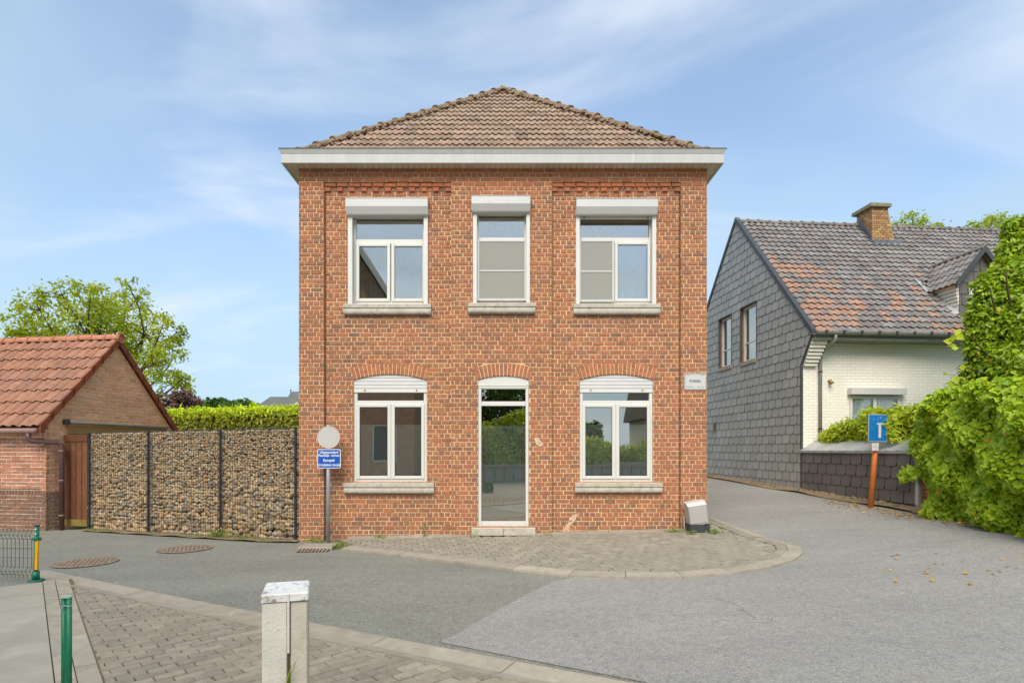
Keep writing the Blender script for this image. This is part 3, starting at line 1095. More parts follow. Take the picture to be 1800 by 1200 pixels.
# road gully at the left corner of the house
x0, y0 = gp(555, 967)
dr = root('road_gully', (x0, y0, H(x0, y0)), 'rusty slotted road gully at the foot of the sign post', 'drain')
mm = MB()
mm.bbox(x0 - 0.24, x0 + 0.24, y0 - 0.05, y0 + 0.30, H(x0, y0) - 0.03, H(x0, y0) + 0.055, 0.015)
mm.build('kerb_inlet', MT['concrete'], dr)
for i in range(9):
    mm = MB()
    xa = x0 - 0.22 + i * 0.048
    mm.hexa([(xa, y0 - 0.17, H(x0, y0) + 0.005), (xa + 0.03, y0 - 0.17, H(x0, y0) + 0.005), (xa + 0.03, y0 - 0.055, H(x0, y0) + 0.005), (xa, y0 - 0.055, H(x0, y0) + 0.005)],
            [(xa + 0.01, y0 - 0.17, H(x0, y0) + 0.022), (xa + 0.04, y0 - 0.17, H(x0, y0) + 0.022), (xa + 0.04, y0 - 0.055, H(x0, y0) + 0.04), (xa + 0.01, y0 - 0.055, H(x0, y0) + 0.04)])
    mm.build('grate_bar', MT['iron'], dr)


# ------------------------------------------------------------------ masonry
class Arch:
    """opening with a segmental brick arch; ext(z) is what the arch and opening take out of the wall"""

    def __init__(s, x0, x1, z0, zs, rise, t):
        s.x0, s.x1, s.z0, s.zs, s.rise, s.t = x0, x1, z0, zs, rise, t
        s.c = (x0 + x1) / 2
        s.w = (x1 - x0) / 2
        s.R = (s.w ** 2 + rise ** 2) / (2 * rise)
        s.zc = zs + rise - s.R
        s.A = math.asin(s.w / s.R)

    def ext(s, z):
        if z <= s.z0 or z >= s.zc + s.R + s.t:
            return None
        if z <= s.zs:
            return (s.x0, s.x1)
        ze = s.zs + s.t * math.cos(s.A)
        h = s.w + (z - s.zs) * math.tan(s.A) if z < ze else math.sqrt(max(0, (s.R + s.t) ** 2 - (z - s.zc) ** 2))
        return (s.c - h, s.c + h)

    def inner_top(s, x):
        return s.zc + math.sqrt(s.R ** 2 - (x - s.c) ** 2)

    def voussoirs(s, n, T, split=True, proud=0.002):
        res = []
        for k in range(n):
            a0 = -s.A + 2 * s.A * k / n + 0.0075 / s.R
            a1 = -s.A + 2 * s.A * (k + 1) / n - 0.0075 / s.R
            cuts = [0.004, s.t - 0.004]
            if split and k % 2:
                m = s.t * (0.36 if (k // 2) % 2 else 0.64)
                cuts = [0.004, m - 0.005, m + 0.005, s.t - 0.004]
            for i in range(0, len(cuts), 2):
                r0, r1 = s.R + cuts[i], s.R + cuts[i + 1]
                q = [(s.c + r0 * math.sin(a0), s.zc + r0 * math.cos(a0)), (s.c + r0 * math.sin(a1), s.zc + r0 * math.cos(a1)),
                     (s.c + r1 * math.sin(a1), s.zc + r1 * math.cos(a1)), (s.c + r1 * math.sin(a0), s.zc + r1 * math.cos(a0))]
                res.append(brickpiece(q, T, 0.1, proud, tone=U(0.2, 0.7)))
        return res


class Hole:
    def __init__(s, x0, x1, z0, z1):
        s.x0, s.x1, s.z0, s.z1 = x0, x1, z0, z1

    def ext(s, z):
        return (s.x0, s.x1) if s.z0 < z < s.z1 else None


def brickpiece(q, T, depth, proud=0.0, tone=0.0, ins=0.004, rnd=None):
    """q: 4 corners (x, z) counter-clockwise; T(x, z, d) gives the point d in front of the wall plane"""
    n = len(q)
    cx = sum(p[0] for p in q) / n
    cz = sum(p[1] for p in q) / n
    proud += U(-0.0025, 0.0025)
    f = []
    for x, z in q:
        f.append((x + (ins if x < cx else -ins) + U(-.0012, .0012), z + (ins if z < cz else -ins) * 0.8 + U(-.0012, .0012)))
    v = [T(x, z, -depth) for x, z in q] + [T(x, z, proud - 0.005) for x, z in q] + [T(x, z, proud) for x, z in f]
    fs = [tuple(range(2 * n, 3 * n))]
    for k in (0, n):
        for i in range(n):
            j = (i + 1) % n
            fs.append((k + i, k + j, k + n + j, k + n + i))
    return piece(v, fs, rnd, tone)


def courses(T, lim, z_top, z_bot, ch, unit, bond, holes, joint=0.0135, depth=0.1, tonef=None, shift=0.0, sag=0.0025, mortar=None, proud=0.0):
    """brick courses; bond 'english' alternates stretchers and headers, 'running' half-laps stretchers"""
    res = []
    n = int(round((z_top - z_bot) / ch))
    for i in range(n):
        z1 = z_top - i * ch
        z0 = z1 - ch
        b0, b1 = lim(z0), lim(z1)
        if b0 is None and b1 is None:
            continue
        b0 = b0 or lim((z0 + z1) / 2) or b1
        b1 = b1 or lim((z0 + z1) / 2) or b0
        runs = [(b0[0], b1[0], b0[1], b1[1])]
        for h in holes:
            em = h.ext((z0 + z1) / 2)
            e0, e1 = h.ext(z0 + 1e-4), h.ext(z1 - 1e-4)
            if em is None:
                continue
            e0, e1 = e0 or em, e1 or em
            nr_ = []
            for (l0, l1, r0, r1) in runs:
                if e0[1] <= l0 or e0[0] >= r0:
                    nr_.append((l0, l1, r0, r1))
                    continue
                if e0[0] > l0:
                    nr_.append((l0, l1, e0[0], e1[0]))
                if e0[1] < r0:
                    nr_.append((e0[1], e1[1], r0, r1))
            runs = nr_
        if bond == 'english':
            bw = unit if i % 2 == 0 else unit / 2
            off = shift + (unit / 4 if i % 2 else 0.0) + (unit / 2 if i % 4 == 2 else 0.0)
        else:
            bw = unit
            off = shift + (unit / 2 if i % 2 else 0.0)
        for (l0, l1, r0, r1) in runs:
            if mortar is not None:
                mortar.add([T(l0, z0, -0.009), T(r0, z0, -0.009), T(r1, z1, -0.009), T(l1, z1, -0.009)], [(0, 1, 2, 3)], 0.5)
            k = math.floor((min(l0, l1) - off) / bw)
            while off + k * bw < max(r0, r1):
                jx = U(-0.003, 0.003)
                a = off + k * bw + joint / 2 + jx
                b = off + (k + 1) * bw - joint / 2 + U(-0.003, 0.003)
                za, zb = z0 + joint / 2 + U(-sag, sag), z1 - joint / 2 + U(-sag, sag)
                kl, kr = (l1 - l0) / ch, (r1 - r0) / ch
                q = [(a, za), (b, za), (b, zb), (a, zb)]
                q = clip_poly(q, -1, kl, -(l0 + 0.002) + kl * z0)
                q = clip_poly(q, 1, -kr, (r0 - 0.002) - kr * z0) if len(q) > 2 else q
                if len(q) > 2 and area2(q) > 0.0005:
                    xm_ = sum(v[0] for v in q) / len(q)
                    tn = tonef(xm_, za) if tonef else 0.0
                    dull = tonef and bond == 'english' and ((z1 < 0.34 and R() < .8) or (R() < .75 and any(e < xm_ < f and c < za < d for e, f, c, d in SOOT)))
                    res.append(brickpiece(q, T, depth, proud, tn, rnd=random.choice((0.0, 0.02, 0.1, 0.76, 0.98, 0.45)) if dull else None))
                k += 1
    return res


# ------------------------------------------------------------------ the red brick house
YF, YP = 9.0, 9.048         # pilaster plane, panel plane


def fx(px, y=YF):
    return (px - CX) / F * y


def fz(py, y=YF):
    return EYE + (HY - py) / F * y


house = root('brick_house', (0, 12.5, H(0, 9)), 'two-storey red brick house with hipped tile roof facing the junction', 'house')
HL, HR = fx(525), fx(1243)
HZT = fz(296)
CH = 0.0674
HDEPTH = 8.2


def TF(yplane):
    return lambda x, z, d: Vector((x, yplane - d, z))


def tonef(x, z):
    # fired redder towards the frieze, browner at the plinth
    return max(0.0, min(0.8, (0.55 if z > HZT - 0.36 else 0.12) + U(-0.2, 0.25)))


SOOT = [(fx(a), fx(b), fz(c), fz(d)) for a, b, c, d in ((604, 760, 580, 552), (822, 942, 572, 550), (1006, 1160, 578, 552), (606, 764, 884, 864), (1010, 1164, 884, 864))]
ARCH = {
    'wl': Arch(fx(621, YP), fx(750.5, YP), fz(849, YP), fz(667.5, YP), 0.088, 0.20),
    'dr': Arch(fx(840), fx(930), fz(927), fz(667), 0.060, 0.195),
    'wr': Arch(fx(1019, YP), fx(1148.5, YP), fz(849, YP), fz(667.5, YP), 0.088, 0.20),
    'ul': Arch(fx(614, YP), fx(751, YP), fz(537, YP), fz(366, YP), 0.10, 0.10),
    'uc': Arch(fx(832), fx(931), fz(535), fz(359), 0.055, 0.10),
    'ur': Arch(fx(1013, YP), fx(1152, YP), fz(537, YP), fz(366, YP), 0.10, 0.10),
}
XPL1, XC0, XC1, XPR0 = fx(569.5), fx(793), fx(970.5), fx(1197)
zfr = HZT - 3 * CH
ZB = 0.0 - 0.10
mort = MB()
bricks = []
zbot = HZT - round((HZT - ZB) / CH) * CH
# frieze, three courses flush with the pilasters
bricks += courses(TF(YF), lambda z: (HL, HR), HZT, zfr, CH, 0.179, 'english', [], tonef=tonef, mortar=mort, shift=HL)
# pilasters
for xa, xb, hs in ((HL, XPL1, []), (XC0, XC1, [ARCH['dr'], ARCH['uc']]), (XPR0, HR, [])):
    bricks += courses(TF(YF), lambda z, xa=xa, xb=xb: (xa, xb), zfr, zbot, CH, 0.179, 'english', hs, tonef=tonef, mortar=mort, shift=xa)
    for xe in (xa, xb):
        if xe not in (HL, HR):
            s = 0.009 if xe == xa else -0.009
            mort.add([(xe + s, YF + 0.009, zbot), (xe + s, YP + 0.02, zbot), (xe + s, YP + 0.02, zfr), (xe + s, YF + 0.009, zfr)], [(0, 1, 2, 3)], 0.5)
# underside of the frieze over the panels
zp = zfr - 2 * CH
for xa, xb, hs in ((XPL1, XC0, [ARCH['wl'], ARCH['ul']]), (XC1, XPR0, [ARCH['wr'], ARCH['ur']])):
    mort.add([(xa, YF + 0.009, zfr + 0.006), (xb, YF + 0.009, zfr + 0.006), (xb, YP + 0.02, zfr + 0.006), (xa, YP + 0.02, zfr + 0.006)], [(0, 1, 2, 3)], 0.5)
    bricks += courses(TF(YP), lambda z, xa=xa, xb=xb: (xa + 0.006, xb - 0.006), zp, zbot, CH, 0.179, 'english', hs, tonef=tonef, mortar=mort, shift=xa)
    mort.add([(xa, YP + 0.009, zp), (xb, YP + 0.009, zp), (xb, YP + 0.009, zfr), (xa, YP + 0.009, zfr)], [(0, 1, 2, 3)], 0.5)
    # projecting band and its dentils
    bricks += courses(TF(YF + 0.018), lambda z, xa=xa, xb=xb: (xa + 0.003, xb - 0.003), zfr - 0.004, zfr - CH - 0.004, CH, 0.183, 'running', [], tonef=lambda x, z: U(0.6, 1.0), shift=xa)
    x = xa + 0.01
    w = 0.088
    n = 11
    for k in range(n):
        x = xa + 0.004 + (xb - xa - w - 0.008) * k / (n - 1)
        bricks.append(brickpiece([(x, zp - 0.002), (x + w, zp - 0.002), (x + w, zp + CH - 0.010), (x, zp + CH - 0.010)], TF(YF + 0.02), 0.06, 0, tone=U(0.2, 0.8)))
        if k < n - 1:
            bricks.append(brickpiece([(x + w + 0.006, zp + 0.004), (x + (xb - xa - w - 0.008) / (n - 1) - 0.006, zp + 0.004), (x + (xb - xa - w - 0.008) / (n - 1) - 0.006, zp + CH - 0.008), (x + w + 0.006, zp + CH - 0.008)], TF(YP), 0.06, 0, tone=0.1))
for k, n in (('wl', 19), ('wr', 19), ('dr', 14), ('ul', 21), ('uc', 15), ('ur', 21)):
    A = ARCH[k]
    yp = YF if k in ('dr', 'uc') else YP
    bricks += A.voussoirs(n, TF(yp), split=k in ('wl', 'wr', 'dr'))
    # mortar behind the ring
    ns = 24
    for i in range(ns):
        a0, a1 = -A.A + 2 * A.A * i / ns, -A.A + 2 * A.A * (i + 1) / ns
        q = []
        for a, r in ((a0, A.R), (a1, A.R), (a1, A.R + A.t + 0.012), (a0, A.R + A.t + 0.012)):
            q.append((A.c + r * math.sin(a), yp + 0.0105, A.zc + r * math.cos(a)))
        mort.add(q, [(0, 1, 2, 3)], 0.5)
    # a little mortar outside the ring closes the cut courses
    q = []
    for i in range(ns):
        a0, a1 = -A.A * 1.02 + 2.04 * A.A * i / ns, -A.A * 1.02 + 2.04 * A.A * (i + 1) / ns
        q = [(A.c + r * math.sin(a), yp + 0.0125, A.zc + r * math.cos(a)) for a, r in ((a0, A.R + A.t), (a1, A.R + A.t), (a1, A.R + A.t + 0.10), (a0, A.R + A.t + 0.10))]
        mort.add(q, [(0, 1, 2, 3)], 0.5)
    # jambs, soffit of the opening
    dpt = 0.22
    prof = [(A.x0, A.z0), (A.x0, A.zs)] + [(A.c + A.R * math.sin(-A.A + 2 * A.A * i / 10), A.zc + A.R * math.cos(-A.A + 2 * A.A * i / 10)) for i in range(1, 10)] + [(A.x1, A.zs), (A.x1, A.z0)]
    for (xa, za), (xb, zb) in list(zip(prof, prof[1:])) + [(prof[-1], prof[0])]:
        mort.add([(xa, yp + 0.009, za), (xb, yp + 0.009, zb), (xb, yp + dpt, zb), (xa, yp + dpt, za)], [(0, 1, 2, 3)], 0.5)
# side and rear walls (unseen from the street, closing the volume)
for q in ([(HL, YF + 0.02, zbot), (HL, YF + HDEPTH, zbot), (HL, YF + HDEPTH, HZT), (HL, YF + 0.02, HZT)],
          [(HR, YF + 0.02, zbot), (HR, YF + HDEPTH, zbot), (HR, YF + HDEPTH, HZT), (HR, YF + 0.02, HZT)],
          [(HL, YF + HDEPTH, zbot), (HR, YF + HDEPTH, zbot), (HR, YF + HDEPTH, HZT), (HL, YF + HDEPTH, HZT)]):
    mort.add(q, [(0, 1, 2, 3)], 0.5)
wall = mort.build('wall', MT['mortar'], house)
# bricks on the two flanks, laid up the visible return
for sgn, xw in ((-1, HL), (1, HR)):
    Tside = (lambda x, z, d, xw=xw, sgn=sgn: Vector((xw + sgn * (d - 0.012), x, z)))
    bricks += courses(Tside, lambda z: (YF + 0.11, YF + HDEPTH), HZT, zbot, CH, 0.179, 'english', [], joint=0.010, depth=0.03)
pieces(bricks, 'brick', MT['brick'], wall, 300, 'brickwork')

MT['patch'] = mat('scuffed cement smear', [(214, 190, 160)], rough=.95, nscale=14, namp=.2, bump=.7, bscale=60, stains=[((176, 116, 86), 28, .5, .6, .9)])
# cement smears where the wall was patched
for pts_, yq in (([(938, 770), (944, 767), (949, 772), (955, 781), (950, 786), (941, 780)], YF), ([(1012, 903), (1015, 906), (1004, 922), (998, 938), (986, 941), (990, 930), (1000, 914)], YP)):
    m = MB()
    js = []
    for (xa, ya), (xb, yb_) in zip(pts_, pts_[1:] + pts_[:1]):
        for f in (0, .33, .66):
            js.append((xa + (xb - xa) * f + U(-1.6, 1.6), ya + (yb_ - ya) * f + U(-1.6, 1.6)))
    pts_ = js
    m.prism([(fx(a, yq), yq - .004, fz(b, yq)) for a, b in pts_], (0, .012, 0))
    m.build('cement_patch', MT['patch'], wall)

# rooms behind the glass
m = MB()
for z0, z1 in ((0.02, 2.75), (2.95, 5.5)):
    for q in ([(HL + .05, YF + 4.2, z0), (HR - .05, YF + 4.2, z0), (HR - .05, YF + 4.2, z1), (HL + .05, YF + 4.2, z1)],
              [(HL + .05, YF + .3, z0), (HR - .05, YF + .3, z0), (HR - .05, YF + 4.2, z0), (HL + .05, YF + 4.2, z0)],
              [(HL + .05, YF + .3, z1), (HR - .05, YF + .3, z1), (HR - .05, YF + 4.2, z1), (HL + .05, YF + 4.2, z1)],
              [(-1.0, YF + .3, z0), (-1.0, YF + 4.2, z0), (-1.0, YF + 4.2, z1), (-1.0, YF + .3, z1)],
              [(0.95, YF + .3, z0), (0.95, YF + 4.2, z0), (0.95, YF + 4.2, z1), (0.95, YF + .3, z1)]):
        m.add(q, [(0, 1, 2, 3)])
m.build('room_lining', MT['interior'], house)


# ---- windows
def rect_frame(m, x0, x1, z0, z1, w, y0, y1, b=0.004, wb=None, wt=None):
    wb = wb or w
    wt = wt or w
    m.bbox(x0, x0 + w, y0, y1, z0, z1, b)
    m.bbox(x1 - w, x1, y0, y1, z0, z1, b)
    m.bbox(x0 + w + .0005, x1 - w - .0005, y0 + .001, y1, z0, z0 + wb, b)
    m.bbox(x0 + w + .0005, x1 - w - .0005, y0 + .001, y1, z1 - wt, z1, b)


def pane(parent, x0, x1, z0, z1, y, mt=None):
    m = MB()
    m.box(x0, x1, y, y + 0.006, z0, z1)
    p = m.build('pane', mt or MT['glass'], parent)
    return p


def sill(parent, px0, px1, py0, py1, yp, proud=0.075):
    x0, x1, z1, z0 = fx(px0, yp), fx(px1, yp), fz(py0, yp), fz(py1, yp)
    zt = z1 - (z1 - z0) * 0.42
    y0 = yp - proud
    m = MB()
    # profile: weathered slab over a torus moulding
    prof = [(yp + 0.12, z1 + 0.012), (y0 + 0.004, z1), (y0, z1 - 0.006), (y0, zt + 0.010), (y0 + 0.012, zt), (y0 + 0.020, zt - 0.004), (y0 + 0.006, zt - 0.020), (y0 + 0.002, (zt + z0) / 2), (y0 + 0.008, z0 + 0.016), (y0 + 0.026, z0), (yp + 0.12, z0)]
    m.prism([(x0, y, z) for y, z in prof], (x1 - x0, 0, 0))
    return m.build('sill', MT['bluestone'], parent)


def casement(parent, x0, x1, z0, z1, y, w=0.052, gl=None, screw=False):
    m = MB()
    rect_frame(m, x0, x1, z0, z1, w, y, y + 0.05, 0.008)
    c = m.build('casement', MT['pvc'], parent)
    g = MB()
    rect_frame(g, x0 + w - .004, x1 - w + .004, z0 + w - .004, z1 - w + .004, 0.008, y + 0.012, y + 0.03, 0.001)
    g.build('gasket', MT['rubber'], parent)
    pane(parent, x0 + w - .002, x1 - w + .002, z0 + w - .002, z1 - w + .002, y + 0.02, gl)
    return c


def upper_window(px0, px1, box, guides, trans_py, bottom_py, sill_px, yp, cas, screens, name_lab, slat_py=None):
    """first-floor window with an outside roller shutter box and guide rails"""
    w = MB()
    x0, x1 = fx(px0, yp), fx(px1, yp)
    zt, zb = fz(box[3], yp) + 0.02, fz(bottom_py, yp)
    yw = yp + 0.085
    rect_frame(w, x0 + .03, x1 - .03, zb, zt, 0.05, yw, yw + 0.07, 0.006, wb=0.07)
    zc = fz(trans_py, yp)
    w.bbox(x0 + .08, x1 - .08, yw + .002, yw + 0.07, zc - 0.035, zc + 0.035, 0.006)
    win = w.build('window', MT['pvc'], house, label=name_lab)
    # top light
    pane(win, x0 + .08, x1 - .08, zc + .035, zt - .05, yw + 0.03)
    for (a, b) in cas:
        casement(win, fx(a, yp), fx(b, yp), zb + 0.06, zc - 0.03, yw - 0.018)
    for (a, b) in screens:
        m = MB()
        xa, xb = fx(a, yp), fx(b, yp)
        rect_frame(m, xa, xb, zb + 0.05, zc - 0.012, 0.034, yw - 0.044, yw - 0.024, 0.004)
        zm = (zb + zc) / 2 + 0.01
        m.bbox(xa + .035, xb - .035, yw - 0.042, yw - 0.026, zm - 0.012, zm + 0.012, 0.003)
        s = m.build('fly_screen', MT['alu'], win)
        m = MB()
        m.box(xa + .033, xb - .033, yw - 0.0345, yw - 0.0335, zb + 0.08, zc - 0.045)
        m.build('mesh', MT['screen'], win)
    # shutter box: chamfered aluminium housing
    bx0, bx1, bz1, bz0 = fx(box[0], yp - .1), fx(box[2], yp - .1), fz(box[1], yp - .1), fz(box[3], yp - .1)
    zmid = bz1 - (bz1 - bz0) * 0.52
    prof = [(yp + 0.06, bz1), (yp - 0.125, bz1), (yp - 0.13, bz1 - .006), (yp - 0.13, zmid), (yp - 0.085, bz0 + 0.012), (yp - 0.075, bz0), (yp + 0.06, bz0)]
    m = MB()
    m.prism([(bx0, y, z) for y, z in prof], (bx1 - bx0, 0, 0))
    m.build('shutter_box', MT['alu'], win)
    m = MB()
    m.bbox(bx0 - .006, bx1 + .006, yp - .134, yp + .05, bz1 + .001, bz1 + .012, .002)
    m.build('box_lid', MT['alu'], win)
    for (a, b) in guides:
        m = MB()
        m.bbox(fx(a, yp), fx(b, yp), yp - 0.028, yp + 0.05, zb - 0.015, bz0 + 0.03, 0.006)
        m.build('guide_rail', MT['pvc'], win)
    # last slat of the raised shutter
    zs = fz(slat_py, yp) if slat_py else bz0 - 0.03
    m = MB()
    m.bbox(fx(guides[0][1], yp) + .001, fx(guides[1][0], yp) - .001, yp - 0.012, yp + 0.006, zs, bz0 + 0.02, 0.004)
    m.build('shutter_slat', MT['soffit'], win)
    for k in (0.06, 0.94):
        xa = fx(guides[0][1], yp) * (1 - k) + fx(guides[1][0], yp) * k
        m = MB()
        m.tube([(xa, yp - 0.034, zs + 0.02), (xa, yp - 0.010, zs + 0.02)], 0.010, 8)
        m.build('stop_knob', MT['gutter_dark'], win)
    sill(win, *sill_px, yp)
    return win


wul = upper_window(614, 751, (608, 350, 752, 376.5), ((612, 620), (745, 752.5)), 421, 535, (605.5, 758.5, 536, 553.5), YP, ((623.5, 684.5), (686, 747)), (), 'white first-floor window on the left with a jar and lamp on its ledge', 381)
wuc = upper_window(832, 931, (829, 346, 932, 371), ((831.5, 838.5), (925, 931.5)), 418, 533, (823, 940.5, 534, 551.5), YF, ((839, 925),), ((838.5, 926),), 'narrow first-floor window with a full fly screen', 375)
wur = upper_window(1013, 1153, (1013, 351, 1156, 376.5), ((1012, 1019), (1146, 1153)), 418, 535, (1007.5, 1159, 535.5, 553.5), YP, ((1018.5, 1081), (1082, 1146)), ((1018.5, 1081),), 'white first-floor window on the right with a fly screen on its left leaf', 386)


def arch_panel(A, yp, z_low, parent, slats, mt, name):
    """white panel filling the head of an arched opening"""
    n = 14
    xs = [A.x0 + 0.004 + (A.x1 - A.x0 - 0.008) * i / n for i in range(n + 1)]
    if slats < 2:
        pts = [(A.x0 + .004, yp, z_low)] + [(x, yp, A.inner_top(x) - 0.003) for x in xs] + [(A.x1 - .004, yp, z_low)]
        MB().prism(pts, (0, 0.03, 0)).build(name, mt, parent)
        return
    ztop = A.zc + A.R
    h = (ztop - z_low) / slats
    for k in range(slats):
        za, zb = z_low + h * k + 0.002, z_low + h * (k + 1) - 0.002
        top = [(x, min(zb, A.inner_top(x) - 0.003)) for x in xs]
        top = [(x, z) for x, z in top if z > za + 0.002]
        if len(top) < 2:
            continue
        pts = [(top[0][0], yp, za), (top[-1][0], yp, za)] + [(x, yp + 0.006 * (z - za) / h, z) for x, z in reversed(top)]
        MB().prism(pts, (0, 0.02, 0)).build(name, mt, parent)


def lower_window(A, lab, sill_px, px_mid):
    yp = YP
    yw = yp + 0.035
    x0, x1, zb = A.x0 + 0.004, A.x1 - 0.004, A.z0 + 0.012
    zsh = fz(688, yp)
    zt1, zt0 = fz(703.5, yp), fz(711, yp)
    m = MB()
    m.bbox(x0, x0 + .05, yw, yw + .07, zb, zsh, .006)
    m.bbox(x1 - .05, x1, yw, yw + .07, zb, zsh, .006)
    m.bbox(x0 + .051, x1 - .051, yw + .001, yw + .07, zb, zb + .075, .006)
    m.bbox(x0 + .051, x1 - .051, yw + .001, yw + .07, zt0, zt1, .006)
    xm = fx(px_mid, yp)
    m.bbox(xm - .03, xm + .03, yw + .002, yw + .07, zb + .075, zt0, .006)
    win = m.build('window', MT['pvc'], house, label=lab)
    arch_panel(A, yw - 0.012, zsh, win, 5, MT['alu'], 'shutter_slat')
    m = MB()
    m.bbox(x0, x1, yw - .016, yw + .02, zsh - 0.012, zsh + .014, .003)
    m.build('shutter_slat', MT['pvc'], win)
    for k in (0.15, 0.86):
        xa = x0 * (1 - k) + x1 * k
        m = MB()
        m.tube([(xa, yw - .03, zsh + .026), (xa, yw - .01, zsh + .026)], .012, 8)
        m.build('stop_knob', MT['lintel'], win)
    pane(win, x0 + .05, x1 - .05, zt1, zsh - .01, yw + .03, MT['glass_low'])
    casement(win, x0 + .038, xm - .006, zb + .05, zt0 + .012, yw - .016, .05, MT['glass_low'])
    casement(win, xm + .006, x1 - .038, zb + .05, zt0 + .012, yw - .016, .05, MT['glass_low'])
    sill(win, *sill_px, yp)
    return win


def film(parent, x0, x1, z0, z1, y):
    m = MB()
    m.box(x0, x1, y, y + .001, z0, z1)
    m.build('privacy_film', MT['film'], parent)


wll = lower_window(ARCH['wl'], 'arched ground-floor window left of the glass door, mirroring a brick house', (606, 763.5, 848.5, 866.5), 687)
wlr = lower_window(ARCH['wr'], 'arched ground-floor window right of the glass door, mirroring greenery', (1010, 1162.5, 848.5, 865.5), 1083)

for A_, w_, xm_ in ((ARCH['wl'], wll, fx(687, YP)), (ARCH['wr'], wlr, fx(1083, YP))):
    film(w_, A_.x0 + .09, xm_ - .06, A_.z0 + .11, fz(746, YP), YP + .047)
    film(w_, xm_ + .06, A_.x1 - .09, A_.z0 + .11, fz(746, YP), YP + .047)
# glass door
A = ARCH['dr']
yw = YF + 0.03
m = MB()
x0, x1 = A.x0 + .004, A.x1 - .004
zb = fz(925)
zt = fz(683)
m.bbox(x0, x0 + .048, yw, yw + .07, zb, zt + .02, .006)
m.bbox(x1 - .048, x1, yw, yw + .07, zb, zt + .02, .006)
m.bbox(x0 + .049, x1 - .049, yw + .001, yw + .07, zb, fz(916), .006)
m.bbox(x0 + .049, x1 - .049, yw + .001, yw + .07, fz(713), fz(705), .006)
m.bbox(x0 + .049, x1 - .049, yw + .001, yw + .07, zt, zt + .025, .006)
door = m.build('door', MT['pvc'], house, label='full-height glass door under a shallow brick arch')
arch_panel(A, yw - 0.004, zt + .02, door, 1, MT['pvc'], 'head_panel')
m = MB()
m.bbox(x0 - .001, x1 + .001, yw - .012, yw + .02, fz(676) - .012, fz(676), .003)
m.build('drip_bar', MT['pvc'], door)
pane(door, x0 + .047, x1 - .047, fz(705) - .001, zt + .001, yw + .03, MT['glass_low'])
pane(door, x0 + .047, x1 - .047, fz(916) - .001, fz(713) + .001, yw + .03, MT['glass_low'])
film(door, x0 + .05, x1 - .05, fz(915), fz(747), yw + .038)
g = MB()
rect_frame(g, x0 + .043, x1 - .043, fz(916) - .005, fz(713) + .005, .008, yw + .015, yw + .035, .001)
g.build('gasket', MT['rubber'], door)
for a, b in ((829, 885), (885.4, 941)):
    m = MB()
    m.bbox(fx(a), fx(b), YF - .06, YF + .2, fz(940.5), fz(926.5), .008)
    m.build('door_step', MT['bluestone'], door)

# blinds and curtains behind the glass
def drape(parent, x0, x1, z0, z1, y, folds, mt, name='curtain', amp=0.018):
    m = MB()
    n = folds * 6
    vs = []
    for i in range(n + 1):
        x = x0 + (x1 - x0) * i / n
        yy = y + amp * math.sin(i / 6 * 2 * PI) + amp * 0.4 * math.sin(i * 0.37)
        vs += [(x, yy, z0), (x, yy, z1), (x, yy + 0.003, z0), (x, yy + 0.003, z1)]
    fs = []
    for i in range(n):
        a = i * 4
        fs += [(a, a + 4, a + 5, a + 1), (a + 2, a + 3, a + 7, a + 6)]
    m.add(vs, fs)
    return m.build(name, mt, parent, True)


drape(wuc, fx(840), fx(924), fz(532), fz(376), YF + 0.42, 7, MT['curtain'], amp=.03)
drape(wul, fx(618), fx(748), fz(532), fz(378), YF + 1.2, 9, MT['curtain'], amp=.03)
drape(wur, fx(1016), fx(1149), fz(532), fz(378), YF + 0.55, 9, MT['curtain'], amp=.03)

# things standing on the inner ledge of the left first-floor window
yl = YP + 0.22
zl = fz(533, YP)
def lathe(m, c, prof, n=16):
    vs, fs = [], []
    for r, z in prof:
        for k in range(n):
            a = 2 * PI * k / n
            vs.append((c[0] + r * math.cos(a), c[1] + r * math.sin(a), c[2] + z))
    for i in range(len(prof) - 1):
        for k in range(n):
            l = (k + 1) % n
            fs.append((i * n + k, i * n + l, (i + 1) * n + l, (i + 1) * n + k))
    fs.append(tuple(range(n - 1, -1, -1)))
    fs.append(tuple(range((len(prof) - 1) * n, len(prof) * n)))
    return m.add(vs, fs)


m = MB()
m.box(fx(616, YP), fx(750, YP), YP + .16, YP + .46, zl - .04, zl)
m.build('inner_ledge', MT['pvc'], house)
x = fx(637, yl)
jar = root('jar', (x, yl, zl), 'honey yellow jar behind the left pane of the upper left window', 'jar')
lathe(MB(), (x, yl, zl), [(.05, 0), (.062, .01), (.066, .10), (.064, .19), (.045, .215)]).build('body', MT['vase'], jar, True)
lathe(MB(), (x, yl, zl), [(.034, .215), (.034, .24), (.022, .262), (.008, .268)]).build('lid', MT['alu'], jar, True)
x = fx(718, yl)
lp = root('table_lamp', (x, yl, zl), 'small cream lamp shade low behind the upper left window', 'lamp')
lathe(MB(), (x, yl, zl), [(.05, 0), (.05, .012), (.012, .02), (.012, .03)]).build('base', MT['alu'], lp, True)
lathe(MB(), (x, yl, zl), [(.115, .03), (.105, .07), (.075, .105), (.05, .112)]).build('shade', MT['cream'], lp, True)
x = fx(738.5, yl)
bxo = MB()
bxo.bbox(x - .05, x + .05, yl - .03, yl + .05, zl, zl + .17, .004)
tag(bxo.build('box', MT['sign_white']), 'plain white box on the ledge at the right of the upper left window', 'box')

# ---- eaves: fascia, gutter edge, boarded soffit
YFA = YF - 0.205
FX0, FX1 = fx(494, YFA), fx(1273, YFA)
ZF0, ZF1 = fz(286.5, YFA), fz(262, YFA)
eav = root
OV = 0.205
XL0, XR0 = HL - OV - 0.005, HR + OV + 0.005
YB = YF + HDEPTH + OV


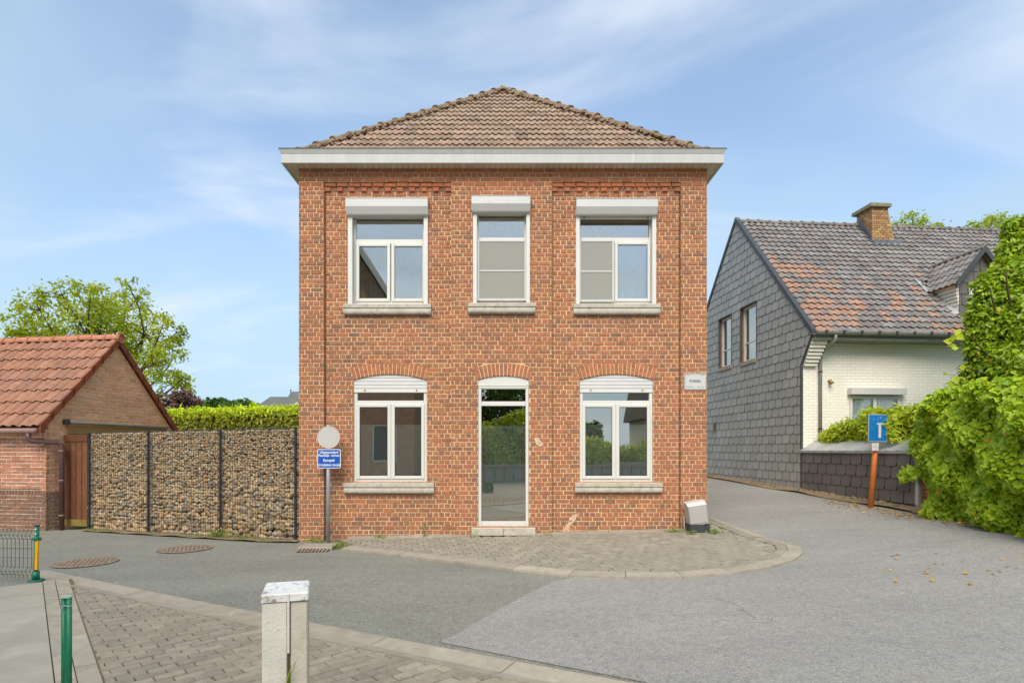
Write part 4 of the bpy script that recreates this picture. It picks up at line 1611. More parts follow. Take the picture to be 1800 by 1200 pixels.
def run_band(m, x0, x1, y0, y1, z0, z1, th):
    """band round front, left and right"""
    m.bbox(x0, x1, y0, y0 + th, z0, z1, 0.003)
    m.box(x0, x0 + th, y0 + th + .0005, y1, z0, z1)
    m.box(x1 - th, x1, y0 + th + .0005, y1, z0, z1)


zm = ZF1 - 0.072
m = MB()
run_band(m, FX0, FX1, YFA, YB, ZF0, zm, 0.03)
fas = m.build('fascia', MT['fascia'], house)
m = MB()
prof = [(YFA - 0.004, zm + 0.002), (YFA - 0.030, ZF1 - 0.006), (YFA + 0.03, ZF1 - 0.006), (YFA + 0.03, zm + 0.002)]
xo = 0.026
m.hexa([(FX0 - .002, YFA - .002, zm + .002), (FX1 + .002, YFA - .002, zm + .002), (FX1 + .002, YFA + .04, zm + .002), (FX0 - .002, YFA + .04, zm + .002)],
       [(FX0 - xo, YFA - xo, ZF1 - .008), (FX1 + xo, YFA - xo, ZF1 - .008), (FX1 + xo, YFA + .04, ZF1 - .008), (FX0 - xo, YFA + .04, ZF1 - .008)])
for s, xa in ((-1, FX0), (1, FX1)):
    m.hexa([(xa + s * .002, YFA + .0405, zm + .002), (xa - s * .04, YFA + .0405, zm + .002), (xa - s * .04, YB, zm + .002), (xa + s * .002, YB, zm + .002)],
           [(xa + s * xo, YFA + .0405, ZF1 - .008), (xa - s * .04, YFA + .0405, ZF1 - .008), (xa - s * .04, YB, ZF1 - .008), (xa + s * xo, YB, ZF1 - .008)])
gut = m.build('gutter', MT['fascia'], house)
m = MB()
run_band(m, FX0 - xo - .006, FX1 + xo + .006, YFA - xo - .006, YB, ZF1 - .008, ZF1 + .004, 0.05)
m.build('gutter_edge', MT['gutter_dark'], gut)
m = MB()
m.box(fx(1113, YFA) - .006, fx(1113, YFA) + .006, YFA - .0045, YFA + .01, ZF0 + .002, zm - .002)
m.build('joint_cover', MT['pvc'], fas)
# soffit boards: front row runs front to back, flanks likewise
zs = ZF0 + 0.012
k = 0
x = HL - 0.0
x = FX0 + 0.032
while x < FX1 - 0.04:
    w = min(0.088, FX1 - 0.032 - x)
    m = MB()
    m.bbox(x + .003, x + w - .003, YFA + 0.031, YF + 0.06, zs, zs + 0.012, 0.002)
    m.v = [(a, b, c + (0.006 * (b - YFA))) for a, b, c in m.v]
    m.build('soffit_board', MT['soffit'], house)
    x += 0.088
for s, xa, xw in ((-1, FX0, HL), (1, FX1, HR)):
    y = YF + 0.065
    while y < YF + 2.2:
        m = MB()
        lo, hi = (xa + .031, xw + .02) if s < 0 else (xw - .02, xa - .031)
        m.box(lo, hi, y + .003, y + .085, zs, zs + .012)
        m.build('soffit_board', MT['soffit'], house)
        y += 0.088
    m = MB()
    lo, hi = (xa + .031, xw + .02) if s < 0 else (xw - .02, xa - .031)
    m.box(lo, hi, y + .003, YB, zs, zs + .012)
    m.build('soffit_board', MT['soffit'], house)
    # sloping boxed corner seen at the flank
m = MB()
m.box(FX0 + .03, FX1 - .03, YFA + .03, YB, zs + .02, zs + .03)
m.build('eaves_deck', MT['interior'], house)

# ---- hipped roof with pantiles
ER = (FX1 - FX0) / 2 - 0.05                 # eave half width
XM = (FX0 + FX1) / 2
YE = YFA + 0.05
ZE = ZF1 - 0.10
RUN = ER
RISE = 2.98
SL = math.hypot(RUN, RISE)
APX = Vector((XM, YE + RUN, ZE + RISE))
YRB = max(APX.y + 0.4, YB - RUN)
m = MB()
c = [(XM - ER, YE, ZE), (XM + ER, YE, ZE), (XM + ER, YB, ZE), (XM - ER, YB, ZE), tuple(APX), (XM, YRB, ZE + RISE)]
m.add([(a, b, z - 0.03) for a, b, z in c], [(0, 1, 4), (1, 2, 5, 4), (2, 3, 5), (3, 0, 4, 5)])
roof = m.build('roof', MT['gutter_dark'], house)


def pantile(O, du, ds, dn, s0, s1, u0, w, clampu=None, amp=0.034, lip=0.030, tone=0.0, th=0.014, n=7, humps=1):
    if humps > 1:
        n = 11
    """one S-shaped tile: u across, s up the slope, dn the outward normal"""
    vs = []
    for s, base in ((s0, lip), (s1, 0.006)):
        for layer in (0, 1):
            for i in range(n):
                q = i / (n - 1)
                h = amp * (0.5 - 0.5 * math.cos(2 * PI * (q * 0.98 * humps + 0.22))) ** 1.3
                u = u0 + w * 1.06 * q
                if clampu:
                    a, b = clampu(s)
                    u = min(max(u, a), b)
                vs.append(O + du * u + ds * s + dn * (h + base - (th if layer else 0)))
    fs = []
    for i in range(n - 1):
        fs.append((i, i + 1, 2 * n + i + 1, 2 * n + i))
        fs.append((n + i, i, i + 1, n + i + 1)[::-1])
    fs.append((0, 2 * n, 3 * n, n))
    fs.append((n - 1, 2 * n - 1, 4 * n - 1, 3 * n - 1))
    return piece(vs, fs, None, tone)


def tile_slope(O, du, ds, dn, lim, smax, rows, w, tonef=None, jit=0.004, **k):
    res = []
    rh = smax / rows
    for r in range(rows):
        s0, s1 = r * rh - 0.015, (r + 1) * rh + 0.02
        a, b = lim(max(0, r * rh))
        off = (w / 2 if r % 2 and k.get('stag') else 0)
        i0 = math.floor((a - off) / w)
        i = i0
        while i * w + off < b:
            u0 = i * w + off + U(-jit, jit)
            c0, c1 = lim((r + .5) * rh)
            if u0 + w * .8 > c0 and u0 + w * .2 < c1:
                res.append(pantile(O, du, ds, dn, s0 + U(-jit, jit), s1, u0, w, lim, tone=tonef(u0, s0 / smax) if tonef else 0.0, lip=k.get('lip', 0.03) + U(-.003, .004), amp=k.get('amp', 0.034), humps=k.get('humps', 1)))
            i += 1
    return res


ds = Vector((0, RUN, RISE)).normalized()
dn = Vector((0, -RISE, RUN)).normalized()
lim = lambda s: (-ER + ER * min(1, s / SL), ER - ER * min(1, s / SL))
tl = tile_slope(Vector((XM, YE, ZE - 0.01)), Vector((1, 0, 0)), ds, dn, lim, SL, 15, 0.205, tonef=lambda u, s: (U(0.3, 0.9) if R() < 0.1 else 0.0), lip=0.032, amp=0.024, humps=2)
pieces(tl, 'roof_tile', MT['tile'], roof, 300)
# flanks
side = []
for s in (-1, 1):
    O = Vector((XM + s * ER, YE, ZE - 0.01))
    du = Vector((0, 1, 0))
    d2 = Vector((-s * RUN, 0, RISE)).normalized()
    n2 = Vector((s * RISE, 0, RUN)).normalized()
    lm = lambda q: (RUN * min(1, q / SL), (YB - YE) - (RUN if YRB < YB - 0.1 else 0) * min(1, q / SL))
    side += tile_slope(O, du, d2, n2, lm, SL, 15, 0.205, lip=0.032, amp=0.024, humps=2)
mm = MB()
for p in side:
    mm.merge(p)
mm.build('flank_tiles', MT['tile'], roof, kind='stuff')


def ridge_tiles(a, b, up, parent, mt, ln=0.36, r0=0.085, r1=0.105, name='ridge_tile', drop=0.02):
    a, b = Vector(a), Vector(b)
    d = (b - a)
    n = max(1, round(d.length / ln))
    dd = d.normalized()
    sd = dd.cross(Vector(up)).normalized()
    u2 = sd.cross(dd).normalized()
    seg = 9
    for k in range(n):
        p0, p1 = a + d * (k / n) - dd * 0.02, a + d * ((k + 1) / n) + dd * 0.02
        j = Vector((U(-.008, .008), U(-.008, .008), U(-.006, .006)))
        vs = []
        for p, r in ((p0, r1), (p0 + dd * 0.045, r1), (p0 + dd * 0.05, r0 * 1.02), (p1, r0 * 0.93)):
            for i in range(seg):
                t = PI * (-0.08 + 1.16 * i / (seg - 1))
                vs.append(p + j + sd * (math.cos(t) * r) + u2 * (math.sin(t) * r * 0.9 - drop))
        fs = []
        for q in range(3):
            for i in range(seg - 1):
                fs.append((q * seg + i, q * seg + i + 1, (q + 1) * seg + i + 1, (q + 1) * seg + i))
        fs.append(tuple(range(seg)))
        MB().add(vs, fs).build(name, mt, parent)


for s in (-1, 1):
    lo = Vector((XM + s * ER, YE, ZE + 0.03))
    ridge_tiles(lo.lerp(APX, .045), APX + Vector((0, 0, 0.05)), (0, 0, 1), roof, MT['ridge'], 0.36, 0.075, 0.10)
ridge_tiles(APX + Vector((0, 0.06, 0.03)), (XM, YRB, ZE + RISE + 0.05), (0, 0, 1), roof, MT['ridge'], 0.36, 0.08, 0.10)
# lichen-grown mortar under the hips
m = MB()
for s in (-1, 1):
    lo = Vector((XM + s * ER, YE, ZE))
    d = APX - lo
    n = 60
    for k in range(n):
        p = lo + d * (.07 + .93 * (k + R()) / n)
        for _ in range(3):
            c = p + Vector((-s * U(.03, .13), -U(0, .06), 0)) + dn * U(.02, .05)
            r = U(.012, .032)
            m.hexa([c + Vector((-r, -r, -r)), c + Vector((r, -r, -r * .6)), c + Vector((r * .8, r, -r)), c + Vector((-r, r * .7, -r))],
                   [c + Vector((-r * .6, -r * .5, r)), c + Vector((r * .6, -r * .7, r * .8)), c + Vector((r * .5, r * .6, r)), c + Vector((-r * .6, r * .5, r * .7))])
m.build('hip_mortar', MT['ridge'], roof, kind='stuff')

# ---- street plate, sign post, cabinet
def text_mesh(body, size, loc, rot, mt, parent, name='lettering', align='CENTER', bold=0.0, xscale=1.0, ext=0.0006):
    cu = bpy.data.curves.new('text', 'FONT')
    cu.body = body
    cu.size = size
    cu.align_x = align
    cu.align_y = 'CENTER'
    cu.extrude = ext
    cu.offset = bold
    cu.resolution_u = 3
    o = bpy.data.objects.new('text', cu)
    COL.objects.link(o)
    bpy.context.view_layer.update()
    me = bpy.data.meshes.new_from_object(o.evaluated_get(bpy.context.evaluated_depsgraph_get()))
    bpy.data.objects.remove(o)
    M4 = Matrix.Translation(loc) @ rot @ Matrix.Diagonal((xscale, 1, 1, 1))
    me.transform(M4)
    me.materials.clear()
    me.materials.append(mt)
    return link_mesh(name, me, parent)


RX = Matrix.Rotation(PI / 2, 4, 'X')


def plate_poly(x0, x1, z0, z1, r, n=5):
    pts = []
    for cx, cz, a0 in ((x1 - r, z1 - r, 0), (x0 + r, z1 - r, PI / 2), (x0 + r, z0 + r, PI), (x1 - r, z0 + r, 1.5 * PI)):
        for i in range(n + 1):
            a = a0 + PI / 2 * i / n
            pts.append((cx + r * math.cos(a), cz + r * math.sin(a)))
    return pts


x0, x1, z0, z1 = fx(1203), fx(1241), fz(685), fz(656)
pl = root('street_plate', ((x0 + x1) / 2, YF - .02, z0), 'pale enamel street name plate on the right corner of the brick house', 'street sign')
pp = plate_poly(x0, x1, z0, z1, .008)
MB().prism([(x, YF - .012, z) for x, z in pp], (0, .014, 0)).build('plate', MT['plate'], pl)
m = MB()
rect_frame(m, x0 + .008, x1 - .008, z0 + .008, z1 - .008, .004, YF - .0135, YF - .0125, .0002)
m.build('border_line', MT['ink_pale'], pl)
text_mesh('POREEL', .052, Vector(((x0 + x1) / 2, YF - .0135, fz(670))), RX, MT['ink'], pl, bold=.0006, xscale=1.02)
text_mesh('12 - 16', .034, Vector((fx(1230.5), YF - .0135, fz(680.2))), RX, MT['ink'], pl)
m = MB()
m.box(fx(1206), fx(1218.5), YF - .0135, YF - .0125, fz(680.4), fz(679.4))
m.box(fx(1206), fx(1212), YF - .0135, YF - .0125, fz(659.4), fz(658.4))
m.box(fx(1231), fx(1238), YF - .0135, YF - .0125, fz(659.4), fz(658.4))
m.build('small_print', MT['ink_pale'], pl)

ys = 8.80
xs_, zs_ = P(578, 768, ys).x, P(578, 768, ys).z
xp = P(576, 900, ys).x
sg = root('sign_post', (xp, ys + .03, H(xp, ys)), 'bleached round traffic sign over a blue bilingual plate on a grey post', 'traffic sign')
m = MB()
m.tube([(xp, ys + .03, H(xp, ys) - .02), (xp, ys + .03, P(0, 750, ys).z)], .028, 14)
m.build('post', MT['galv'], sg, True)
m = MB()
m.tube([(xp, ys + .03, P(0, 750, ys).z), (xp, ys + .03, P(0, 746, ys).z)], [.031, .024], 14)
m.build('post_cap', MT['galv'], sg)
rr = 19.8 / F * ys
m = MB()
m.disc((xs_, ys - .012, zs_), rr, .012, (0, 1, 0), 40)
d1 = m.build('sign_rim', MT['faded_rim'], sg)
m = MB()
m.disc((xs_, ys - .0135, zs_), rr * .82, .003, (0, 1, 0), 40)
m.build('sign_face', MT['faded'], d1)
m = MB()
n = 40
ring = []
for k in range(n):
    a = 2 * PI * k / n
    ring.append((math.cos(a), math.sin(a)))
vs = [(xs_ + c * rr * r, ys - .018, zs_ + s * rr * r) for r in (1.0, .955) for c, s in ring]
m.add(vs, [(k, (k + 1) % n, n + (k + 1) % n, n + k) for k in range(n)])
m.build('rim_edge', MT['alu'], d1)
a, b = P(558.2, 822.5, ys), P(599.2, 789, ys)
pp = plate_poly(a.x, b.x, a.z, b.z, .025)
bp = MB().prism([(x, ys - .010, z) for x, z in pp], (0, .010, 0)).build('plate', MT['sign_white'], sg)
pp = plate_poly(a.x + .010, b.x - .010, a.z + .010, b.z - .010, .018)
MB().prism([(x, ys - .0115, z) for x, z in pp], (0, .0014, 0)).build('plate_face', MT['blue'], bp)
cxp = (a.x + b.x) / 2
for tx, py, sz in (('Uitgezonderd', 794.6, .054), ('Plaatselijk  verkeer', 800.2, .046), ('Excepté', 808.6, .058), ('circulation locale', 816.6, .054)):
    text_mesh(tx, sz, Vector((cxp, ys - .0124, P(0, py, ys).z)), RX, MT['sign_white'], bp, bold=.0012, xscale=.92 if sz < .06 else 1)
for pz in (P(0, 768, ys).z, P(0, 800, ys).z):
    m = MB()
    m.bbox(xp - .04, xp + .04, ys - .002, ys + .065, pz - .015, pz + .015, .003)
    m.build('clamp', MT['galv'], sg)

# leaning utility cabinet
yc = 8.72
c0 = P(1231, 938, yc)
cabr = root('utility_cabinet', (c0.x, yc + .1, H(c0.x, yc)), 'leaning grey utility cabinet on a black plinth at the house corner', 'utility box')
zg = H(c0.x, yc) + .03
m = MB()
a, b = P(1213, 0, yc).x, P(1249, 0, yc).x
m.bbox(a, b - .09, yc - .02, yc + .22, zg - .02, zg + .135, .008)
m.bbox(b - .088, b, yc + .01, yc + .22, zg - .02, zg + .13, .008)
m.build('plinth', MT['cabinet_base'], cabr)
rot = Matrix.Translation(Vector((c0.x - .01, yc, zg + .13))) @ Matrix.Rotation(math.radians(-9), 4, 'Y') @ Matrix.Rotation(math.radians(4), 4, 'X')


def tm(mb):
    mb.v = [tuple(rot @ Vector(p)) for p in mb.v]
    return mb


m = MB()
m.prism([(-.135, -.01, 0.0), (-.135, .20, 0.0), (-.135, .20, .315), (-.135, .06, .315), (-.135, -.005, .275)], (.27, 0, 0))
tm(m).build('cabinet_body', MT['cabinet'], cabr)
m = MB()
m.bbox(-.125, .125, -.018, -.008, .02, .262, .006)
m.v = [(x, y + z * .018, z) for x, y, z in m.v]
tm(m).build('cabinet_door', MT['cabinet'], cabr)
m = MB()
m.prism([(-.142, -.012, .276), (-.142, -.012, .286), (-.142, .056, .330), (-.142, .205, .330), (-.142, .205, .316), (-.142, .06, .316)], (.284, 0, 0))
tm(m).build('cabinet_lid', MT['plate'], cabr)
m = MB()
m.tube([(a - .02, yc + .2, zg), (a - .022, yc + .21, zg + .12), (a - .015, yc + .25, zg + .24)], .007, 8)
m.build('cable', MT['alu'], cabr, True)

# ------------------------------------------------------------------ garage on the left
TH = math.radians(9)
GC = Vector((-8.2, 10.5, 0))
gu = Vector((-math.cos(TH), math.sin(TH), 0))     # along the eave wall, away to the left
gv = Vector((math.sin(TH), math.cos(TH), 0))      # along the gable, away from the street
GD = 3.15
GZ = EYE + 0.47                                   # eave height
GA = EYE + 2.16                                   # apex of brick gable
gar = root('garage', (GC.x, GC.y, H(-8.2, 10.5)), 'low brick garage with orange tiled gable roof at the left edge', 'garage')
gm = MB()
gb = []
GB = -0.10


def TE(x, z, d):      # eave wall: x runs left from the corner
    return GC + gu * x + Vector((0, 0, z)) - gv * d


def TG(x, z, d):      # gable: x runs back from the corner
    return GC + gv * x + Vector((0, 0, z)) - gu * d


zsol = EYE - 0.82
gbt = lambda x, z: 1.0 if z < zsol else 0.0
chg = 0.0665
zz = GZ + 0.02
nb = round((zz - GB) / chg)
gb += courses(TE, lambda z: (0.0, 5.0), zz, zsol + .10, chg, 0.205, 'running', [], depth=.08, mortar=gm, joint=.012, tonef=gbt)
# soldier course and plinth
k = 0
while k * .066 < 5.0:
    gb.append(brickpiece([(k * .066 + .004, zsol + .006), (k * .066 + .058, zsol + .006), (k * .066 + .058, zsol + .094), (k * .066 + .004, zsol + .094)], TE, .08, .006, 1.0))
    k += 1
gm.add([TE(0, zsol, -.009), TE(5, zsol, -.009), TE(5, zsol + .1, -.009), TE(0, zsol + .1, -.009)], [(0, 1, 2, 3)])
gb += courses(TE, lambda z: (0.0, 5.0), zsol, GB, chg, 0.205, 'running', [], depth=.08, mortar=gm, joint=.012, tonef=gbt, proud=0.004)


def glim(z):
    if z < GZ:
        return (0.0, GD)
    k = (z - GZ) / (GA - GZ)
    if k >= 0.98:
        return None
    return (GD / 2 * k, GD - GD / 2 * k)


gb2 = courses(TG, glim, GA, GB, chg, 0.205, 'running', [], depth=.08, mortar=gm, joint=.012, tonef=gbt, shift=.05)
gm.add([TE(5, GB, -.02), TE(5, GB, -GD), TE(5, GZ, -GD), TE(5, GA, -GD / 2), TE(5, GZ, -.02)], [(0, 1, 2, 3, 4)])
gm.add([TE(0, GB, -GD), TE(5, GB, -GD), TE(5, GZ, -GD), TE(0, GZ, -GD)], [(0, 1, 2, 3)])
gw = gm.build('wall', MT['gmortar'], gar)
pieces(gb, 'brick', MT['gbrick'], gw, 150, 'brickwork')
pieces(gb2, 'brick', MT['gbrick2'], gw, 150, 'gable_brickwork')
# roof
ov = 0.16
gr_rise = (GA - GZ) / (GD / 2)
e0 = GC + gv * (-ov) + Vector((0, 0, GZ - ov * gr_rise + .10))
rg = GC + gv * (GD / 2) + Vector((0, 0, GA + .10))
e1 = GC + gv * (GD + ov) + Vector((0, 0, GZ - ov * gr_rise + .10))
dS = (rg - e0)
sl = dS.length
dsn = dS.normalized()
dnn = gu.cross(dsn).normalized()
if dnn.z < 0:
    dnn = -dnn
m = MB()
off = gu * (-0.06)
m.add([e0 + off, e0 + gu * 5.1, rg + gu * 5.1, rg + off, e1 + gu * 5.1, e1 + off], [(0, 1, 2, 3), (3, 2, 4, 5)])
groof = m.build('roof', MT['gutter_dark'], gar)
tg = tile_slope(e0 + off, gu, dsn, dnn, lambda s: (0.0, 5.1), sl, 8, 0.21, lip=.036, amp=.042)
d2 = (rg - e1).normalized()
n2 = gu.cross(d2).normalized()
if n2.z < 0:
    n2 = -n2
tg += tile_slope(e1 + off, gu, d2, n2, lambda s: (0.0, 5.1), sl, 8, 0.21, lip=.036, amp=.042)
pieces(tg, 'roof_tile', MT['gtile'], groof, 300)
ridge_tiles(rg + gu * 5.1 + Vector((0, 0, .03)), rg - gu * .10 + Vector((0, 0, .03)), (0, 0, 1), groof, MT['gridge'], .30, .10, .12)
m = MB()
m.disc(rg - gu * .10 + Vector((0, 0, .02)), .105, .02, gu, 18)
m.build('ridge_end', MT['gridge'], groof)
# verge tiles along the far rake and the near rake
for (a, b, nn) in ((e1, rg, 8), (e0, rg, 8)):
    d = b - a
    for k in range(nn):
        p0, p1 = a + d * (k / nn), a + d * ((k + 1) / nn + .02)
        w = gu * -.075
        up = Vector((0, 0, 1))
        t0, t1 = (.02, .05)
        mm = MB()
        mm.hexa([p0 + w + up * -.10, p0 + w * .45 + up * -.10, p0 + w * .45 + up * .045, p0 + w + up * .045],
                [p1 + w + up * -.115, p1 + w * .45 + up * -.115, p1 + w * .45 + up * .03, p1 + w + up * .03])
        mm.build('verge_tile', MT['verge'], groof)
# gutter and downpipe
m = MB()
a = e0 - gv * .05 + Vector((0, 0, -.07))
m.tube([a - gu * .04, a + gu * 5.0], .05, 10)
m.build('gutter', MT['pipe_light'], gar, True)
m = MB()
p0 = a + gu * .12 + Vector((0, 0, -.03))
xd = P(108.5, 0, 10.62)
pts = [p0, p0 + Vector((.0, 0, -.10)), p0 + Vector((.05, .0, -.15)), Vector((xd.x - .05, 10.60, p0.z - .17)), Vector((xd.x, 10.62, p0.z - .22)), Vector((xd.x, 10.62, H(xd.x, 10.6)))]
m.tube(pts, .042, 12)
m.build('downpipe', MT['pipe'], gar, True)
for zc in (EYE - .02, EYE - .55, EYE - 1.18):
    m = MB()
    m.tube([(xd.x, 10.62, zc - .012), (xd.x, 10.62, zc + .012)], .048, 12)
    m.build('pipe_clip', MT['pipe_light'], gar)
# timber lintel and pipe on the gable
m = MB()
q = [TG(.42, EYE + .30, .02), TG(2.95, EYE + .30, .02), TG(2.95, EYE + .46, .02), TG(.42, EYE + .46, .02)]
m.prism(q, gu * .04)
m.build('lintel', MT['lintel'], gar)
m = MB()
m.tube([TG(.40, EYE + .51, .05), TG(2.95, EYE + .49, .05)], .03, 10)
m.build('cover_pipe', MT['gutter'], gar, True)
m = MB()
m.bbox(TG(.36, 0, .06).x - .05, TG(.36, 0, .06).x + .04, TG(.36, 0, .06).y - .03, TG(.36, 0, .06).y + .04, EYE + .47, EYE + .56, .01)
m.build('pipe_bracket', MT['post_dark'], gar)

# ------------------------------------------------------------------ gabion wall and gate
A0 = Vector((fx(522, 9.06), 9.06, 0))
A1 = Vector(((157 - CX) / F * 10.6, 10.6, 0))
gd = (A1 - A0).normalized()
gn = Vector((gd.y, -gd.x, 0))
if gn.y > 0:
    gn = -gn
GLEN = (A1 - A0).length
ztop = lambda s: EYE + .325 + (.290 - .325) * s / GLEN
zlow = lambda s: H((A0 + gd * s).x, (A0 + gd * s).y) - .02
gab = root('gabion_wall', (A0.x, A0.y, zlow(0)), 'stone-filled wire gabion wall with dark posts left of the brick house', 'wall')


def TB(s, z, d):
    return A0 + gd * s + gn * d + Vector((0, 0, z))


# posts stand where the photo shows them
spx = []
for px in (520.5, 388.5, 262, 158.5):
    k = (px - CX) / F
    # intersection of the sight line with the wall line
    s = (k * A0.y - A0.x) / (gd.x - k * gd.y)
    spx.append(s)
for s in spx:
    m = MB()
    a, b = s - .015, s + .015
    m.hexa([TB(a, zlow(s), .030), TB(b, zlow(s), .030), TB(b, zlow(s), .0), TB(a, zlow(s), .0)],
           [TB(a, ztop(s) + .02, .030), TB(b, ztop(s) + .02, .030), TB(b, ztop(s) + .02, .0), TB(a, ztop(s) + .02, .0)])
    pst = m.build('post', MT['post_dark'], gab)
    z = zlow(s) + .10
    m = MB()
    while z < ztop(s):
        m.hexa([TB(a - .006, z, .042), TB(b + .006, z, .042), TB(b + .006, z + .03, .042), TB(a - .006, z + .03, .042)],
               [TB(a - .006, z, .030), TB(b + .006, z, .030), TB(b + .006, z + .03, .030), TB(a - .006, z + .03, .030)])
        z += .2
    m.build('clip', MT['post_dark'], pst)
# wire mesh per bay
edges = sorted(spx)
for a, b in zip(edges, edges[1:]):
    m = MB()
    n = int((b - a) / .05)
    for i in range(1, n):
        s = a + (b - a) * i / n
        m.tube([TB(s, zlow(s) + .02, .018), TB(s, ztop(s) + .01, .018)], .0030, 4, cap=False)
    k = 0
    while k < 9:
        f = k / 8
        m.tube([TB(a, zlow(a) + .05 + (ztop(a) - zlow(a) - .05) * f, .021), TB(b, zlow(b) + .05 + (ztop(b) - zlow(b) - .05) * f, .021)], .0032, 4, cap=False)
        k += 1
    m.build('wire_mesh', MT['wire'], gab)
    # top wire lid
    m = MB()
    m.tube([TB(a, ztop(a) + .012, .018), TB(b, ztop(b) + .012, .018)], .006, 6)
    m.tube([TB(a, ztop(a) + .012, -.18), TB(b, ztop(b) + .012, -.18)], .006, 6)
    m.build('top_rail', MT['wire'], gab)
# stones
def ico():
    bm = bmesh.new()
    bmesh.ops.create_icosphere(bm, subdivisions=2, radius=1.0)
    v = np.array([tuple(p.co) for p in bm.verts])
    f = [tuple(q.index for q in fc.verts) for fc in bm.faces]
    bm.free()
    return v, f


IV, IF = ico()
shapes = []
for k in range(14):
    v = IV.copy()
    # chip facets off a sphere
    for _ in range(9):
        n = RNG.normal(size=3)
        n /= np.linalg.norm(n)
        c = RNG.uniform(.52, .86)
        d = v @ n - c
        v = v - np.outer(np.clip(d, 0, None) * .92, n)
    v += RNG.normal(size=v.shape) * .02
    shapes.append(v)


def stone_at(s, z, d, a, b, ang, c=None):
    v = shapes[random.randrange(14)] * np.array([a, b, (c or b)])
    ca, sa_ = math.cos(ang), math.sin(ang)
    x = v[:, 0] * ca - v[:, 1] * sa_
    zz_ = v[:, 0] * sa_ + v[:, 1] * ca
    pts = [TB(s + x[i], z + zz_[i], d + v[i, 2]) for i in range(len(v))]
    return piece(pts, IF)


st = []
for layer, (dd, dens) in enumerate(((-.055, 1.0), (-.14, 0.8))):
    z = 0.0
    hgt = 1.80
    while z < hgt - .02:
        f = z / hgt
        s = U(-.02, .04)
        bay2 = 0
        hmax = 0
        while s < GLEN + .02:
            big = (1.0 - f) ** 1.15
            if s < edges[1]:
                szk = .028 + .036 * min(1, max(0, (0.78 - f) / .55))          # right bay: coarse until high up
            else:
                szk = .027 + .031 * big
            if z < .13 and s > .8:
                szk = .068
            a = szk * U(.85, 1.5)
            b = szk * U(.62, .98)
            zz0 = zlow(s) + z + b * .9 + U(-.012, .012)
            if zz0 + b < ztop(s) + .015:
                st.append(stone_at(s + a * .9, zz0, dd + U(-.012, .010) - (b * .4), a, b, U(-.55, .55), b * .9))
            s += a * U(1.45, 1.7) * (1 / dens)
            hmax = max(hmax, b)
        z += szk * 1.12 / dens
pieces(st, 'stone', MT['stone'], gab, 300, 'stone_fill')
m = MB()
a, b = 0.02, GLEN
m.hexa([TB(a, zlow(a), -.13), TB(b, zlow(b), -.13), TB(b, zlow(b), -.24), TB(a, zlow(a), -.24)],
       [TB(a, ztop(a) - .03, -.13), TB(b, ztop(b) - .03, -.13), TB(b, ztop(b) - .03, -.24), TB(a, ztop(a) - .03, -.24)])
m.build('core', MT['void'], gab)

# wooden gate between garage and gabion
g0, g1 = Vector((P(114, 0, 10.80).x, 10.80, 0)), Vector((P(155.5, 0, 10.70).x, 10.70, 0))
gt = root('wooden_gate', ((g0.x + g1.x) / 2, 10.75, H(-7.8, 10.7)), 'narrow brown plank gate between garage and stone wall', 'gate')
gdv = (g1 - g0)
zt0 = P(0, 764, 10.75).z
zb0 = H(-7.8, 10.7) + .06


def gq(f, z, d=0):
    return g0 + gdv * f + Vector((0, -d, z))


for i in range(4):
    f0, f1 = .03 + i * .245, .03 + (i + 1) * .245 - .025
    mm = MB()
    mm.hexa([gq(f0, zb0 + .12, .02), gq(f1, zb0 + .12, .02), gq(f1, zb0 + .12, -.005), gq(f0, zb0 + .12, -.005)],
            [gq(f0, zt0 - .12, .02), gq(f1, zt0 - .12, .02), gq(f1, zt0 - .12, -.005), gq(f0, zt0 - .12, -.005)])
    mm.build('plank', MT['wood'], gt)
mm = MB()
mm.hexa([gq(0, zt0 - .12, .035), gq(1, zt0 - .12, .035), gq(1, zt0 - .12, -.02), gq(0, zt0 - .12, -.02)], [gq(0, zt0, .035), gq(1, zt0, .035), gq(1, zt0, -.02), gq(0, zt0, -.02)])
mm.build('top_rail', MT['wood'], gt)
mm = MB()
mm.hexa([gq(0, zb0, .035), gq(1, zb0, .035), gq(1, zb0, -.02), gq(0, zb0, -.02)], [gq(0, zb0 + .12, .035), gq(1, zb0 + .12, .035), gq(1, zb0 + .12, -.02), gq(0, zb0 + .12, -.02)])
mm.build('bottom_rail', MT['wood_green'], gt)
mm = MB()
mm.hexa([gq(0.0, zb0, -.02), gq(1, zb0, -.02), gq(1, zb0, -.04), gq(0, zb0, -.04)], [gq(0.0, zt0 - .01, -.02), gq(1, zt0 - .01, -.02), gq(1, zt0 - .01, -.04), gq(0, zt0 - .01, -.04)])
mm.build('backing_board', MT['wood'], gt)

# ------------------------------------------------------------------ slate-hung house on the right
CT, ST_ = 0.996, 0.0886


def HW(u, v, w):
    """local frame: u to the right along the eaves, v back along the gable, w above the eye line"""
    return Vector((6.556 + CT * u - ST_ * v, 13.0 + ST_ * u + CT * v, EYE + w))


h2 = root('slate_house', HW(3, 3.2, -0.95), 'white house with grey slate-hung gable and weathered tile roof', 'house')
WB = -1.05
RIDGE_V, RIDGE_W = 3.0, 6.16
EAVE_V, EAVE_W = -0.40, 2.50
SLP = (RIDGE_W - EAVE_W) / (RIDGE_V - EAVE_V)
BACK_V, BACK_W = 7.4, 1.35
U1 = 10.5
wins = [(1.92, 2.74, 2.30, 3.76), (3.26, 4.02, 2.33, 3.74)]
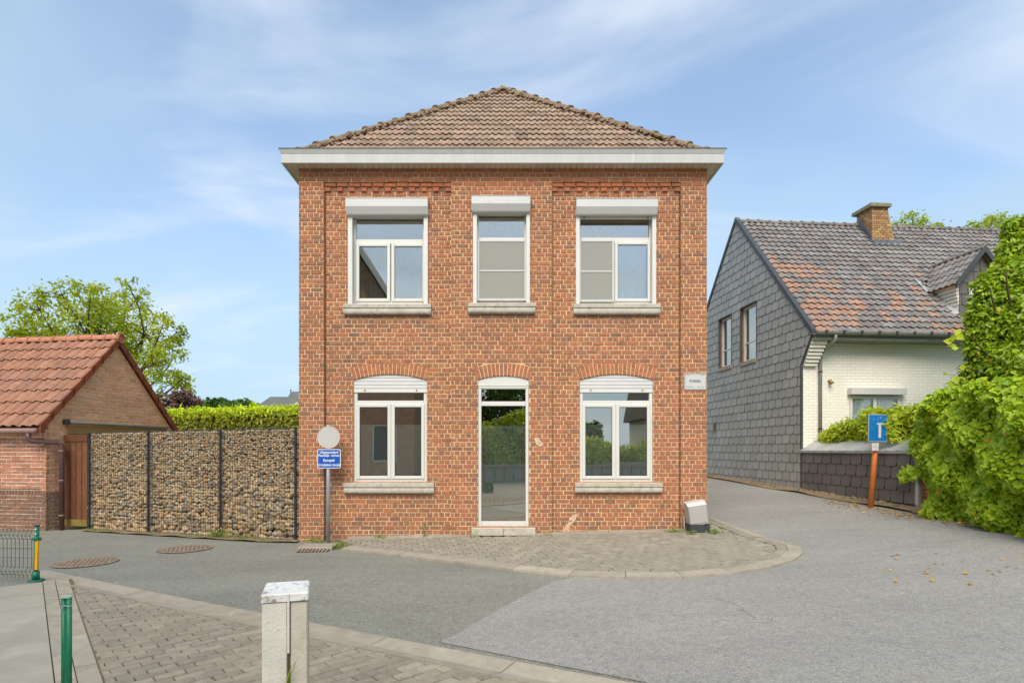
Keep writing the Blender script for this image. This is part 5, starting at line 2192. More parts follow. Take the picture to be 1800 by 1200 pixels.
# walls
m = MB()
m.add([HW(0, 0, WB), HW(U1, 0, WB), HW(U1, 0, 2.6), HW(0, 0, 2.6)], [(0, 1, 2, 3)])
m.add([HW(U1, 0, WB), HW(U1, BACK_V, WB), HW(U1, BACK_V, BACK_W), HW(U1, RIDGE_V, RIDGE_W - .1), HW(U1, 0, 2.6)], [(0, 1, 2, 3, 4)])
m.add([HW(0, BACK_V, WB), HW(U1, BACK_V, WB), HW(U1, BACK_V, BACK_W), HW(0, BACK_V, BACK_W)], [(0, 1, 2, 3)])
fw2 = m.build('front_wall', MT['white_brick'], h2)
# gable sheet behind the slates, with its two openings
m = MB()
poly = [(0.0, WB), (BACK_V, WB), (BACK_V, BACK_W), (RIDGE_V, RIDGE_W), (0.0, RIDGE_W - RIDGE_V * SLP)]
parts = [poly]
for (a, b, c, d) in wins:
    nxt = []
    for q in parts:
        nxt += cut_rect(q, a, b, c, d)
    parts = nxt
for q in parts:
    m.add([HW(0.0, v, w) for v, w in q], [tuple(range(len(q)))])
cor = [(0.0, 1.88), (0.0, RIDGE_W - RIDGE_V * SLP), (EAVE_V, EAVE_W)]
m.add([HW(0.0, v, w) for v, w in cor], [(0, 1, 2)])
gw2 = m.build('gable_wall', MT['trim_dark'], h2)


def slates(T, hulls, holes, v0, v1, w0, w1, sw, sh, tonef=None, shift=0.0):
    """cladding slates, one rounded lower corner, half-lapped row by row; T(v, w, d)"""
    res = []
    row = 0
    w = w0
    while w < w1:
        k = math.floor((v0 - shift) / sw) - 1
        off = shift + (row % 2) * sw / 2
        while off + k * sw < v1:
            a, b = off + k * sw + .0065, off + (k + 1) * sw - .0065
            r = .062
            lo, hi = w + .003, w + sh + .006
            # the rounded corner lies towards the street
            q = [(b, lo), (b, hi), (a, hi), (a, lo + r)]
            for i in range(1, 5):
                t = PI / 2 * i / 4
                q.append((a + r - r * math.cos(t), lo + r - r * math.sin(t)))
            if area2s(q) < 0:
                q = q[::-1]
            outs = []
            for hull in hulls:
                c = clip_convex(q, hull)
                if len(c) >= 3:
                    outs.append(c)
            for (ha, hb, hc, hd) in holes:
                nx = []
                for c in outs:
                    nx += cut_rect(c, ha - .02, hb + .02, hc - .09, hd + .02)
                outs = nx
            rr_ = R()
            td = U(-.002, .002)
            for c in outs:
                if area2(c) < .0006:
                    continue
                n = len(c)
                vs = []
                for (x, y) in c:
                    t = (y - lo) / (hi - lo)
                    vs.append(T(x, y, .030 - .012 * t + td))
                for (x, y) in c:
                    vs.append(T(x, y, .004))
                fs = [tuple(range(n))]
                for i in range(n):
                    j = (i + 1) % n
                    fs.append((i, j, n + j, n + i))
                res.append(piece(vs, fs, rr_, [0.0] + [1.0] * n))  # side faces toned dark to stand in for the shaded gaps between slates
            k += 1
        w += sh
        row += 1
    return res


TGB = lambda v, w, d: HW(-d, v, w)
hullA = [(0.0, WB), (BACK_V, WB), (BACK_V, BACK_W), (RIDGE_V, RIDGE_W), (0.0, RIDGE_W - RIDGE_V * SLP)]
hullB = [(0.0, 1.88), (0.0, RIDGE_W - RIDGE_V * SLP), (EAVE_V, EAVE_W)]
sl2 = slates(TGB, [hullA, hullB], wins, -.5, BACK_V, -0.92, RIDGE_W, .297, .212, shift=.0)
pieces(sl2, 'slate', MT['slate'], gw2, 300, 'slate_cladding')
# trims
m = MB()
m.hexa([HW(-.032, -.02, -.95), HW(.01, -.02, -.95), HW(.01, .02, -.95), HW(-.032, .02, -.95)], [HW(-.032, -.02, 1.88), HW(.01, -.02, 1.88), HW(.01, .02, 1.88), HW(-.032, .02, 1.88)])
m.build('corner_trim', MT['trim_dark'], h2)
m = MB()
for (a, b) in (((0.0, 1.88), (EAVE_V, EAVE_W)),):
    m.hexa([HW(-.03, a[0] - .02, a[1]), HW(.01, a[0] - .02, a[1]), HW(.01, a[0] + .02, a[1]), HW(-.03, a[0] + .02, a[1])],
           [HW(-.03, b[0] - .02, b[1]), HW(.01, b[0] - .02, b[1]), HW(.01, b[0] + .02, b[1]), HW(-.03, b[0] + .02, b[1])])
m.build('corner_trim', MT['trim_dark'], h2)
for (a, b) in (((EAVE_V - .03, EAVE_W), (RIDGE_V, RIDGE_W + .06)), ((RIDGE_V, RIDGE_W + .06), (BACK_V + .2, BACK_W - .1))):
    m = MB()
    m.hexa([HW(-.05, a[0], a[1] - .05), HW(.06, a[0], a[1] - .05), HW(.06, a[0], a[1] + .08), HW(-.05, a[0], a[1] + .08)],
           [HW(-.05, b[0], b[1] - .05), HW(.06, b[0], b[1] - .05), HW(.06, b[0], b[1] + .08), HW(-.05, b[0], b[1] + .08)])
    m.build('verge_trim', MT['trim_dark'], h2)
# gable windows: brick reveals, white frames
for (a, b, c, d) in wins:
    m = MB()
    for q in ([(a, c), (a, d)], [(b, d), (b, c)], [(a, d), (b, d)], [(b, c), (a, c)]):
        (v0, w0), (v1, w1) = q
        m.add([HW(0, v0, w0), HW(0, v1, w1), HW(.20, v1, w1), HW(.20, v0, w0)], [(0, 1, 2, 3)])
    win = m.build('window', MT['old_brick'], h2)
    m = MB()
    fwid = .06

    def fr(v0, v1, w0, w1, d0=.055, d1=.12):
        m.hexa([HW(d0, v0, w0), HW(d0, v1, w0), HW(d1, v1, w0), HW(d1, v0, w0)], [HW(d0, v0, w1), HW(d0, v1, w1), HW(d1, v1, w1), HW(d1, v0, w1)])
    fr(a, a + fwid, c, d)
    fr(b - fwid, b, c, d)
    fr(a + fwid, b - fwid, c, c + fwid)
    fr(a + fwid, b - fwid, d - fwid, d)
    fr(a + fwid, b - fwid, c + (d - c) * .34, c + (d - c) * .34 + .03, .066)
    m.build('frame', MT['pvc'], win)
    m = MB()
    fr(a + fwid, b - fwid, c + fwid, d - fwid, .085, .09)
    m.build('pane', MT['glass'], win)
    m = MB()
    fr(a - .01, b + .01, c - .085, c + .01, -.05, .12)
    m.build('sill', MT['concrete'], win)
    m = MB()
    for (v0, v1, w0, w1) in ((a - .022, a + .004, c, d + .02), (b - .004, b + .022, c, d + .02), (a + .004, b - .004, d - .002, d + .022)):
        fr(v0, v1, w0, w1, -.035, .02)
    m.build('edge_trim', MT['trim_dark'], win)
    m = MB()
    fr(a + .06, b - .06, c + .1, d - .05, .22, .23)
    m.build('curtain', MT['curtain'], win)
# white corbel bricks under the eave corner
nC = 9
for k in range(nC):
    w0 = 1.84 + k * .0735
    pr = .05 + .34 * ((k + 1) / nC)
    wd = .30 + .012 * k
    m = MB()
    vs0 = [HW(.012, -pr, w0), HW(wd, -pr, w0), HW(wd, .02, w0), HW(.012, .02, w0)]
    vs1 = [HW(.012, -pr, w0 + .062), HW(wd, -pr, w0 + .062), HW(wd, .02, w0 + .062), HW(.012, .02, w0 + .062)]
    m.hexa(vs0, vs1)
    m.build('corbel_brick', MT['white_paint'], h2)
# roof
O2 = HW(0, EAVE_V, EAVE_W)
du2 = (HW(1, 0, 0) - HW(0, 0, 0)).normalized()
ds2 = (HW(0, RIDGE_V, RIDGE_W) - O2)
S2 = ds2.length
ds2n = ds2.normalized()
dn2 = du2.cross(ds2n).normalized()
m = MB()
m.add([HW(0, EAVE_V, EAVE_W - .04), HW(U1, EAVE_V, EAVE_W - .04), HW(U1, RIDGE_V, RIDGE_W - .04), HW(0, RIDGE_V, RIDGE_W - .04), HW(U1, BACK_V + .2, BACK_W - .2), HW(0, BACK_V + .2, BACK_W - .2)], [(0, 1, 2, 3), (3, 2, 4, 5)])
roof2 = m.build('roof', MT['gutter_dark'], h2)
import mathutils


def bleach(u, s):
    n = mathutils.noise.noise(Vector((u * 2.3, s * 14, 3.3)))
    p = 0.0
    if s < .66:
        p += .62 * math.exp(-((u + .1) / 1.3) ** 2) * smooth(.68, .52, s)
    p += .45 * math.exp(-(s / .15) ** 2) * math.exp(-((u - 2.2) / 2.9) ** 2)
    p += .26 * math.exp(-((u - 1.5) / 2.2) ** 2 - ((s - .3) / .22) ** 2)
    p += .03
    return U(.55, 1.0) if R() < p * .85 * (1 + 1.8 * n) - .04 else (U(0, .12))


DV0, DV1 = 3.62, 4.98       # roof area taken by the dormer
rt = []
for p in tile_slope(O2, du2, ds2n, dn2, lambda s: (0.03, U1), S2, 23, 0.172, tonef=bleach, lip=.044, amp=.036):
    rt.append(p)


def in_dormer(c):
    q = c - HW(0, 0, 0)
    u = q.dot(du2)
    w = c.z - EYE
    lim_w = 4.55 - abs(u - 4.30) * 1.12
    return 3.8 < u < 4.8 and 3.0 < w < lim_w


rt = [p for p in rt if not in_dormer(sum(p['v'], Vector()) / len(p['v']))]
pieces(rt, 'roof_tile', MT['htile'], roof2, 300, 'tile_field')
ridge_tiles(HW(-.02, RIDGE_V, RIDGE_W + .03), HW(U1, RIDGE_V, RIDGE_W + .03), (0, 0, 1), roof2, MT['hridge'], .31, .085, .105)
# gutter with brackets, downpipe
m = MB()
n = 8
va, wa = EAVE_V - .07, EAVE_W + .02
ring = [(va + .065 * math.cos(PI + PI * i / n), wa + .075 * math.sin(PI + PI * i / n)) for i in range(n + 1)]
ring2 = [(va + .055 * math.cos(PI + PI * i / n), wa + .065 * math.sin(PI + PI * i / n)) for i in range(n, -1, -1)]
pr_ = ring + ring2
vs = [HW(0.0, v, w) for v, w in pr_] + [HW(U1, v, w) for v, w in pr_]
k = len(pr_)
m.add(vs, [tuple(range(k))] + [(i, (i + 1) % k, k + (i + 1) % k, k + i) for i in range(k)])
m.build('gutter', MT['gutter'], h2)
m = MB()
m.hexa([HW(.02, EAVE_V - .01, 2.36), HW(U1, EAVE_V - .01, 2.36), HW(U1, 0, 2.36), HW(.02, 0, 2.36)], [HW(.02, EAVE_V - .01, 2.47), HW(U1, EAVE_V - .01, 2.47), HW(U1, 0, 2.50), HW(.02, 0, 2.50)])
m.build('eaves_board', MT['gutter'], h2)
for i in range(16):
    uu = .2 + i * .40
    m = MB()
    m.hexa([HW(uu, va - .072, wa - .07), HW(uu + .03, va - .072, wa - .07), HW(uu + .03, va - .06, wa - .07), HW(uu, va - .06, wa - .07)],
           [HW(uu - .02, va - .072, wa + .02), HW(uu + .05, va - .072, wa + .02), HW(uu + .05, va - .06, wa + .02), HW(uu - .02, va - .06, wa + .02)])
    m.build('gutter_bracket', MT['post_dark'], h2)
m = MB()
ud = .42
m.tube([HW(ud + .04, va, wa - .06), HW(ud + .04, va, wa - .16), HW(ud, va + .10, wa - .27), HW(ud - .03, -.055, wa - .42), HW(ud - .03, -.055, wa - .6), HW(ud - .03, -.055, -.7)], .036, 12)
m.build('downpipe', MT['gutter'], h2, True)
for w in (1.7, .45):
    m = MB()
    m.tube([HW(ud - .03, -.055, w), HW(ud - .03, -.055, w + .03)], .045, 12)
    m.build('pipe_clip', MT['post_dark'], h2)
# small lamp on the wall
m = MB()
m.tube([HW(.62, 0, 1.52), HW(.62, -.07, 1.52), HW(.63, -.10, 1.46)], [.03, .03, .045], 10)
m.build('wall_lamp', MT['lintel'], h2, True)
# vent on the slate gable
m = MB()
m.hexa([HW(-.03, 4.20, .55), HW(-.03, 4.32, .55), HW(-.03, 4.32, .80), HW(-.03, 4.20, .80)], [HW(-.07, 4.20, .57), HW(-.07, 4.32, .57), HW(-.07, 4.32, .78), HW(-.07, 4.20, .78)])
m.build('vent_cover', MT['pipe'], h2)
# street window with shutter box and lace
m = MB()


def fb(m, u0, u1, w0, w1, d0, d1):
    m.hexa([HW(u0, -d0, w0), HW(u1, -d0, w0), HW(u1, -d1, w0), HW(u0, -d1, w0)], [HW(u0, -d0, w1), HW(u1, -d0, w1), HW(u1, -d1, w1), HW(u0, -d1, w1)])


ua, ub, wt, wb_ = 1.10, 2.28, 1.20, 0.05
fb(m, ua, ua + .055, wb_, wt, .035, .004)
fb(m, ub - .055, ub, wb_, wt, .035, .004)
fb(m, ua + .055, ub - .055, wb_, wb_ + .06, .034, .004)
fb(m, ua + .055, ub - .055, wt - .07, wt, .034, .004)
fb(m, (ua + ub) / 2 - .04, (ua + ub) / 2 + .04, wb_ + .06, wt - .07, .030, .004)
win = m.build('window', MT['pvc'], h2)
m = MB()
fb(m, ua + .055, ub - .055, wb_ + .06, wt - .07, .020, .016)
m.build('pane', glass_mat('lace window glass', .12), win)
m = MB()
fb(m, ua - .05, ub + .08, wt + .02, wt + .16, .15, .004)
m.build('shutter_box', MT['alu'], win)
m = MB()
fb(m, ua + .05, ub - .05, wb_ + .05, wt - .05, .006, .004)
m.build('dark_room_sheet', MT['rubber'], win)  # near-black sheet painted in place of the unlit room behind the pane
for (a, b) in ((ua + .07, ua + .50), (ua + .66, ub - .14)):
    mm = MB()
    n = 40
    vs = []
    for i in range(n + 1):
        f = i / n
        z_low = wb_ + .1 + .10 * abs(math.sin(f * PI * 5))
        d = .0095 + .003 * math.sin(f * PI * 14)
        vs += [HW(a + (b - a) * f, -d, z_low), HW(a + (b - a) * f, -d, wt - .08)]
    mm.add(vs, [(2 * i, 2 * i + 2, 2 * i + 3, 2 * i + 1) for i in range(n)])
    mm.build('lace_curtain', MT['curtain'], win)
# chimney
cu0, cu1, cv0, cv1 = 3.46, 4.14, 2.40, 3.10
m = MB()


def chq(t):
    k = .10 * t
    return (cu0 + k * 0.3, cu1 - .20 * t, cv0 + .06 * t, cv1 - .05 * t)


wz0, wz1 = RIDGE_W - .80, RIDGE_W + .32
a, b = chq(0), chq(1)
m.hexa([HW(a[0] + .02, a[2] + .02, wz0), HW(a[1] - .02, a[2] + .02, wz0), HW(a[1] - .02, a[3], wz0), HW(a[0] + .02, a[3], wz0)],
       [HW(b[0] + .02, b[2] + .02, wz1), HW(b[1] - .02, b[2] + .02, wz1), HW(b[1] - .02, b[3], wz1), HW(b[0] + .02, b[3], wz1)])
chm = m.build('chimney', MT['chimney_mortar'], h2)
cb = []
nc = 18
for i in range(nc):
    t0, t1 = i / nc, (i + .84) / nc
    w0, w1 = wz0 + (wz1 - wz0) * t0, wz0 + (wz1 - wz0) * t1
    q0, q1 = chq(t0), chq(t1)
    for face in (0, 1):
        n = 4
        off = .5 if i % 2 else 0
        for k in range(-1, n):
            f0, f1 = max(0, (k + off) / n + .012), min(1, (k + 1 + off) / n - .012)
            if f1 - f0 < .05:
                continue
            if face == 0:
                v = [HW(q0[0] + (q0[1] - q0[0]) * f, q0[2], w0) for f in (f0, f1)] + [HW(q1[0] + (q1[1] - q1[0]) * f, q1[2], w1) for f in (f1, f0)]
                back = [p + Vector((0, .03, 0)) for p in v]
            else:
                v = [HW(q0[0], q0[2] + (q0[3] - q0[2]) * f, w0) for f in (f0, f1)] + [HW(q1[0], q1[2] + (q1[3] - q1[2]) * f, w1) for f in (f1, f0)]
                back = [p + Vector((.03, 0, 0)) for p in v]
            cb.append(piece(v + back, [(0, 1, 2, 3), (0, 1, 5, 4), (1, 2, 6, 5), (2, 3, 7, 6), (3, 0, 4, 7)]))
pieces(cb, 'brick', MT['chimney'], chm, 300)
m = MB()
b = chq(1)
m.hexa([HW(b[0] - .09, b[2] - .09, wz1 + .003), HW(b[1] + .05, b[2] - .09, wz1 + .003), HW(b[1] + .05, b[3] + .09, wz1 + .003), HW(b[0] - .09, b[3] + .09, wz1 + .003)],
       [HW(b[0] - .09, b[2] - .09, wz1 + .09), HW(b[1] + .05, b[2] - .09, wz1 + .09), HW(b[1] + .05, b[3] + .09, wz1 + .09), HW(b[0] - .09, b[3] + .09, wz1 + .09)])
m.build('cap_slab', MT['chimney_cap'], chm)
m = MB()
wr = lambda v: EAVE_W + (v - EAVE_V) * SLP
m.hexa([HW(cu0 - .03, cv0 - .03, wr(cv0) - .05), HW(cu1 + .10, cv0 - .03, wr(cv0) - .05), HW(cu1 + .10, cv0 - .16, wr(cv0 - .16) + .02), HW(cu0 - .03, cv0 - .16, wr(cv0 - .16) + .02)],
       [HW(cu0 - .03, cv0 - .01, wr(cv0) + .09), HW(cu1 + .05, cv0 - .01, wr(cv0) + .09), HW(cu1 + .12, cv0 - .17, wr(cv0 - .17) + .07), HW(cu0 - .03, cv0 - .17, wr(cv0 - .17) + .07)])
m.prism([HW(cu0 - .035, cv0, wr(cv0) + .06), HW(cu0 - .035, cv0, wr(cv0) + .20), HW(cu0 - .025, RIDGE_V - .12, wr(RIDGE_V) + .20), HW(cu0 - .035, RIDGE_V - .12, wr(RIDGE_V) - .02)], (HW(.02, 0, 0) - HW(0, 0, 0)))
m.build('flashing', MT['lead'], chm)
# dormer
dv = .08
dc, dh = 4.30, .50
wE, wA, wBt = 3.78, 4.56, 3.02
m = MB()
m.add([HW(dc - dh, dv, wBt), HW(dc + dh, dv, wBt), HW(dc + dh, dv, wE + .05), HW(dc, dv, wA - .06), HW(dc - dh, dv, wE + .05)], [(0, 1, 2, 3, 4)])
m.add([HW(dc - dh, dv, wBt), HW(dc - dh, dv, wE + .05), HW(dc - dh, 1.05, wE + .05)], [(0, 1, 2)])
m.add([HW(dc + dh, dv, wBt), HW(dc + dh, dv, wE + .05), HW(dc + dh, 1.05, wE + .05)], [(0, 1, 2)])
dm = m.build('dormer', MT['white_paint'], h2)
TD = lambda u, w, d: HW(u, dv - d, w)
hull = [(dc - dh, wBt), (dc + dh, wBt), (dc + dh, wE + .04), (dc, wA - .05), (dc - dh, wE + .04)]
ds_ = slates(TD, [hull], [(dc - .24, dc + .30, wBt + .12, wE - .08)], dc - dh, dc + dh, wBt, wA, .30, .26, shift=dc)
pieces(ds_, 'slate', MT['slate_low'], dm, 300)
m = MB()
for (u0, u1, w0, w1) in ((dc - .23, dc - .18, wBt + .06, wE - .09), (dc + .24, dc + .29, wBt + .06, wE - .09), (dc - .18, dc + .24, wBt + .06, wBt + .12), (dc - .18, dc + .24, wE - .15, wE - .09)):
    fbm = [HW(u0, dv - .03, w0), HW(u1, dv - .03, w0), HW(u1, dv + .02, w0), HW(u0, dv + .02, w0)]
    m.hexa(fbm, [p + Vector((0, 0, w1 - w0)) for p in fbm])
m.build('dormer_frame', MT['pvc'], dm)
m = MB()
m.hexa([HW(dc - .18, dv - .012, wBt + .12), HW(dc + .24, dv - .012, wBt + .12), HW(dc + .24, dv - .006, wBt + .12), HW(dc - .18, dv - .006, wBt + .12)],
       [HW(dc - .18, dv - .012, wE - .15), HW(dc + .24, dv - .012, wE - .15), HW(dc + .24, dv - .006, wE - .15), HW(dc - .18, dv - .006, wE - .15)])
m.build('pane', MT['glass'], dm)
for k in range(6):
    w0 = wBt + .28 + k * .078
    vend = min(.95, (w0 - wBt) / SLP * .9 + dv)
    m = MB()
    pr = .02 + .018 * k
    m.hexa([HW(dc - dh - pr, dv - .01, w0), HW(dc - dh + .01, dv - .01, w0), HW(dc - dh + .01, vend, w0), HW(dc - dh - pr, vend, w0)],
           [HW(dc - dh - pr, dv - .01, w0 + .065), HW(dc - dh + .01, dv - .01, w0 + .065), HW(dc - dh + .01, vend, w0 + .065), HW(dc - dh - pr, vend, w0 + .065)])
    m.build('cheek_brick', MT['white_paint'], dm)
m = MB()
m.hexa([HW(dc - dh - .14, dv - .02, wr(dv) + .03), HW(dc - dh + .0, dv - .02, wr(dv) + .08), HW(dc - dh + .0, dv - .02, wr(dv) + .10), HW(dc - dh - .14, dv - .02, wr(dv) + .06)],
       [HW(dc - dh - .14, .85, wr(.85) + .03), HW(dc - dh + .0, .85, wr(.85) + .08), HW(dc - dh + .0, .85, wr(.85) + .10), HW(dc - dh - .14, .85, wr(.85) + .06)])
m.build('apron_flashing', MT['zinc'], dm)
dt = []
for s in (-1, 1):
    eO = HW(dc + s * (dh + .19), dv - .14, wE - .05)
    rO = HW(dc, dv - .14, wA)
    back = (HW(0, 1, 0) - HW(0, 0, 0)).normalized()
    dsl = (rO - eO)
    L_ = dsl.length
    dsl.normalize()
    nn_ = back.cross(dsl).normalized()
    if nn_.z < 0:
        nn_ = -nn_
    lm = lambda q: (0.0, .90 + .72 * q / L_)
    dt += tile_slope(eO, back, dsl, nn_, lm, L_, 5, .172, lip=.026, amp=.03, tonef=lambda u, s: U(0, .1))
    mm = MB()
    e = [eO, eO + back * .9, rO + back * 1.62, rO]
    mm.prism([p - nn_ * .03 for p in e], nn_ * .02)
    mm.build('dormer_deck', MT['lintel'], dm)
    mm = MB()
    mm.hexa([eO - back * .03 - Vector((0, 0, .09)), eO + back * .03 - Vector((0, 0, .09)), eO + back * .03 + Vector((0, 0, .05)), eO - back * .03 + Vector((0, 0, .05))],
            [rO - back * .03 - Vector((0, 0, .09)), rO + back * .03 - Vector((0, 0, .09)), rO + back * .03 + Vector((0, 0, .06)), rO - back * .03 + Vector((0, 0, .06))])
    mm.build('dormer_verge', MT['trim_dark'], dm)
pieces(dt, 'roof_tile', MT['htile'], dm, 300)
ridge_tiles(HW(dc, dv - .14, wA + .03), HW(dc, 1.5, wA + .03), (0, 0, 1), dm, MT['hridge'], .3, .06, .075)
m = MB()
m.prism([HW(dc - dh - .25, .72, wr(.72) + .05), HW(dc - dh - .16, .72, wr(.72) + .06), HW(dc - dh - .12, 1.1, wr(1.1) + .06), HW(dc - dh - .22, 1.1, wr(1.1) + .05)], (0, 0, .015))
m.build('valley_flashing', MT['zinc'], dm)

# ------------------------------------------------------------------ low slate-clad garden wall with zinc coping
LV0, LV1 = -3.30, -0.03
lw = root('garden_wall', HW(.15, -1.7, -1.05), 'low dark slate-clad wall with zinc coping beside the lane', 'wall')
m = MB()
m.hexa([HW(0, LV0, -1.10), HW(.28, LV0, -1.10), HW(.28, LV1, -1.10), HW(0, LV1, -1.10)], [HW(0, LV0, -.03), HW(.28, LV0, -.03), HW(.28, LV1, -.03), HW(0, LV1, -.03)])
lwb = m.build('wall_core', MT['trim_dark'], lw)
hull = [(LV0, -.905), (LV1, -.92), (LV1, -.03), (LV0, -.03)]
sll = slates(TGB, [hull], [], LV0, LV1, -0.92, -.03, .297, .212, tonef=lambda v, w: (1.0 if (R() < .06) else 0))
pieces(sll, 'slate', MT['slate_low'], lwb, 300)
m = MB()
m.hexa([HW(-.045, LV0 - .01, -.92), HW(.02, LV0 - .01, -.92), HW(.02, LV0 + .06, -.92), HW(-.045, LV0 + .06, -.92)], [HW(-.045, LV0 - .01, -.04), HW(.02, LV0 - .01, -.04), HW(.02, LV0 + .06, -.04), HW(-.045, LV0 + .06, -.04)])
m.build('end_trim', MT['zinc'], lw)
# zinc sheets, each lapped over its neighbour
ncp = 13
for k in range(ncp):
    a, b = LV0 - .02 + (LV1 - LV0 + .06) * k / ncp, LV0 - .02 + (LV1 - LV0 + .06) * (k + 1) / ncp
    lean = .05
    m = MB()
    lift = .012
    f0, f1 = (-.055, -.035), (.27, .17)
    top = [HW(f0[0], a, f0[1] + .004), HW(f0[0], b + .01, f0[1] + lift + .006), HW(f1[0], b + .01 + lean, f1[1] + lift), HW(f1[0], a + lean, f1[1])]
    m.prism(top, (0, 0, .006))
    m.add([HW(f0[0], a, f0[1] + .004), HW(f0[0], b, f0[1] + .012), HW(f0[0] + .004, b, f0[1] - .03), HW(f0[0] + .004, a, f0[1] - .03)], [(0, 1, 2, 3)])
    m.build('coping_sheet', MT['zinc'], lw)
# rubble footing
st2 = []
v = LV0 - .7
while v < 5.2:
    a, b = U(.05, .12), U(.03, .055)
    sv = shapes[random.randrange(14)] * np.array([.06, a, b])
    gz = H(*lane_edge(HW(0, v, 0).y, 0.02)) - EYE
    st2.append(piece([HW(-.03 + q[0], v + q[1], gz + .06 + q[2] + U(0, .001)) for q in sv], IF))
    v += a * 1.7
pieces(st2, 'footing_stone', MT['earth'], lw, 300)

# crumbling brick wall that the ivy has taken over
bw = root('brick_garden_wall', HW(.15, -5.2, -1.1), 'crumbling red brick wall under the ivy at the lane edge', 'wall')
m = MB()
bl2 = courses(lambda x, z, d: HW(-d, x, z - EYE), lambda z: (LV0 - 4.2, LV0 - .02), EYE + .10, EYE - 1.10, .066, .20, 'running', [], depth=.1, mortar=m, joint=.012, sag=.006)
m.add([HW(.25, LV0 - 4.2, -1.1), HW(.25, LV0 - .02, -1.1), HW(.25, LV0 - .02, .1), HW(.25, LV0 - 4.2, .1)], [(0, 1, 2, 3)])
m.add([HW(.009, LV0 - 4.2, .1), HW(.009, LV0 - .02, .1), HW(.25, LV0 - .02, .1), HW(.25, LV0 - 4.2, .1)], [(0, 1, 2, 3)])
bwo = m.build('wall', MT['old_mortar'], bw)
pieces(bl2, 'brick', MT['old_brick'], bwo, 300, 'brickwork')
for k, (v, r) in enumerate(((LV0 - .10, .13), (LV0 - .40, .10), (LV0 - .62, .12))):
    q = HW(-.10, v, -.98)
    sv = shapes[k] * np.array([r, r * .9, r * .75])
    tag(MB().add([(q.x + p[0], q.y + p[1], q.z + p[2]) for p in sv], IF).build('boulder', MT['earth'], None, True),
        ['rough grey stone under the end of the slate-clad wall', 'middle of the rough stones at the foot of the red brick wall', 'rough stone half under the ivy at the lane edge'][k], 'stone', 'loose stones at the lane edge')

# ------------------------------------------------------------------ leaning dead-end sign
b0 = P(1530.5, 891, 10.52)
t0 = P(1538.0, 794, 10.52)
sgn = root('dead_end_sign', (b0.x, b0.y, H(b0.x, b0.y)), 'scratched blue T sign on a leaning orange post before the slate-clad wall', 'traffic sign')
ax = (t0 - b0)
m = MB()
m.tube([b0 - ax * .03, b0 + ax * 1.62], .044, 14)
m.build('post', MT['orange'], sgn, True)
ca, cb_ = P(1524, 776.5, 10.44), P(1560.5, 727.5, 10.44)
pp = plate_poly(ca.x, cb_.x, ca.z, cb_.z, .03)
rotl = Matrix.Translation(Vector(((ca.x + cb_.x) / 2, 10.44, (ca.z + cb_.z) / 2))) @ Matrix.Rotation(math.radians(1.0), 4, 'Y') @ Matrix.Rotation(math.radians(6), 4, 'Z')
ccx, ccz = (ca.x + cb_.x) / 2, (ca.z + cb_.z) / 2


def tl_(mb):
    mb.v = [tuple(rotl @ Vector((p[0] - ccx, p[1], p[2] - ccz))) for p in mb.v]
    return mb


bpl = tl_(MB().prism([(x, -.012, z) for x, z in pp], (0, .012, 0))).build('plate', MT['galv'], sgn)
pp = plate_poly(ca.x + .018, cb_.x - .018, ca.z + .018, cb_.z - .018, .02)
tl_(MB().prism([(x, -.0135, z) for x, z in pp], (0, .0014, 0))).build('plate_face', MT['blue2'], bpl)
m = MB()
m.box(ccx + .012, ccx + .06, -.016, -.0138, ca.z + .075, cb_.z - .19)
m.build
tl_(m).build('symbol_stem', MT['sign_dirty'], bpl)
m = MB()
m.box(ccx - .022, ccx + .094, -.0165, -.0139, cb_.z - .188, cb_.z - .155)
tl_(m).build('symbol_bar', MT['faded_rim'], bpl)
# scratches
m = MB()
for k in range(16):
    cx_, cz_ = ccx + U(-.13, .06), cb_.z - .09 + U(-.035, .035)
    if k > 10:
        cx_, cz_ = ccx + U(-.14, -.08), ccz + U(-.03, .05)
    dx, dz = U(-.018, .018), U(-.012, .018)
    m.add([(cx_, -.0142, cz_), (cx_ + dx, -.0142, cz_ + dz), (cx_ + dx + .004, -.0142, cz_ + dz), (cx_ + .004, -.0142, cz_ - .003)], [(0, 1, 2, 3)])
tl_(m).build('scratches', MT['sign_white'], bpl, kind='stuff')
a, b = P(1532.5, 792, 10.44), P(1544.5, 778, 10.44)
m = MB()
m.bbox(a.x, b.x, 10.436, 10.446, a.z, b.z, .002)
m.build('sticker_plate', MT['sign_dirty'], sgn)
text_mesh('10', .05, Vector(((a.x + b.x) / 2, 10.4352, (a.z + b.z) / 2 + .01)), RX, MT['ink_pale'], sgn)

# ------------------------------------------------------------------ concrete marker post in front
bc = P(504, 0, 2.62)
bo = root('concrete_post', (bc.x, 2.62, H(bc.x, 2.62)), 'split white concrete marker post with lichened cap in the foreground', 'post')
zt = EYE - (1043 - HY) / F * 2.5
brot = Matrix.Translation(Vector((bc.x, 2.62, 0))) @ Matrix.Rotation(math.radians(17), 4, 'Z')


def tb(mb):
    mb.v = [tuple(brot @ Vector(p)) for p in mb.v]
    return mb


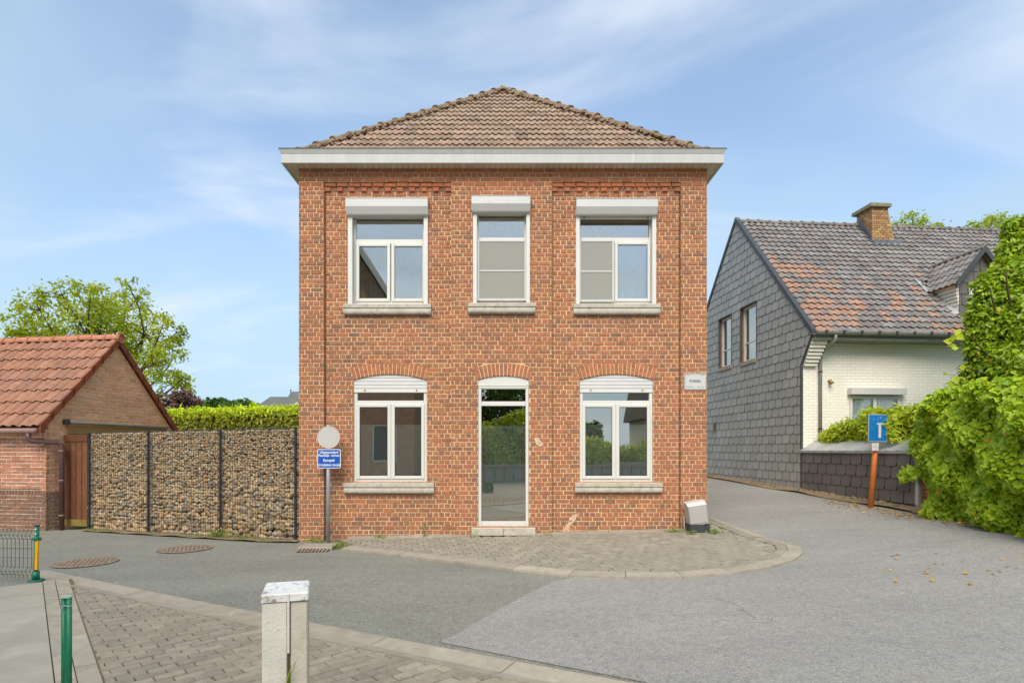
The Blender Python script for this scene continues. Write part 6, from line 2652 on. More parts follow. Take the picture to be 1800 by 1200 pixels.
def vbox(m, x0, x1, y0, y1, z0, z1, b):
    """upright block with all vertical edges and the top edge chamfered"""
    pts = [(x0 + b, y0), (x1 - b, y0), (x1, y0 + b), (x1, y1 - b), (x1 - b, y1), (x0 + b, y1), (x0, y1 - b), (x0, y0 + b)]
    cx, cy = (x0 + x1) / 2, (y0 + y1) / 2
    ins = [(cx + (x - cx) * (1 - 2 * b / (x1 - x0)), cy + (y - cy) * (1 - 2 * b / (y1 - y0))) for x, y in pts]
    vs = [(x, y, z0) for x, y in pts] + [(x, y, z1 - b) for x, y in pts] + [(x, y, z1) for x, y in ins]
    fs = [tuple(range(16, 24))]
    for k in (0, 8):
        for i in range(8):
            j = (i + 1) % 8
            fs.append((k + i, k + j, k + 8 + j, k + 8 + i))
    return m.add(vs, fs)


zc_ = zt - .036
tb(vbox(MB(), -.092, .010, -.115, .12, H(bc.x, 2.6) - .05, zc_, .006)).build('left_half', MT['bollard'], bo)
tb(vbox(MB(), .018, .092, -.110, .12, H(bc.x, 2.6) - .05, zc_ - .002, .006)).build('right_half', MT['bollard_tan'], bo)
tb(vbox(MB(), -.096, .096, -.119, .125, zc_ + .001, zt, .006)).build('cap', MT['bollard_cap'], bo)
tb(MB().box(.008, .020, -.112, .11, H(bc.x, 2.6), zc_)).build('joint_filler', MT['void'], bo)
tb(MB().bbox(.0085, .0185, -.1225, -.10, zc_ - .22, zt - .004, .002)).build('joint_rib', MT['bollard'], bo)


def blades(c, n, h, spread, w=.006, lean=None):
    m = MB()
    for _ in range(n):
        a = U(0, 2 * PI)
        hh = h * U(.5, 1.1)
        sp = spread * U(.3, 1)
        d = Vector((math.cos(a), math.sin(a), 0)) if lean is None else Vector((lean[0] + U(-.5, .5), lean[1] + U(-.3, .3), 0))
        sd_ = Vector((-d.y, d.x, 0)).normalized() * w
        p = Vector(c) + Vector((U(-.01, .01), U(-.01, .01), 0))
        prev = None
        segs = 4
        vs = []
        for i in range(segs + 1):
            f = i / segs
            q = p + d * (sp * f * f) + Vector((0, 0, hh * (f - .35 * f * f)))
            ww = sd_ * (1 - f * .95)
            vs += [q - ww, q + ww]
        m.add(vs, [(2 * i, 2 * i + 1, 2 * i + 3, 2 * i + 2) for i in range(segs)])
    return m


cfront = brot @ Vector((.014, -.14, 0))
gz = H(bc.x, 2.5)
ggr = root('grass_tuft', (cfront.x, cfront.y - .02, gz), 'thin grass blades growing up the split of the concrete post', 'grass')
blades((cfront.x, cfront.y - .005, zt - .40), 7, .20, .09, .004).build('upper_blades', MT['weed'], ggr)
blades((cfront.x, cfront.y - .02, gz), 10, .48, .12, .005).build('lower_blades', MT['weed'], ggr)

# ------------------------------------------------------------------ green fence and posts
fx1, fy1 = gp(63, 1026)
zf = H(fx1, fy1) + .036
fe = root('mesh_fence', (fx1 - .9, fy1 + .08, zf), 'low green wire mesh fence at the left edge of the footway', 'fence')
ftop = .575
p_end = Vector((fx1, fy1, 0))
p_far = Vector((fx1 - 2.3, fy1 + .26, 0))
fdv = (p_far - p_end).normalized()
m = MB()
m.disc((fx1, fy1, zf), .075, .012, (0, 0, 1), 20)
m.tube([(fx1, fy1, zf + .012), (fx1, fy1, zf + .10)], .034, 14)
m.build('post_foot', MT['green'], fe, True)
lean = Vector((.012, 0, 0))
m = MB()
m.tube([(fx1, fy1, zf + .08), (fx1 + .014, fy1, zf + ftop)], .021, 14)
pst = m.build('post', MT['green'], fe, True)
m = MB()
m.tube([(fx1 + .0141, fy1, zf + ftop), (fx1 + .0143, fy1, zf + ftop + .012)], .023, 14)
m.build('post_cap', MT['post_dark'], pst)
m = MB()
m.hexa([(fx1 + .010, fy1 - .032, zf + .12), (fx1 + .030, fy1 - .026, zf + .12), (fx1 + .030, fy1 - .006, zf + .12), (fx1 + .010, fy1 - .006, zf + .12)],
       [(fx1 + .018, fy1 - .032, zf + .43), (fx1 + .042, fy1 - .026, zf + .43), (fx1 + .042, fy1 - .006, zf + .43), (fx1 + .018, fy1 - .006, zf + .43)])
m.build('reflector_strip', MT['yellow'], pst)
m = MB()
m.tube([(fx1 + .009, fy1, zf + .43), (fx1 + .011, fy1, zf + .455)], .042, 12)
m.build('clamp', MT['green'], pst)
for zz_ in (.50, .55):
    m = MB()
    m.disc((fx1 + .02, fy1 - .027, zf + zz_), .008, .006, (0, -1, 0), 10)
    m.build('reflector_dot', MT['sign_white'], pst)
# second (far) post, outside the picture
m = MB()
m.tube([(p_far.x, p_far.y, zf), (p_far.x, p_far.y, zf + ftop)], .026, 14)
m.build('post', MT['green'], fe, True)
prof = [(0.03, 0), (.06, .0), (.10, .03), (.14, .0), (.44, .0), (.48, .03), (.52, .0), (.545, 0)]
fn = Vector((fdv.y, -fdv.x, 0))
if fn.y > 0:
    fn = -fn
n = 46
for i in range(n):
    s = .05 + i * .048
    base = p_end + fdv * s
    m = MB()
    m.tube([base + fn * d + Vector((0, 0, zf + z)) for z, d in prof], .0027, 5, cap=False)
    m.build('vertical_wire', MT['green_wire'], fe)
for z, d in ((.06, 0), (.10, .03), (.14, 0), (.24, 0), (.34, 0), (.44, 0), (.48, .03), (.52, 0)):
    m = MB()
    m.tube([p_end + fdv * .03 + fn * d + Vector((0, 0, zf + z)), p_end + fdv * 2.27 + fn * d + Vector((0, 0, zf + z))], .0030, 5)
    m.build('horizontal_wire', MT['green_wire'], fe)

# near post: two green profiles under a pale cap
q = P(117, 1050, 3.05)
gz = H(q.x, q.y)
gp_ = root('green_post', (q.x, q.y, gz), 'short green double steel post with pale cap at the lower left', 'post')
zt2 = q.z
for s in (-1, 1):
    m = MB()
    m.tube([(q.x + s * .0135, q.y, gz), (q.x + s * .0135, q.y, zt2)], .0125, 12)
    m.build('profile', MT['green'], gp_, True)
m = MB()
m.box(q.x - .006, q.x + .006, q.y - .008, q.y + .012, gz, zt2 - .002)
m.build('web', MT['green'], gp_)
m = MB()
m.tube([(q.x + dx, q.y, zt2 + .001) for dx in (-.02, .02)], .001, 4)
m = MB()
pts = [(q.x + c * .029, q.y + s * .019, zt2 + .001) for c, s in ((math.cos(2 * PI * k / 18), math.sin(2 * PI * k / 18)) for k in range(18))]
m.prism(pts, (0, 0, .009))
m.build('cap', MT['cap_grey'], gp_)
m = MB()
zw = q.z - .040
m.tube([(q.x + .028 * math.cos(t), q.y + .016 * math.sin(t), zw + .003 * math.sin(3 * t)) for t in [2 * PI * k / 16 for k in range(17)]], .0022, 6)
m.tube([(q.x - .012, q.y - .021, zw), (q.x - .008, q.y - .026, zw - .018), (q.x - .003, q.y - .021, zw)], .0018, 6)
m.build('wire_tie', MT['galv'], gp_)

# ------------------------------------------------------------------ vegetation
def leaf_arrays(pts, nrm, size, aspect=.55, jit=.6, fold=.25, szv=.35):
    """folded diamond leaves, two triangles each"""
    n = len(pts)
    nrm = nrm + RNG.normal(size=(n, 3)) * jit
    nrm /= np.linalg.norm(nrm, axis=1, keepdims=True) + 1e-9
    t = RNG.normal(size=(n, 3))
    t[:, 2] -= .5
    t -= nrm * np.sum(t * nrm, axis=1, keepdims=True)
    t /= np.linalg.norm(t, axis=1, keepdims=True) + 1e-9
    b = np.cross(nrm, t)
    L_ = size * (1 + RNG.uniform(-szv, szv, size=(n, 1)))
    W_ = L_ * aspect * .5
    a = pts
    c = pts + t * L_
    m1 = pts + t * L_ * .42 + b * W_ + nrm * W_ * fold
    m2 = pts + t * L_ * .42 - b * W_ + nrm * W_ * fold
    v = np.stack([a, m1, c, m2], axis=1).reshape(-1, 3)
    return v


def leaf_obj(name, v, mt, parent, kind=None, tone=None, rnd=None):
    n = len(v) // 4
    me = bpy.data.meshes.new(name)
    me.vertices.add(len(v))
    me.vertices.foreach_set('co', v.astype(np.float32).ravel())
    idx = np.arange(n) * 4
    f = np.empty((n, 2, 3), dtype=np.int32)
    f[:, 0] = np.stack([idx, idx + 1, idx + 2], axis=1)
    f[:, 1] = np.stack([idx, idx + 2, idx + 3], axis=1)
    me.loops.add(n * 6)
    me.loops.foreach_set('vertex_index', f.ravel())
    me.polygons.add(n * 2)
    me.polygons.foreach_set('loop_start', np.arange(n * 2, dtype=np.int32) * 3)
    me.update(calc_edges=True)
    r = RNG.random(n) if rnd is None else rnd
    a = me.attributes.new('rnd', 'FLOAT', 'FACE')
    a.data.foreach_set('value', np.repeat(r, 2).astype(np.float32))
    if tone is not None:
        a = me.attributes.new('tone', 'FLOAT', 'FACE')
        a.data.foreach_set('value', np.repeat(tone, 2).astype(np.float32))
    me.materials.append(mt)
    o = link_mesh(name, me, parent)
    if kind:
        o['kind'] = kind
    return o


def shell_points(c, rad, n, inner=.55):
    d = RNG.normal(size=(n, 3))
    d /= np.linalg.norm(d, axis=1, keepdims=True)
    r = inner + (1 - inner) * RNG.random((n, 1)) ** .5
    return np.array(c) + d * r * np.array(rad), d


def limb(m, a, b, r0, r1, bend=.12):
    a, b = Vector(a), Vector(b)
    k = (b - a).length * bend
    pts = []
    rs = []
    off = Vector((U(-k, k), U(-k, k), U(0, k)))
    for i in range(6):
        f = i / 5
        pts.append(a.lerp(b, f) + off * math.sin(f * PI))
        rs.append(r0 + (r1 - r0) * f)
    m.tube(pts, rs, 7)


def tree(name, base, clumps, leaf_n, size, mt, label, group=None, jit=.8, twig=True, trunk_r=.16, aspect=.5, fork=.45, inner=.25):
    """clumps: list of (x, y, z, r)"""
    t = root(name, base, label, 'tree', group)
    m = MB()
    top = Vector(clumps[0][:3])
    fk = Vector(base).lerp(Vector((sum(c[0] for c in clumps) / len(clumps), sum(c[1] for c in clumps) / len(clumps), sum(c[2] for c in clumps) / len(clumps))), fork)
    limb(m, base, fk, trunk_r, trunk_r * .7, .05)
    tot = sum(c[3] ** 2 for c in clumps)
    P_, N_ = [], []
    for (x, y, z, r) in clumps:
        limb(m, fk, (x, y, z), trunk_r * .5, .018, .12)
        n = int(leaf_n * r * r / tot)
        if twig:
            k = max(4, int(n / 42))
            ends, dd = shell_points((x, y, z), (r, r, r * .85), k, .35)
            for e, d in zip(ends, dd):
                limb(m, (x, y, z), tuple(e), .013, .004, .15)
            per = n // k + 1
            for e in ends:
                pp = e + RNG.normal(size=(per, 3)) * r * .17
                P_.append(pp)
                q = pp - np.array([x, y, z - r * .4])
                N_.append(q / (np.linalg.norm(q, axis=1, keepdims=True) + 1e-6))
        else:
            pp, d = shell_points((x, y, z), (r, r, r * .9), n, inner)
            P_.append(pp)
            N_.append(d)
    m.build('trunk', MT['bark'], t, True)
    P_ = np.concatenate(P_)
    N_ = np.concatenate(N_)
    leaf_obj('crown', leaf_arrays(P_, N_ + np.array([0, 0, .4]), size, aspect, jit), mt, t)
    return t


def clump(px, py, y, rpx):
    p = P(px, py, y)
    return (p.x, p.y, p.z, rpx / F * y)


cl = []
for (px, py, rp) in ((175, 590, 70), (70, 545, 40), (110, 520, 34), (160, 508, 30), (140, 560, 52), (215, 555, 50), (240, 525, 26), (255, 590, 48), (60, 590, 44), (25, 590, 30), (115, 600, 55), (285, 575, 26), (300, 600, 28),
                     (300, 640, 34), (270, 640, 40), (320, 665, 28), (335, 695, 20), (310, 585, 18), (210, 620, 60), (285, 690, 34), (90, 620, 50), (35, 560, 24), (225, 500, 16), (180, 530, 40)):
    cl.append(clump(px, py, 19.5 + U(-1.6, 1.6), rp))
tree('walnut_tree', (-13.4, 19.5, H(-13, 19)), cl, 11000, .14, MT['walnut'], 'airy yellow-green tree rising behind the orange-tiled garage', None, trunk_r=.11)
cl = []
for (px, py, rp) in ((320, 702, 20), (305, 708, 16), (335, 707, 15), (318, 692, 12)):
    cl.append(clump(px, py, 17.0 + U(-.4, .4), rp))
tree('plum_tree', (P(320, 0, 17).x, 17.0, H(-9, 17)), cl, 2600, .09, MT['plum'], 'small dark purple-leaved tree beside the garage roof', None, trunk_r=.06)
cl = [clump(px, py, 30 + U(-1, 1), rp) for px, py, rp in ((1600, 410, 34), (1580, 400, 20), (1625, 400, 24), (1605, 392, 18), (1645, 412, 22), (1562, 412, 16), (1600, 440, 40), (1590, 470, 50))]
tree('garden_tree', (P(1600, 0, 30).x, 30, 0.4), cl, 5000, .17, MT['walnut'], 'rounded green tree top showing over the ridge right of the chimney', 'trees behind the slate house', trunk_r=.2)
cl = [clump(px, py, 27 + U(-1, 1), rp) for px, py, rp in ((1740, 402, 24), (1718, 398, 12), (1765, 395, 28), (1740, 430, 40), (1700, 440, 30))]
tree('garden_tree', (P(1740, 0, 27).x, 27, 0.4), cl, 4200, .15, MT['walnut'], 'green tree top over the ridge beside the tall ivy tree', 'trees behind the slate house', trunk_r=.18)
# far wood on the skyline
pp = []
for k in range(46):
    c = clump(352 + k * 3.6 + U(-5, 5), 717 + U(-4, 6) - 5 * math.sin(k * .13), 70 + U(-6, 6), U(7, 12))
    q, d = shell_points(c[:3], (c[3],) * 3, 150, .6)
    pp.append((q, d))
q = np.concatenate([a for a, b in pp])
d = np.concatenate([b for a, b in pp])
o = leaf_obj('distant_wood', leaf_arrays(q, d, .42, .8, .6), MT['dark_leaf'], None)
tag(o, 'far line of trees on the skyline', 'trees', kind='stuff')
# far slate-roofed house
yb = 46.0
fh = root('far_house', (P(505, 0, yb).x, yb + 3, 0.4), 'distant grey slate roofs above the clipped hedge', 'house')
def fp(px, py, y=yb):
    return P(px, py, y)


m = MB()
m.prism([fp(448, 716), fp(540, 716), fp(525, 697), fp(475, 697)], (0, 6, 0))
m.build('roof', MT['far_slate'], fh)
m = MB()
m.prism([fp(498, 714, yb - 1), fp(560, 714, yb - 1), fp(545, 688, yb - 1), fp(511, 688, yb - 1)], (0, 6, 0))
r2 = m.build('roof', MT['far_slate'], fh)
m = MB()
m.tube([fp(511, 688, yb - .6), fp(511, 684, yb - .6)], .04, 6)
m.build('finial', MT['trim_dark'], r2)
m = MB()
m.box(fp(455, 0).x, fp(556, 0).x, yb, yb + 5, .2, fp(0, 716).z - .01)
m.build('wall', MT['render'], fh)
m = MB()
m.prism([fp(512, 716, yb - 1.4), fp(528, 716, yb - 1.4), fp(521, 706, yb - 1.4)], (0, .3, 0))
m.build('dormer', MT['render'], fh)

# lawn behind the stone wall
m = sheet([(-20, 12), (-3.3, 9.5), (-3.3, 60), (-40, 60)], -.02, 2.0)
tag(m.build('lawn', MT['grass']), kind='structure')
m = sheet([(6.9, 6), (40, 6), (40, 60), (6, 60)], -.03, 2.0)
tag(m.build('garden_ground', MT['grass']), kind='structure')

# clipped conifer hedge
hx0, hx1, hy0, hy1 = P(292, 0, 15.4).x, -2.0, 15.0, 16.2
hzt = lambda x: EYE + .98 + (.17) * (x - hx0) / (hx1 - hx0) * 1.2
hd = root('clipped_hedge', ((hx0 + hx1) / 2, 15.6, H(-6, 15.6)), 'clipped conifer hedge with bright lime top behind the stone wall', 'hedge')
n = 15000
x = RNG.uniform(hx0, hx1, n)
f = RNG.random(n)
z = np.array([hzt(a) for a in x])
top = f < .4
zz = np.where(top, z + RNG.normal(size=n) * .035, z - RNG.random(n) ** 1.0 * 1.1)
yy = np.where(top, RNG.uniform(hy0, hy1, n), hy0 + RNG.normal(size=n) * .06)
nn = np.where(top[:, None], np.array([[0, -.3, 1.0]]), np.array([[0, -1, .15]]))
fresh = np.clip(1 - (z - zz) / .26 + RNG.normal(size=n) * .25, 0, 1)
leaf_obj('foliage', leaf_arrays(np.stack([x, yy, zz], 1), nn, .11, .4, .8), MT['thuja'], hd, tone=fresh)
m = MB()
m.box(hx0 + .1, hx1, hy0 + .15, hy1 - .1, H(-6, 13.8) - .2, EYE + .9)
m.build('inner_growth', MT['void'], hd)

# laurel hedge behind the zinc coping
lh = root('laurel_hedge', HW(.6, -1.6, -.4), 'bright laurel hedge growing over the zinc coping before the white wall', 'hedge')
n = 10000
v = RNG.uniform(-3.35, -.22, n)
u = RNG.uniform(.16, 1.0, n)
topw = .40 + .33 * np.clip((-.3 - v) / 2.4, 0, 1) + .05 * np.sin(v * 5.1) + .04 * np.sin(v * 11 + u * 7)
face = RNG.random(n)
w = np.where(face < .45, topw + RNG.normal(size=n) * .035 - .1 * ((u - .5) / .5) ** 2, .20 + (topw - .20) * RNG.random(n))
u = np.where(face < .45, u + .1, .24 + .12 * RNG.random(n) + .05 * np.sin(w * 9 + v * 5))
pts = np.array([tuple(HW(a, b, c)) for a, b, c in zip(u, v, w)])
nn = np.where((face < .45)[:, None], np.array([[-.3, -.2, 1]]), np.array([[-1, -.45, .5]]))
leaf_obj('foliage', leaf_arrays(pts, nn, .10, .36, .65), MT['laurel'], lh)
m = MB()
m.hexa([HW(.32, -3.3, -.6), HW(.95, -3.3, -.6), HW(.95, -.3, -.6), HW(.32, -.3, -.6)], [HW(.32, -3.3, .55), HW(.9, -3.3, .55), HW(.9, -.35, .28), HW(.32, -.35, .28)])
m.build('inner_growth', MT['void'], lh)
n = 700
v = RNG.uniform(-2.05, -1.55, n)
pts = np.array([tuple(HW(.15 + .4 * R(), a, .28 + .5 * R())) for a in v])
leaf_obj('overhanging_shoots', leaf_arrays(pts, np.tile(np.array([[-.8, -.6, .4]]), (n, 1)), .11, .36, .7), MT['laurel'], lh)

pts = np.array([tuple(P(1572 + RNG.normal() * 7, 752 + RNG.uniform(-22, 22), 10.40 + RNG.normal() * .03)) for _ in range(130)])
pts = pts[pts[:, 0] > P(1559, 0, 10.36).x]
leaf_obj('leaning_shoots', leaf_arrays(pts, np.tile(np.array([[-.4, -1.0, .4]]), (len(pts), 1)), .10, .36, .6), MT['laurel'], lh)

# ivy over the brick wall
iv = root('ivy_bank', HW(-.1, -5, -1.1), 'bulging bank of bright green ivy over the wall at the right edge', 'ivy')
n = 62000
v = RNG.uniform(-9.0, -3.28, n)
w = RNG.uniform(-1.08, .92, n)
edge = -3.30 - .55 * np.clip((-.15 - w) / .8, 0, 1) + .07 * np.sin(w * 11)     # ivy recedes towards the foot
edge = np.where(w > -.2, -3.22 + .10 * np.sin(w * 7), edge)
keep = (v < edge) & (w < .55 + .40 * np.clip((-3.2 - v) / 1.0, 0, 1) + .07 * np.sin(v * 6))
v, w = v[keep], w[keep]
endk = np.clip((v + 9.0) / 1.2, 0, 1)
bulge = .06 + .32 * endk * np.clip(-3.25 - v, 0, 3) * (1 - .25 * ((w + .1) / 1.0) ** 2) + (.09 * np.sin(v * 5.3 + w * 3) + .07 * np.sin(w * 8.1 - v * 4)) * np.clip((-3.2 - v) / .6, .2, 1) * endk + .04 * np.sin(v * 13 + w * 11)
dep = RNG.random(len(v)) ** 2 * .25
u = -bulge + dep
pts = np.array([tuple(HW(a, b, c)) for a, b, c in zip(u, v, w)])
nn = np.tile(np.array([[-1.0, -.35, .55]]), (len(v), 1))
va_ = leaf_arrays(pts, nn, .074, .95, .6, fold=.35, szv=.5)
yel = (RNG.random(len(v)) < .006).astype(float)
order = np.argsort(dep * 10 + pts[:, 1])
near = order[:200]
rest = order[200:]
rn = RNG.random(len(v))
vv4 = va_.reshape(-1, 4, 3)
leaf_obj('ivy_leaves', vv4[rest].reshape(-1, 3), MT['ivy'], iv, kind='stuff', tone=yel[rest], rnd=rn[rest])
for i in near:
    leaf_obj('leaf', vv4[i], MT['ivy'], iv, tone=yel[i:i + 1], rnd=rn[i:i + 1])
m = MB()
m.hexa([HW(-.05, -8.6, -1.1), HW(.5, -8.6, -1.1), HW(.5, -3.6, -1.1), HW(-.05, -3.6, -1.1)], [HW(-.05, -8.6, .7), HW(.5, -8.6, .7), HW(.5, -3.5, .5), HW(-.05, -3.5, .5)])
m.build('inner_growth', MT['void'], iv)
# hanging spray of ivy beside the slate end
pts = []
for k in range(160):
    f = R()
    c = HW(-.12 - .05 * R(), -3.40 + .32 * f + .05 * R(), -.42 + .20 * math.sin(f * 3) * R() - .1 * f)
    pts.append(tuple(c))
leaf_obj('hanging_spray', leaf_arrays(np.array(pts), np.tile(np.array([[-1.0, -.5, .4]]), (160, 1)), .08, .95, .5), MT['ivy'], iv)

# tall glossy tree behind the ivy
tt = []
for (px, py, yy_, rp) in ((1825, 445, 9.6, 50), (1800, 490, 9.4, 46), (1762, 522, 9.4, 34), (1790, 540, 9.2, 40), (1748, 572, 9.3, 36), (1815, 580, 9.0, 60), (1735, 612, 9.3, 32), (1765, 630, 9.2, 46), (1805, 650, 8.8, 60), (1722, 650, 9.4, 28), (1700, 680, 9.5, 26),
                          (1880, 480, 9.6, 90), (1890, 620, 9.4, 120), (1806, 400, 9.8, 26), (1742, 520, 9.5, 16), (1722, 572, 9.4, 13), (1790, 430, 9.8, 26), (1768, 470, 9.6, 20), (1920, 400, 9.8, 100), (1770, 700, 9.3, 54), (1778, 395, 9.8, 12), (1716, 612, 9.4, 12), (1735, 690, 9.4, 34), (1752, 545, 9.4, 20), (1745, 492, 9.5, 22), (1728, 500, 9.4, 14), (1738, 530, 9.4, 28), (1725, 560, 9.4, 24), (1712, 588, 9.4, 18), (1772, 440, 9.7, 16), (1765, 470, 9.6, 20), (1785, 415, 9.8, 18)):
    c = clump(px, py, yy_ + .35, rp)
    tt.append(c)
tb_ = root('tall_ivy_tree', (8.6, 9.8, H(8.6, 9.8)), 'tall glossy green tree with yellow flecked leaves at the right edge', 'tree')
m = MB()
fk = Vector((8.5, 9.9, EYE + .2))
limb(m, (8.6, 9.8, H(8.6, 9.8)), fk, .16, .12)
P_, N_ = [], []
for (x, y, z, r) in tt:
    limb(m, fk, (x, y, z), .05, .012, .15)
    n = int(2600 * (r / .5) ** 2)
    q, d = shell_points((x, y, z), (r, r * 1.0, r * .9), n, .55)
    P_.append(q)
    N_.append(d)
limb(m, fk + Vector((.2, -.3, .9)), P(1768, 478, 9.15), .03, .012)
limb(m, fk + Vector((.2, -.3, .6)), P(1740, 505, 9.2), .025, .008)
m.build('trunk', MT['bark'], tb_, True)
P_ = np.concatenate(P_)
N_ = np.concatenate(N_)
yel = (RNG.random(len(P_)) < .012).astype(float)
leaf_obj('crown', leaf_arrays(P_, N_ + np.array([0, 0, .6]), .095, .55, .75, szv=.5), MT['glossy_leaf'], tb_, tone=yel)
# loose shoot with yellow-green leaves in front of the wall
m = MB()
m.tube([P(1735, 625, 9.35), P(1706, 592, 9.32), P(1690, 585, 9.3), P(1668, 600, 9.3)], [.012, .007, .005, .002], 6)
m.tube([P(1735, 660, 9.35), P(1700, 645, 9.32), P(1676, 660, 9.3), P(1660, 658, 9.3)], [.012, .007, .004, .002], 6)
m.build('shoot_stems', MT['bark'], tb_, True)
pts = np.array([tuple(P(px, py, 9.3)) for px, py in ((1676, 600), (1688, 578), (1694, 590), (1682, 606), (1672, 612), (1668, 596), (1680, 588), (1676, 660), (1670, 668), (1664, 655), (1690, 640))])
leaf_obj('loose_shoot', leaf_arrays(pts, np.tile(np.array([[-.3, -1.0, .3]]), (len(pts), 1)), .12, .8, .3), MT['laurel'], tb_)

# ------------------------------------------------------------------ weeds and fallen leaves
def weed(px, py, y, n, size, label, tall=.10, spread=.12):
    x = (px - CX) / F * y
    z = H(x, y) + .02
    t = root('weed', (x, y, z), label, 'weed', 'weeds at the foot of the walls')
    pts = np.array([x, y, z]) + RNG.normal(size=(n, 3)) * np.array([spread, .03, .001]) + np.array([0, 0, 1]) * (RNG.random((n, 1)) ** 1.3 * tall)
    leaf_obj('leaves', leaf_arrays(pts, np.tile(np.array([[0, -.5, 1.0]]), (n, 1)), size, .5, .8), MT['weed'], t)
    blades((x, y, z), max(4, n // 10), tall * 1.3, .06, .003).build('stalks', MT['weed'], t)


weed(380, 940, 9.42, 110, .05, 'bright weeds at the foot of the gabion wall below its middle post', .12, .10)
weed(425, 948, 9.24, 60, .045, 'low weeds at the foot of the coarsest gabion bay', .08, .10)
weed(553, 954, 8.86, 70, .04, 'green weeds at the left corner of the brick house', .08, .09)
weed(597, 968, 8.25, 130, .032, 'leafy clump at the right end of the rusty road gully', .07, .05)
weed(667, 951, 8.93, 80, .032, 'dark green weed at the wall under the lower left window', .08, .06)
weed(745, 945, 8.93, 40, .03, 'tall wispy weed left of the door step', .22, .02)
weed(832, 943, 8.86, 60, .03, 'yellowish weed at the left end of the door step', .10, .05)
weed(965, 940, 8.92, 40, .028, 'small weed right of the door step', .06, .05)
weed(1072, 938, 8.93, 30, .026, 'tiny weed under the lower right window', .04, .03)
weed(1186, 937, 8.86, 150, .032, 'grey-green clump left of the utility cabinet', .08, .08)
weed(1213, 942, 8.60, 80, .035, 'bright grass tuft at the left foot of the utility cabinet', .07, .04)
weed(1257, 940, 8.60, 110, .04, 'bright grass tuft at the right foot of the utility cabinet', .09, .05)
# moss and grass in the joints of the apron
pts = []
for k in range(900):
    if R() < .5:
        x, y = 3.15 + U(0, .45), U(8.0, 9.6)
    else:
        x, y = U(-2.3, 3.4), U(6.2, 8.9)
    if pip(x, y, fld):
        if R() < .35 + .65 * max(0, mathutils.noise.noise(Vector((x * 2, y * 2, 1)))):
            pts.append((x, y, H(x, y) + .038))
pts = np.array(pts)
o = leaf_obj('joint_moss', leaf_arrays(pts, np.tile(np.array([[0, 0, 1.0]]), (len(pts), 1)), .028, .5, .5), MT['weed'], None)
tag(o, 'sparse grass in the joints of the block paving', 'grass', kind='stuff')
pts = []
for k in range(700):
    s = U(0, GLEN)
    d = .06 + .12 * R()
    q = A0 + gd * s + gn * d
    if mathutils.noise.noise(Vector((s * 2.2, 0, 4))) > -.1:
        pts.append((q.x, q.y, H(q.x, q.y) + .03))
pts = np.array(pts)
o = leaf_obj('verge_grass', leaf_arrays(pts, np.tile(np.array([[0, -.5, .8]]), (len(pts), 1)), .035, .4, .7), MT['weed'], None)
tag(o, 'thin grass along the foot of the stone wall', 'grass', kind='stuff')
# fallen leaves along the right verge
pts = []
for k in range(420):
    y = U(7.0, 11.5)
    e = lane_edge(y, .25 + abs(random.gauss(0, .22)))
    pts.append((e[0], e[1], H(*e) + .022))
for k in range(36):
    x, y = gp(U(1560, 1800), U(955, 1030))
    pts.append((x, y, H(x, y) + .014))
pts = np.array(pts)
o = leaf_obj('fallen_leaves', leaf_arrays(pts, np.tile(np.array([[0, 0, 1.0]]), (len(pts), 1)), .055, .6, .25), MT['dry'], None)
tag(o, 'yellow fallen leaves scattered along the lane edge', 'leaves', kind='stuff')

# ------------------------------------------------------------------ across the street, seen mirrored in the windows
nb = root('neighbour_house', (-7.2, -7, 0), 'brown brick house across the street, mirrored in the left windows', 'house')
m = MB()
xa, xb, ya, yb2, ze, zr = -11.6, -3.6, -12.5, -5.2, 5.6, 12.0
bk = MB()
bs = courses(lambda x, z, d: Vector((x, yb2 + d, z)), lambda z: (xa, xb), ze, -.1, .067, .2, 'running', [Hole(-5.3, -4.3, .9, 2.4), Hole(-8.5, -7.0, .9, 2.4)], depth=.02, mortar=m, joint=.012)
m.add([(xb, ya, -.1), (xb, yb2, -.1), (xb, yb2, ze), (xb, ya, ze)], [(0, 1, 2, 3)])
m.add([(xa, ya, -.1), (xa, yb2, -.1), (xa, yb2, ze), (xa, ya, ze)], [(0, 1, 2, 3)])
m.add([(xa, ya, -.1), (xb, ya, -.1), (xb, ya, ze), ((xa + xb) / 2, ya, zr), (xa, ya, ze)], [(0, 1, 2, 3, 4)])
m.add([(xa, yb2 - .01, ze), (xb, yb2 - .01, ze), ((xa + xb) / 2, yb2 - .01, zr)], [(0, 1, 2)])
nbw = m.build('wall', MT['old_mortar'], nb)
mm = MB()
for p in bs:
    mm.merge(p)
mm.build('brickwork', MT['nbrick'], nbw, kind='stuff')
m = MB()
xm = (xa + xb) / 2
for s, xe in ((-1, xa), (1, xb)):
    m.add([(xe + s * .3, yb2 + .3, ze - .25), (xe + s * .3, ya - .3, ze - .25), (xm, ya - .3, zr + .08), (xm, yb2 + .3, zr + .08)], [(0, 1, 2, 3)])
m.build('roof', MT['hridge'], nb)
for s, xe in ((-1, xa), (1, xb)):
    m = MB()
    a, b = Vector((xe + s * .3, yb2 + .3, ze - .3)), Vector((xm, yb2 + .3, zr + .05))
    m.hexa([a, a + Vector((0, .05, 0)), a + Vector((0, .05, .22)), a + Vector((0, 0, .22))], [b, b + Vector((0, .05, 0)), b + Vector((0, .05, .22)), b + Vector((0, 0, .22))])
    m.build('bargeboard', MT['pvc'], nb)
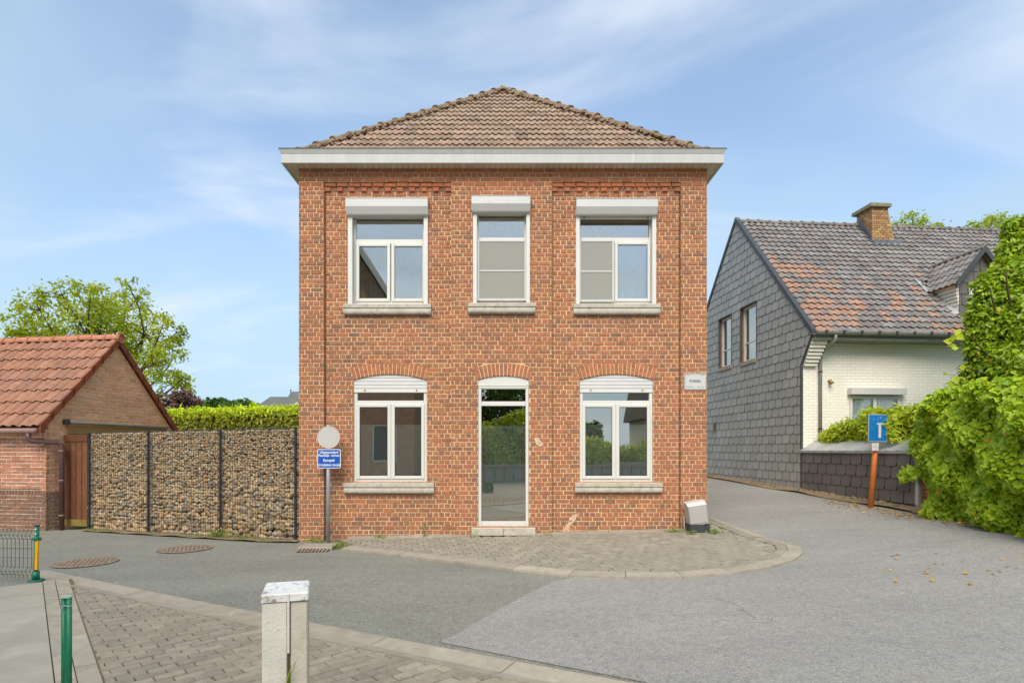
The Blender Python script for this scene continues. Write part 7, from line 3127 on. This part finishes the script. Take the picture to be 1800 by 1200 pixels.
for (a, b) in ((-5.3, -4.3), (-8.5, -7.0)):
    m = MB()
    rect_frame(m, a, b, .9, 2.4, .07, yb2 - .1, yb2 - .04)
    w_ = m.build('window', MT['pvc'], nb)
    m = MB()
    m.box(a + .06, b - .06, yb2 - .07, yb2 - .065, .96, 2.34)
    m.build('pane', MT['rubber'], w_)
# second house, right
nh = root('cottage', (9.5, -13, 0), 'small tiled house across the street, mirrored in the right lower window', 'house')
m = MB()
m.box(7.0, 13, -15, -11, -.1, 3.0)
m.build('wall', MT['render'], nh)
m = MB()
m.prism([(6.7, -10.7, 2.95), (6.7, -15.3, 2.95), (6.7, -13, 5.2)], (6.6, 0, 0))
m.build('roof', MT['hridge'], nh)
m = MB()
m.box(7.6, 8.1, -13.3, -12.7, 4.6, 5.7)
m.build('chimney', MT['old_brick'], nh)
# low fence wall, hedge and trees straight behind the camera
lf = root('panel_fence', (0.5, -7.2, 0), 'low grey panel fence across the street, mirrored in the glass door', 'fence')
for k in range(26):
    m = MB()
    xq = -3.4 + k * .42
    m.bbox(xq + .01, xq + .41, -7.24, -7.18, H(xq, -7) - .05, H(xq, -7) + .60, .01)
    m.v = [(a, -7.2 - (b + 7.2), c) for a, b, c in m.v]
    m.build('panel', MT['slate'], lf)
m = MB()
m.box(-3.5, 7.6, -7.30, -7.10, H(0, -7) + .60, H(0, -7) + .72)
m.build('coping', MT['concrete'], lf)
bh = root('tall_hedge', (2, -8.2, 0), 'tall dark hedge across the street, mirrored in the glass door', 'hedge')
n = 12000
x = RNG.uniform(-3.4, 7.5, n)
z = RNG.random(n) * np.where(x < 2.2, 2.9 + .35 * np.sin(x * 1.3), 1.75 + .2 * np.sin(x * 2.1))
y = -7.7 + .25 * np.sin(x * 3 + z * 2) + RNG.normal(size=n) * .12
leaf_obj('foliage', leaf_arrays(np.stack([x, y, z], 1), np.tile(np.array([[0, 1.0, .6]]), (n, 1)), .16, .7, .6), MT['laurel'], bh)
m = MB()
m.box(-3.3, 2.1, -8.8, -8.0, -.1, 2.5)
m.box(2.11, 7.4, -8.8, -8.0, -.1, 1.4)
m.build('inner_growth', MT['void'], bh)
for k, (x, y, s) in enumerate(((-1.2, -11, 1.0), (1.2, -12, 1.2), (4.4, -13.5, .55))):
    cl = [(x + U(-1.4, 1.4) * s, y + U(-1, 1) * s, (3.3 + U(-1.0, 1.6)) * s, U(.7, 1.2) * s) for _ in range(8)]
    tree('street_tree', (x, y, 0), cl, 3000, .2, MT['dark_leaf'], ['left of the three leafy trees mirrored in the glass door', 'tallest of the leafy trees mirrored in the glass door', 'right of the leafy trees mirrored in the glass door'][k], 'trees across the street', twig=False, aspect=.6, trunk_r=.14)
rb = root('round_bush', (-.56, -.6, H(-.5, -.6)), 'small round bush by the footway, mirrored low in the glass door', 'bush')
q, d = shell_points((-.56, -.6, .20), (.20, .2, .24), 1200, .6)
leaf_obj('foliage', leaf_arrays(q, d, .04, .6, .5), MT['dark_leaf'], rb)
m = MB()
m.tube([(-.56, -.6, 0), (-.56, -.6, .3)], .012, 6)
m.build('stem', MT['bark'], rb)
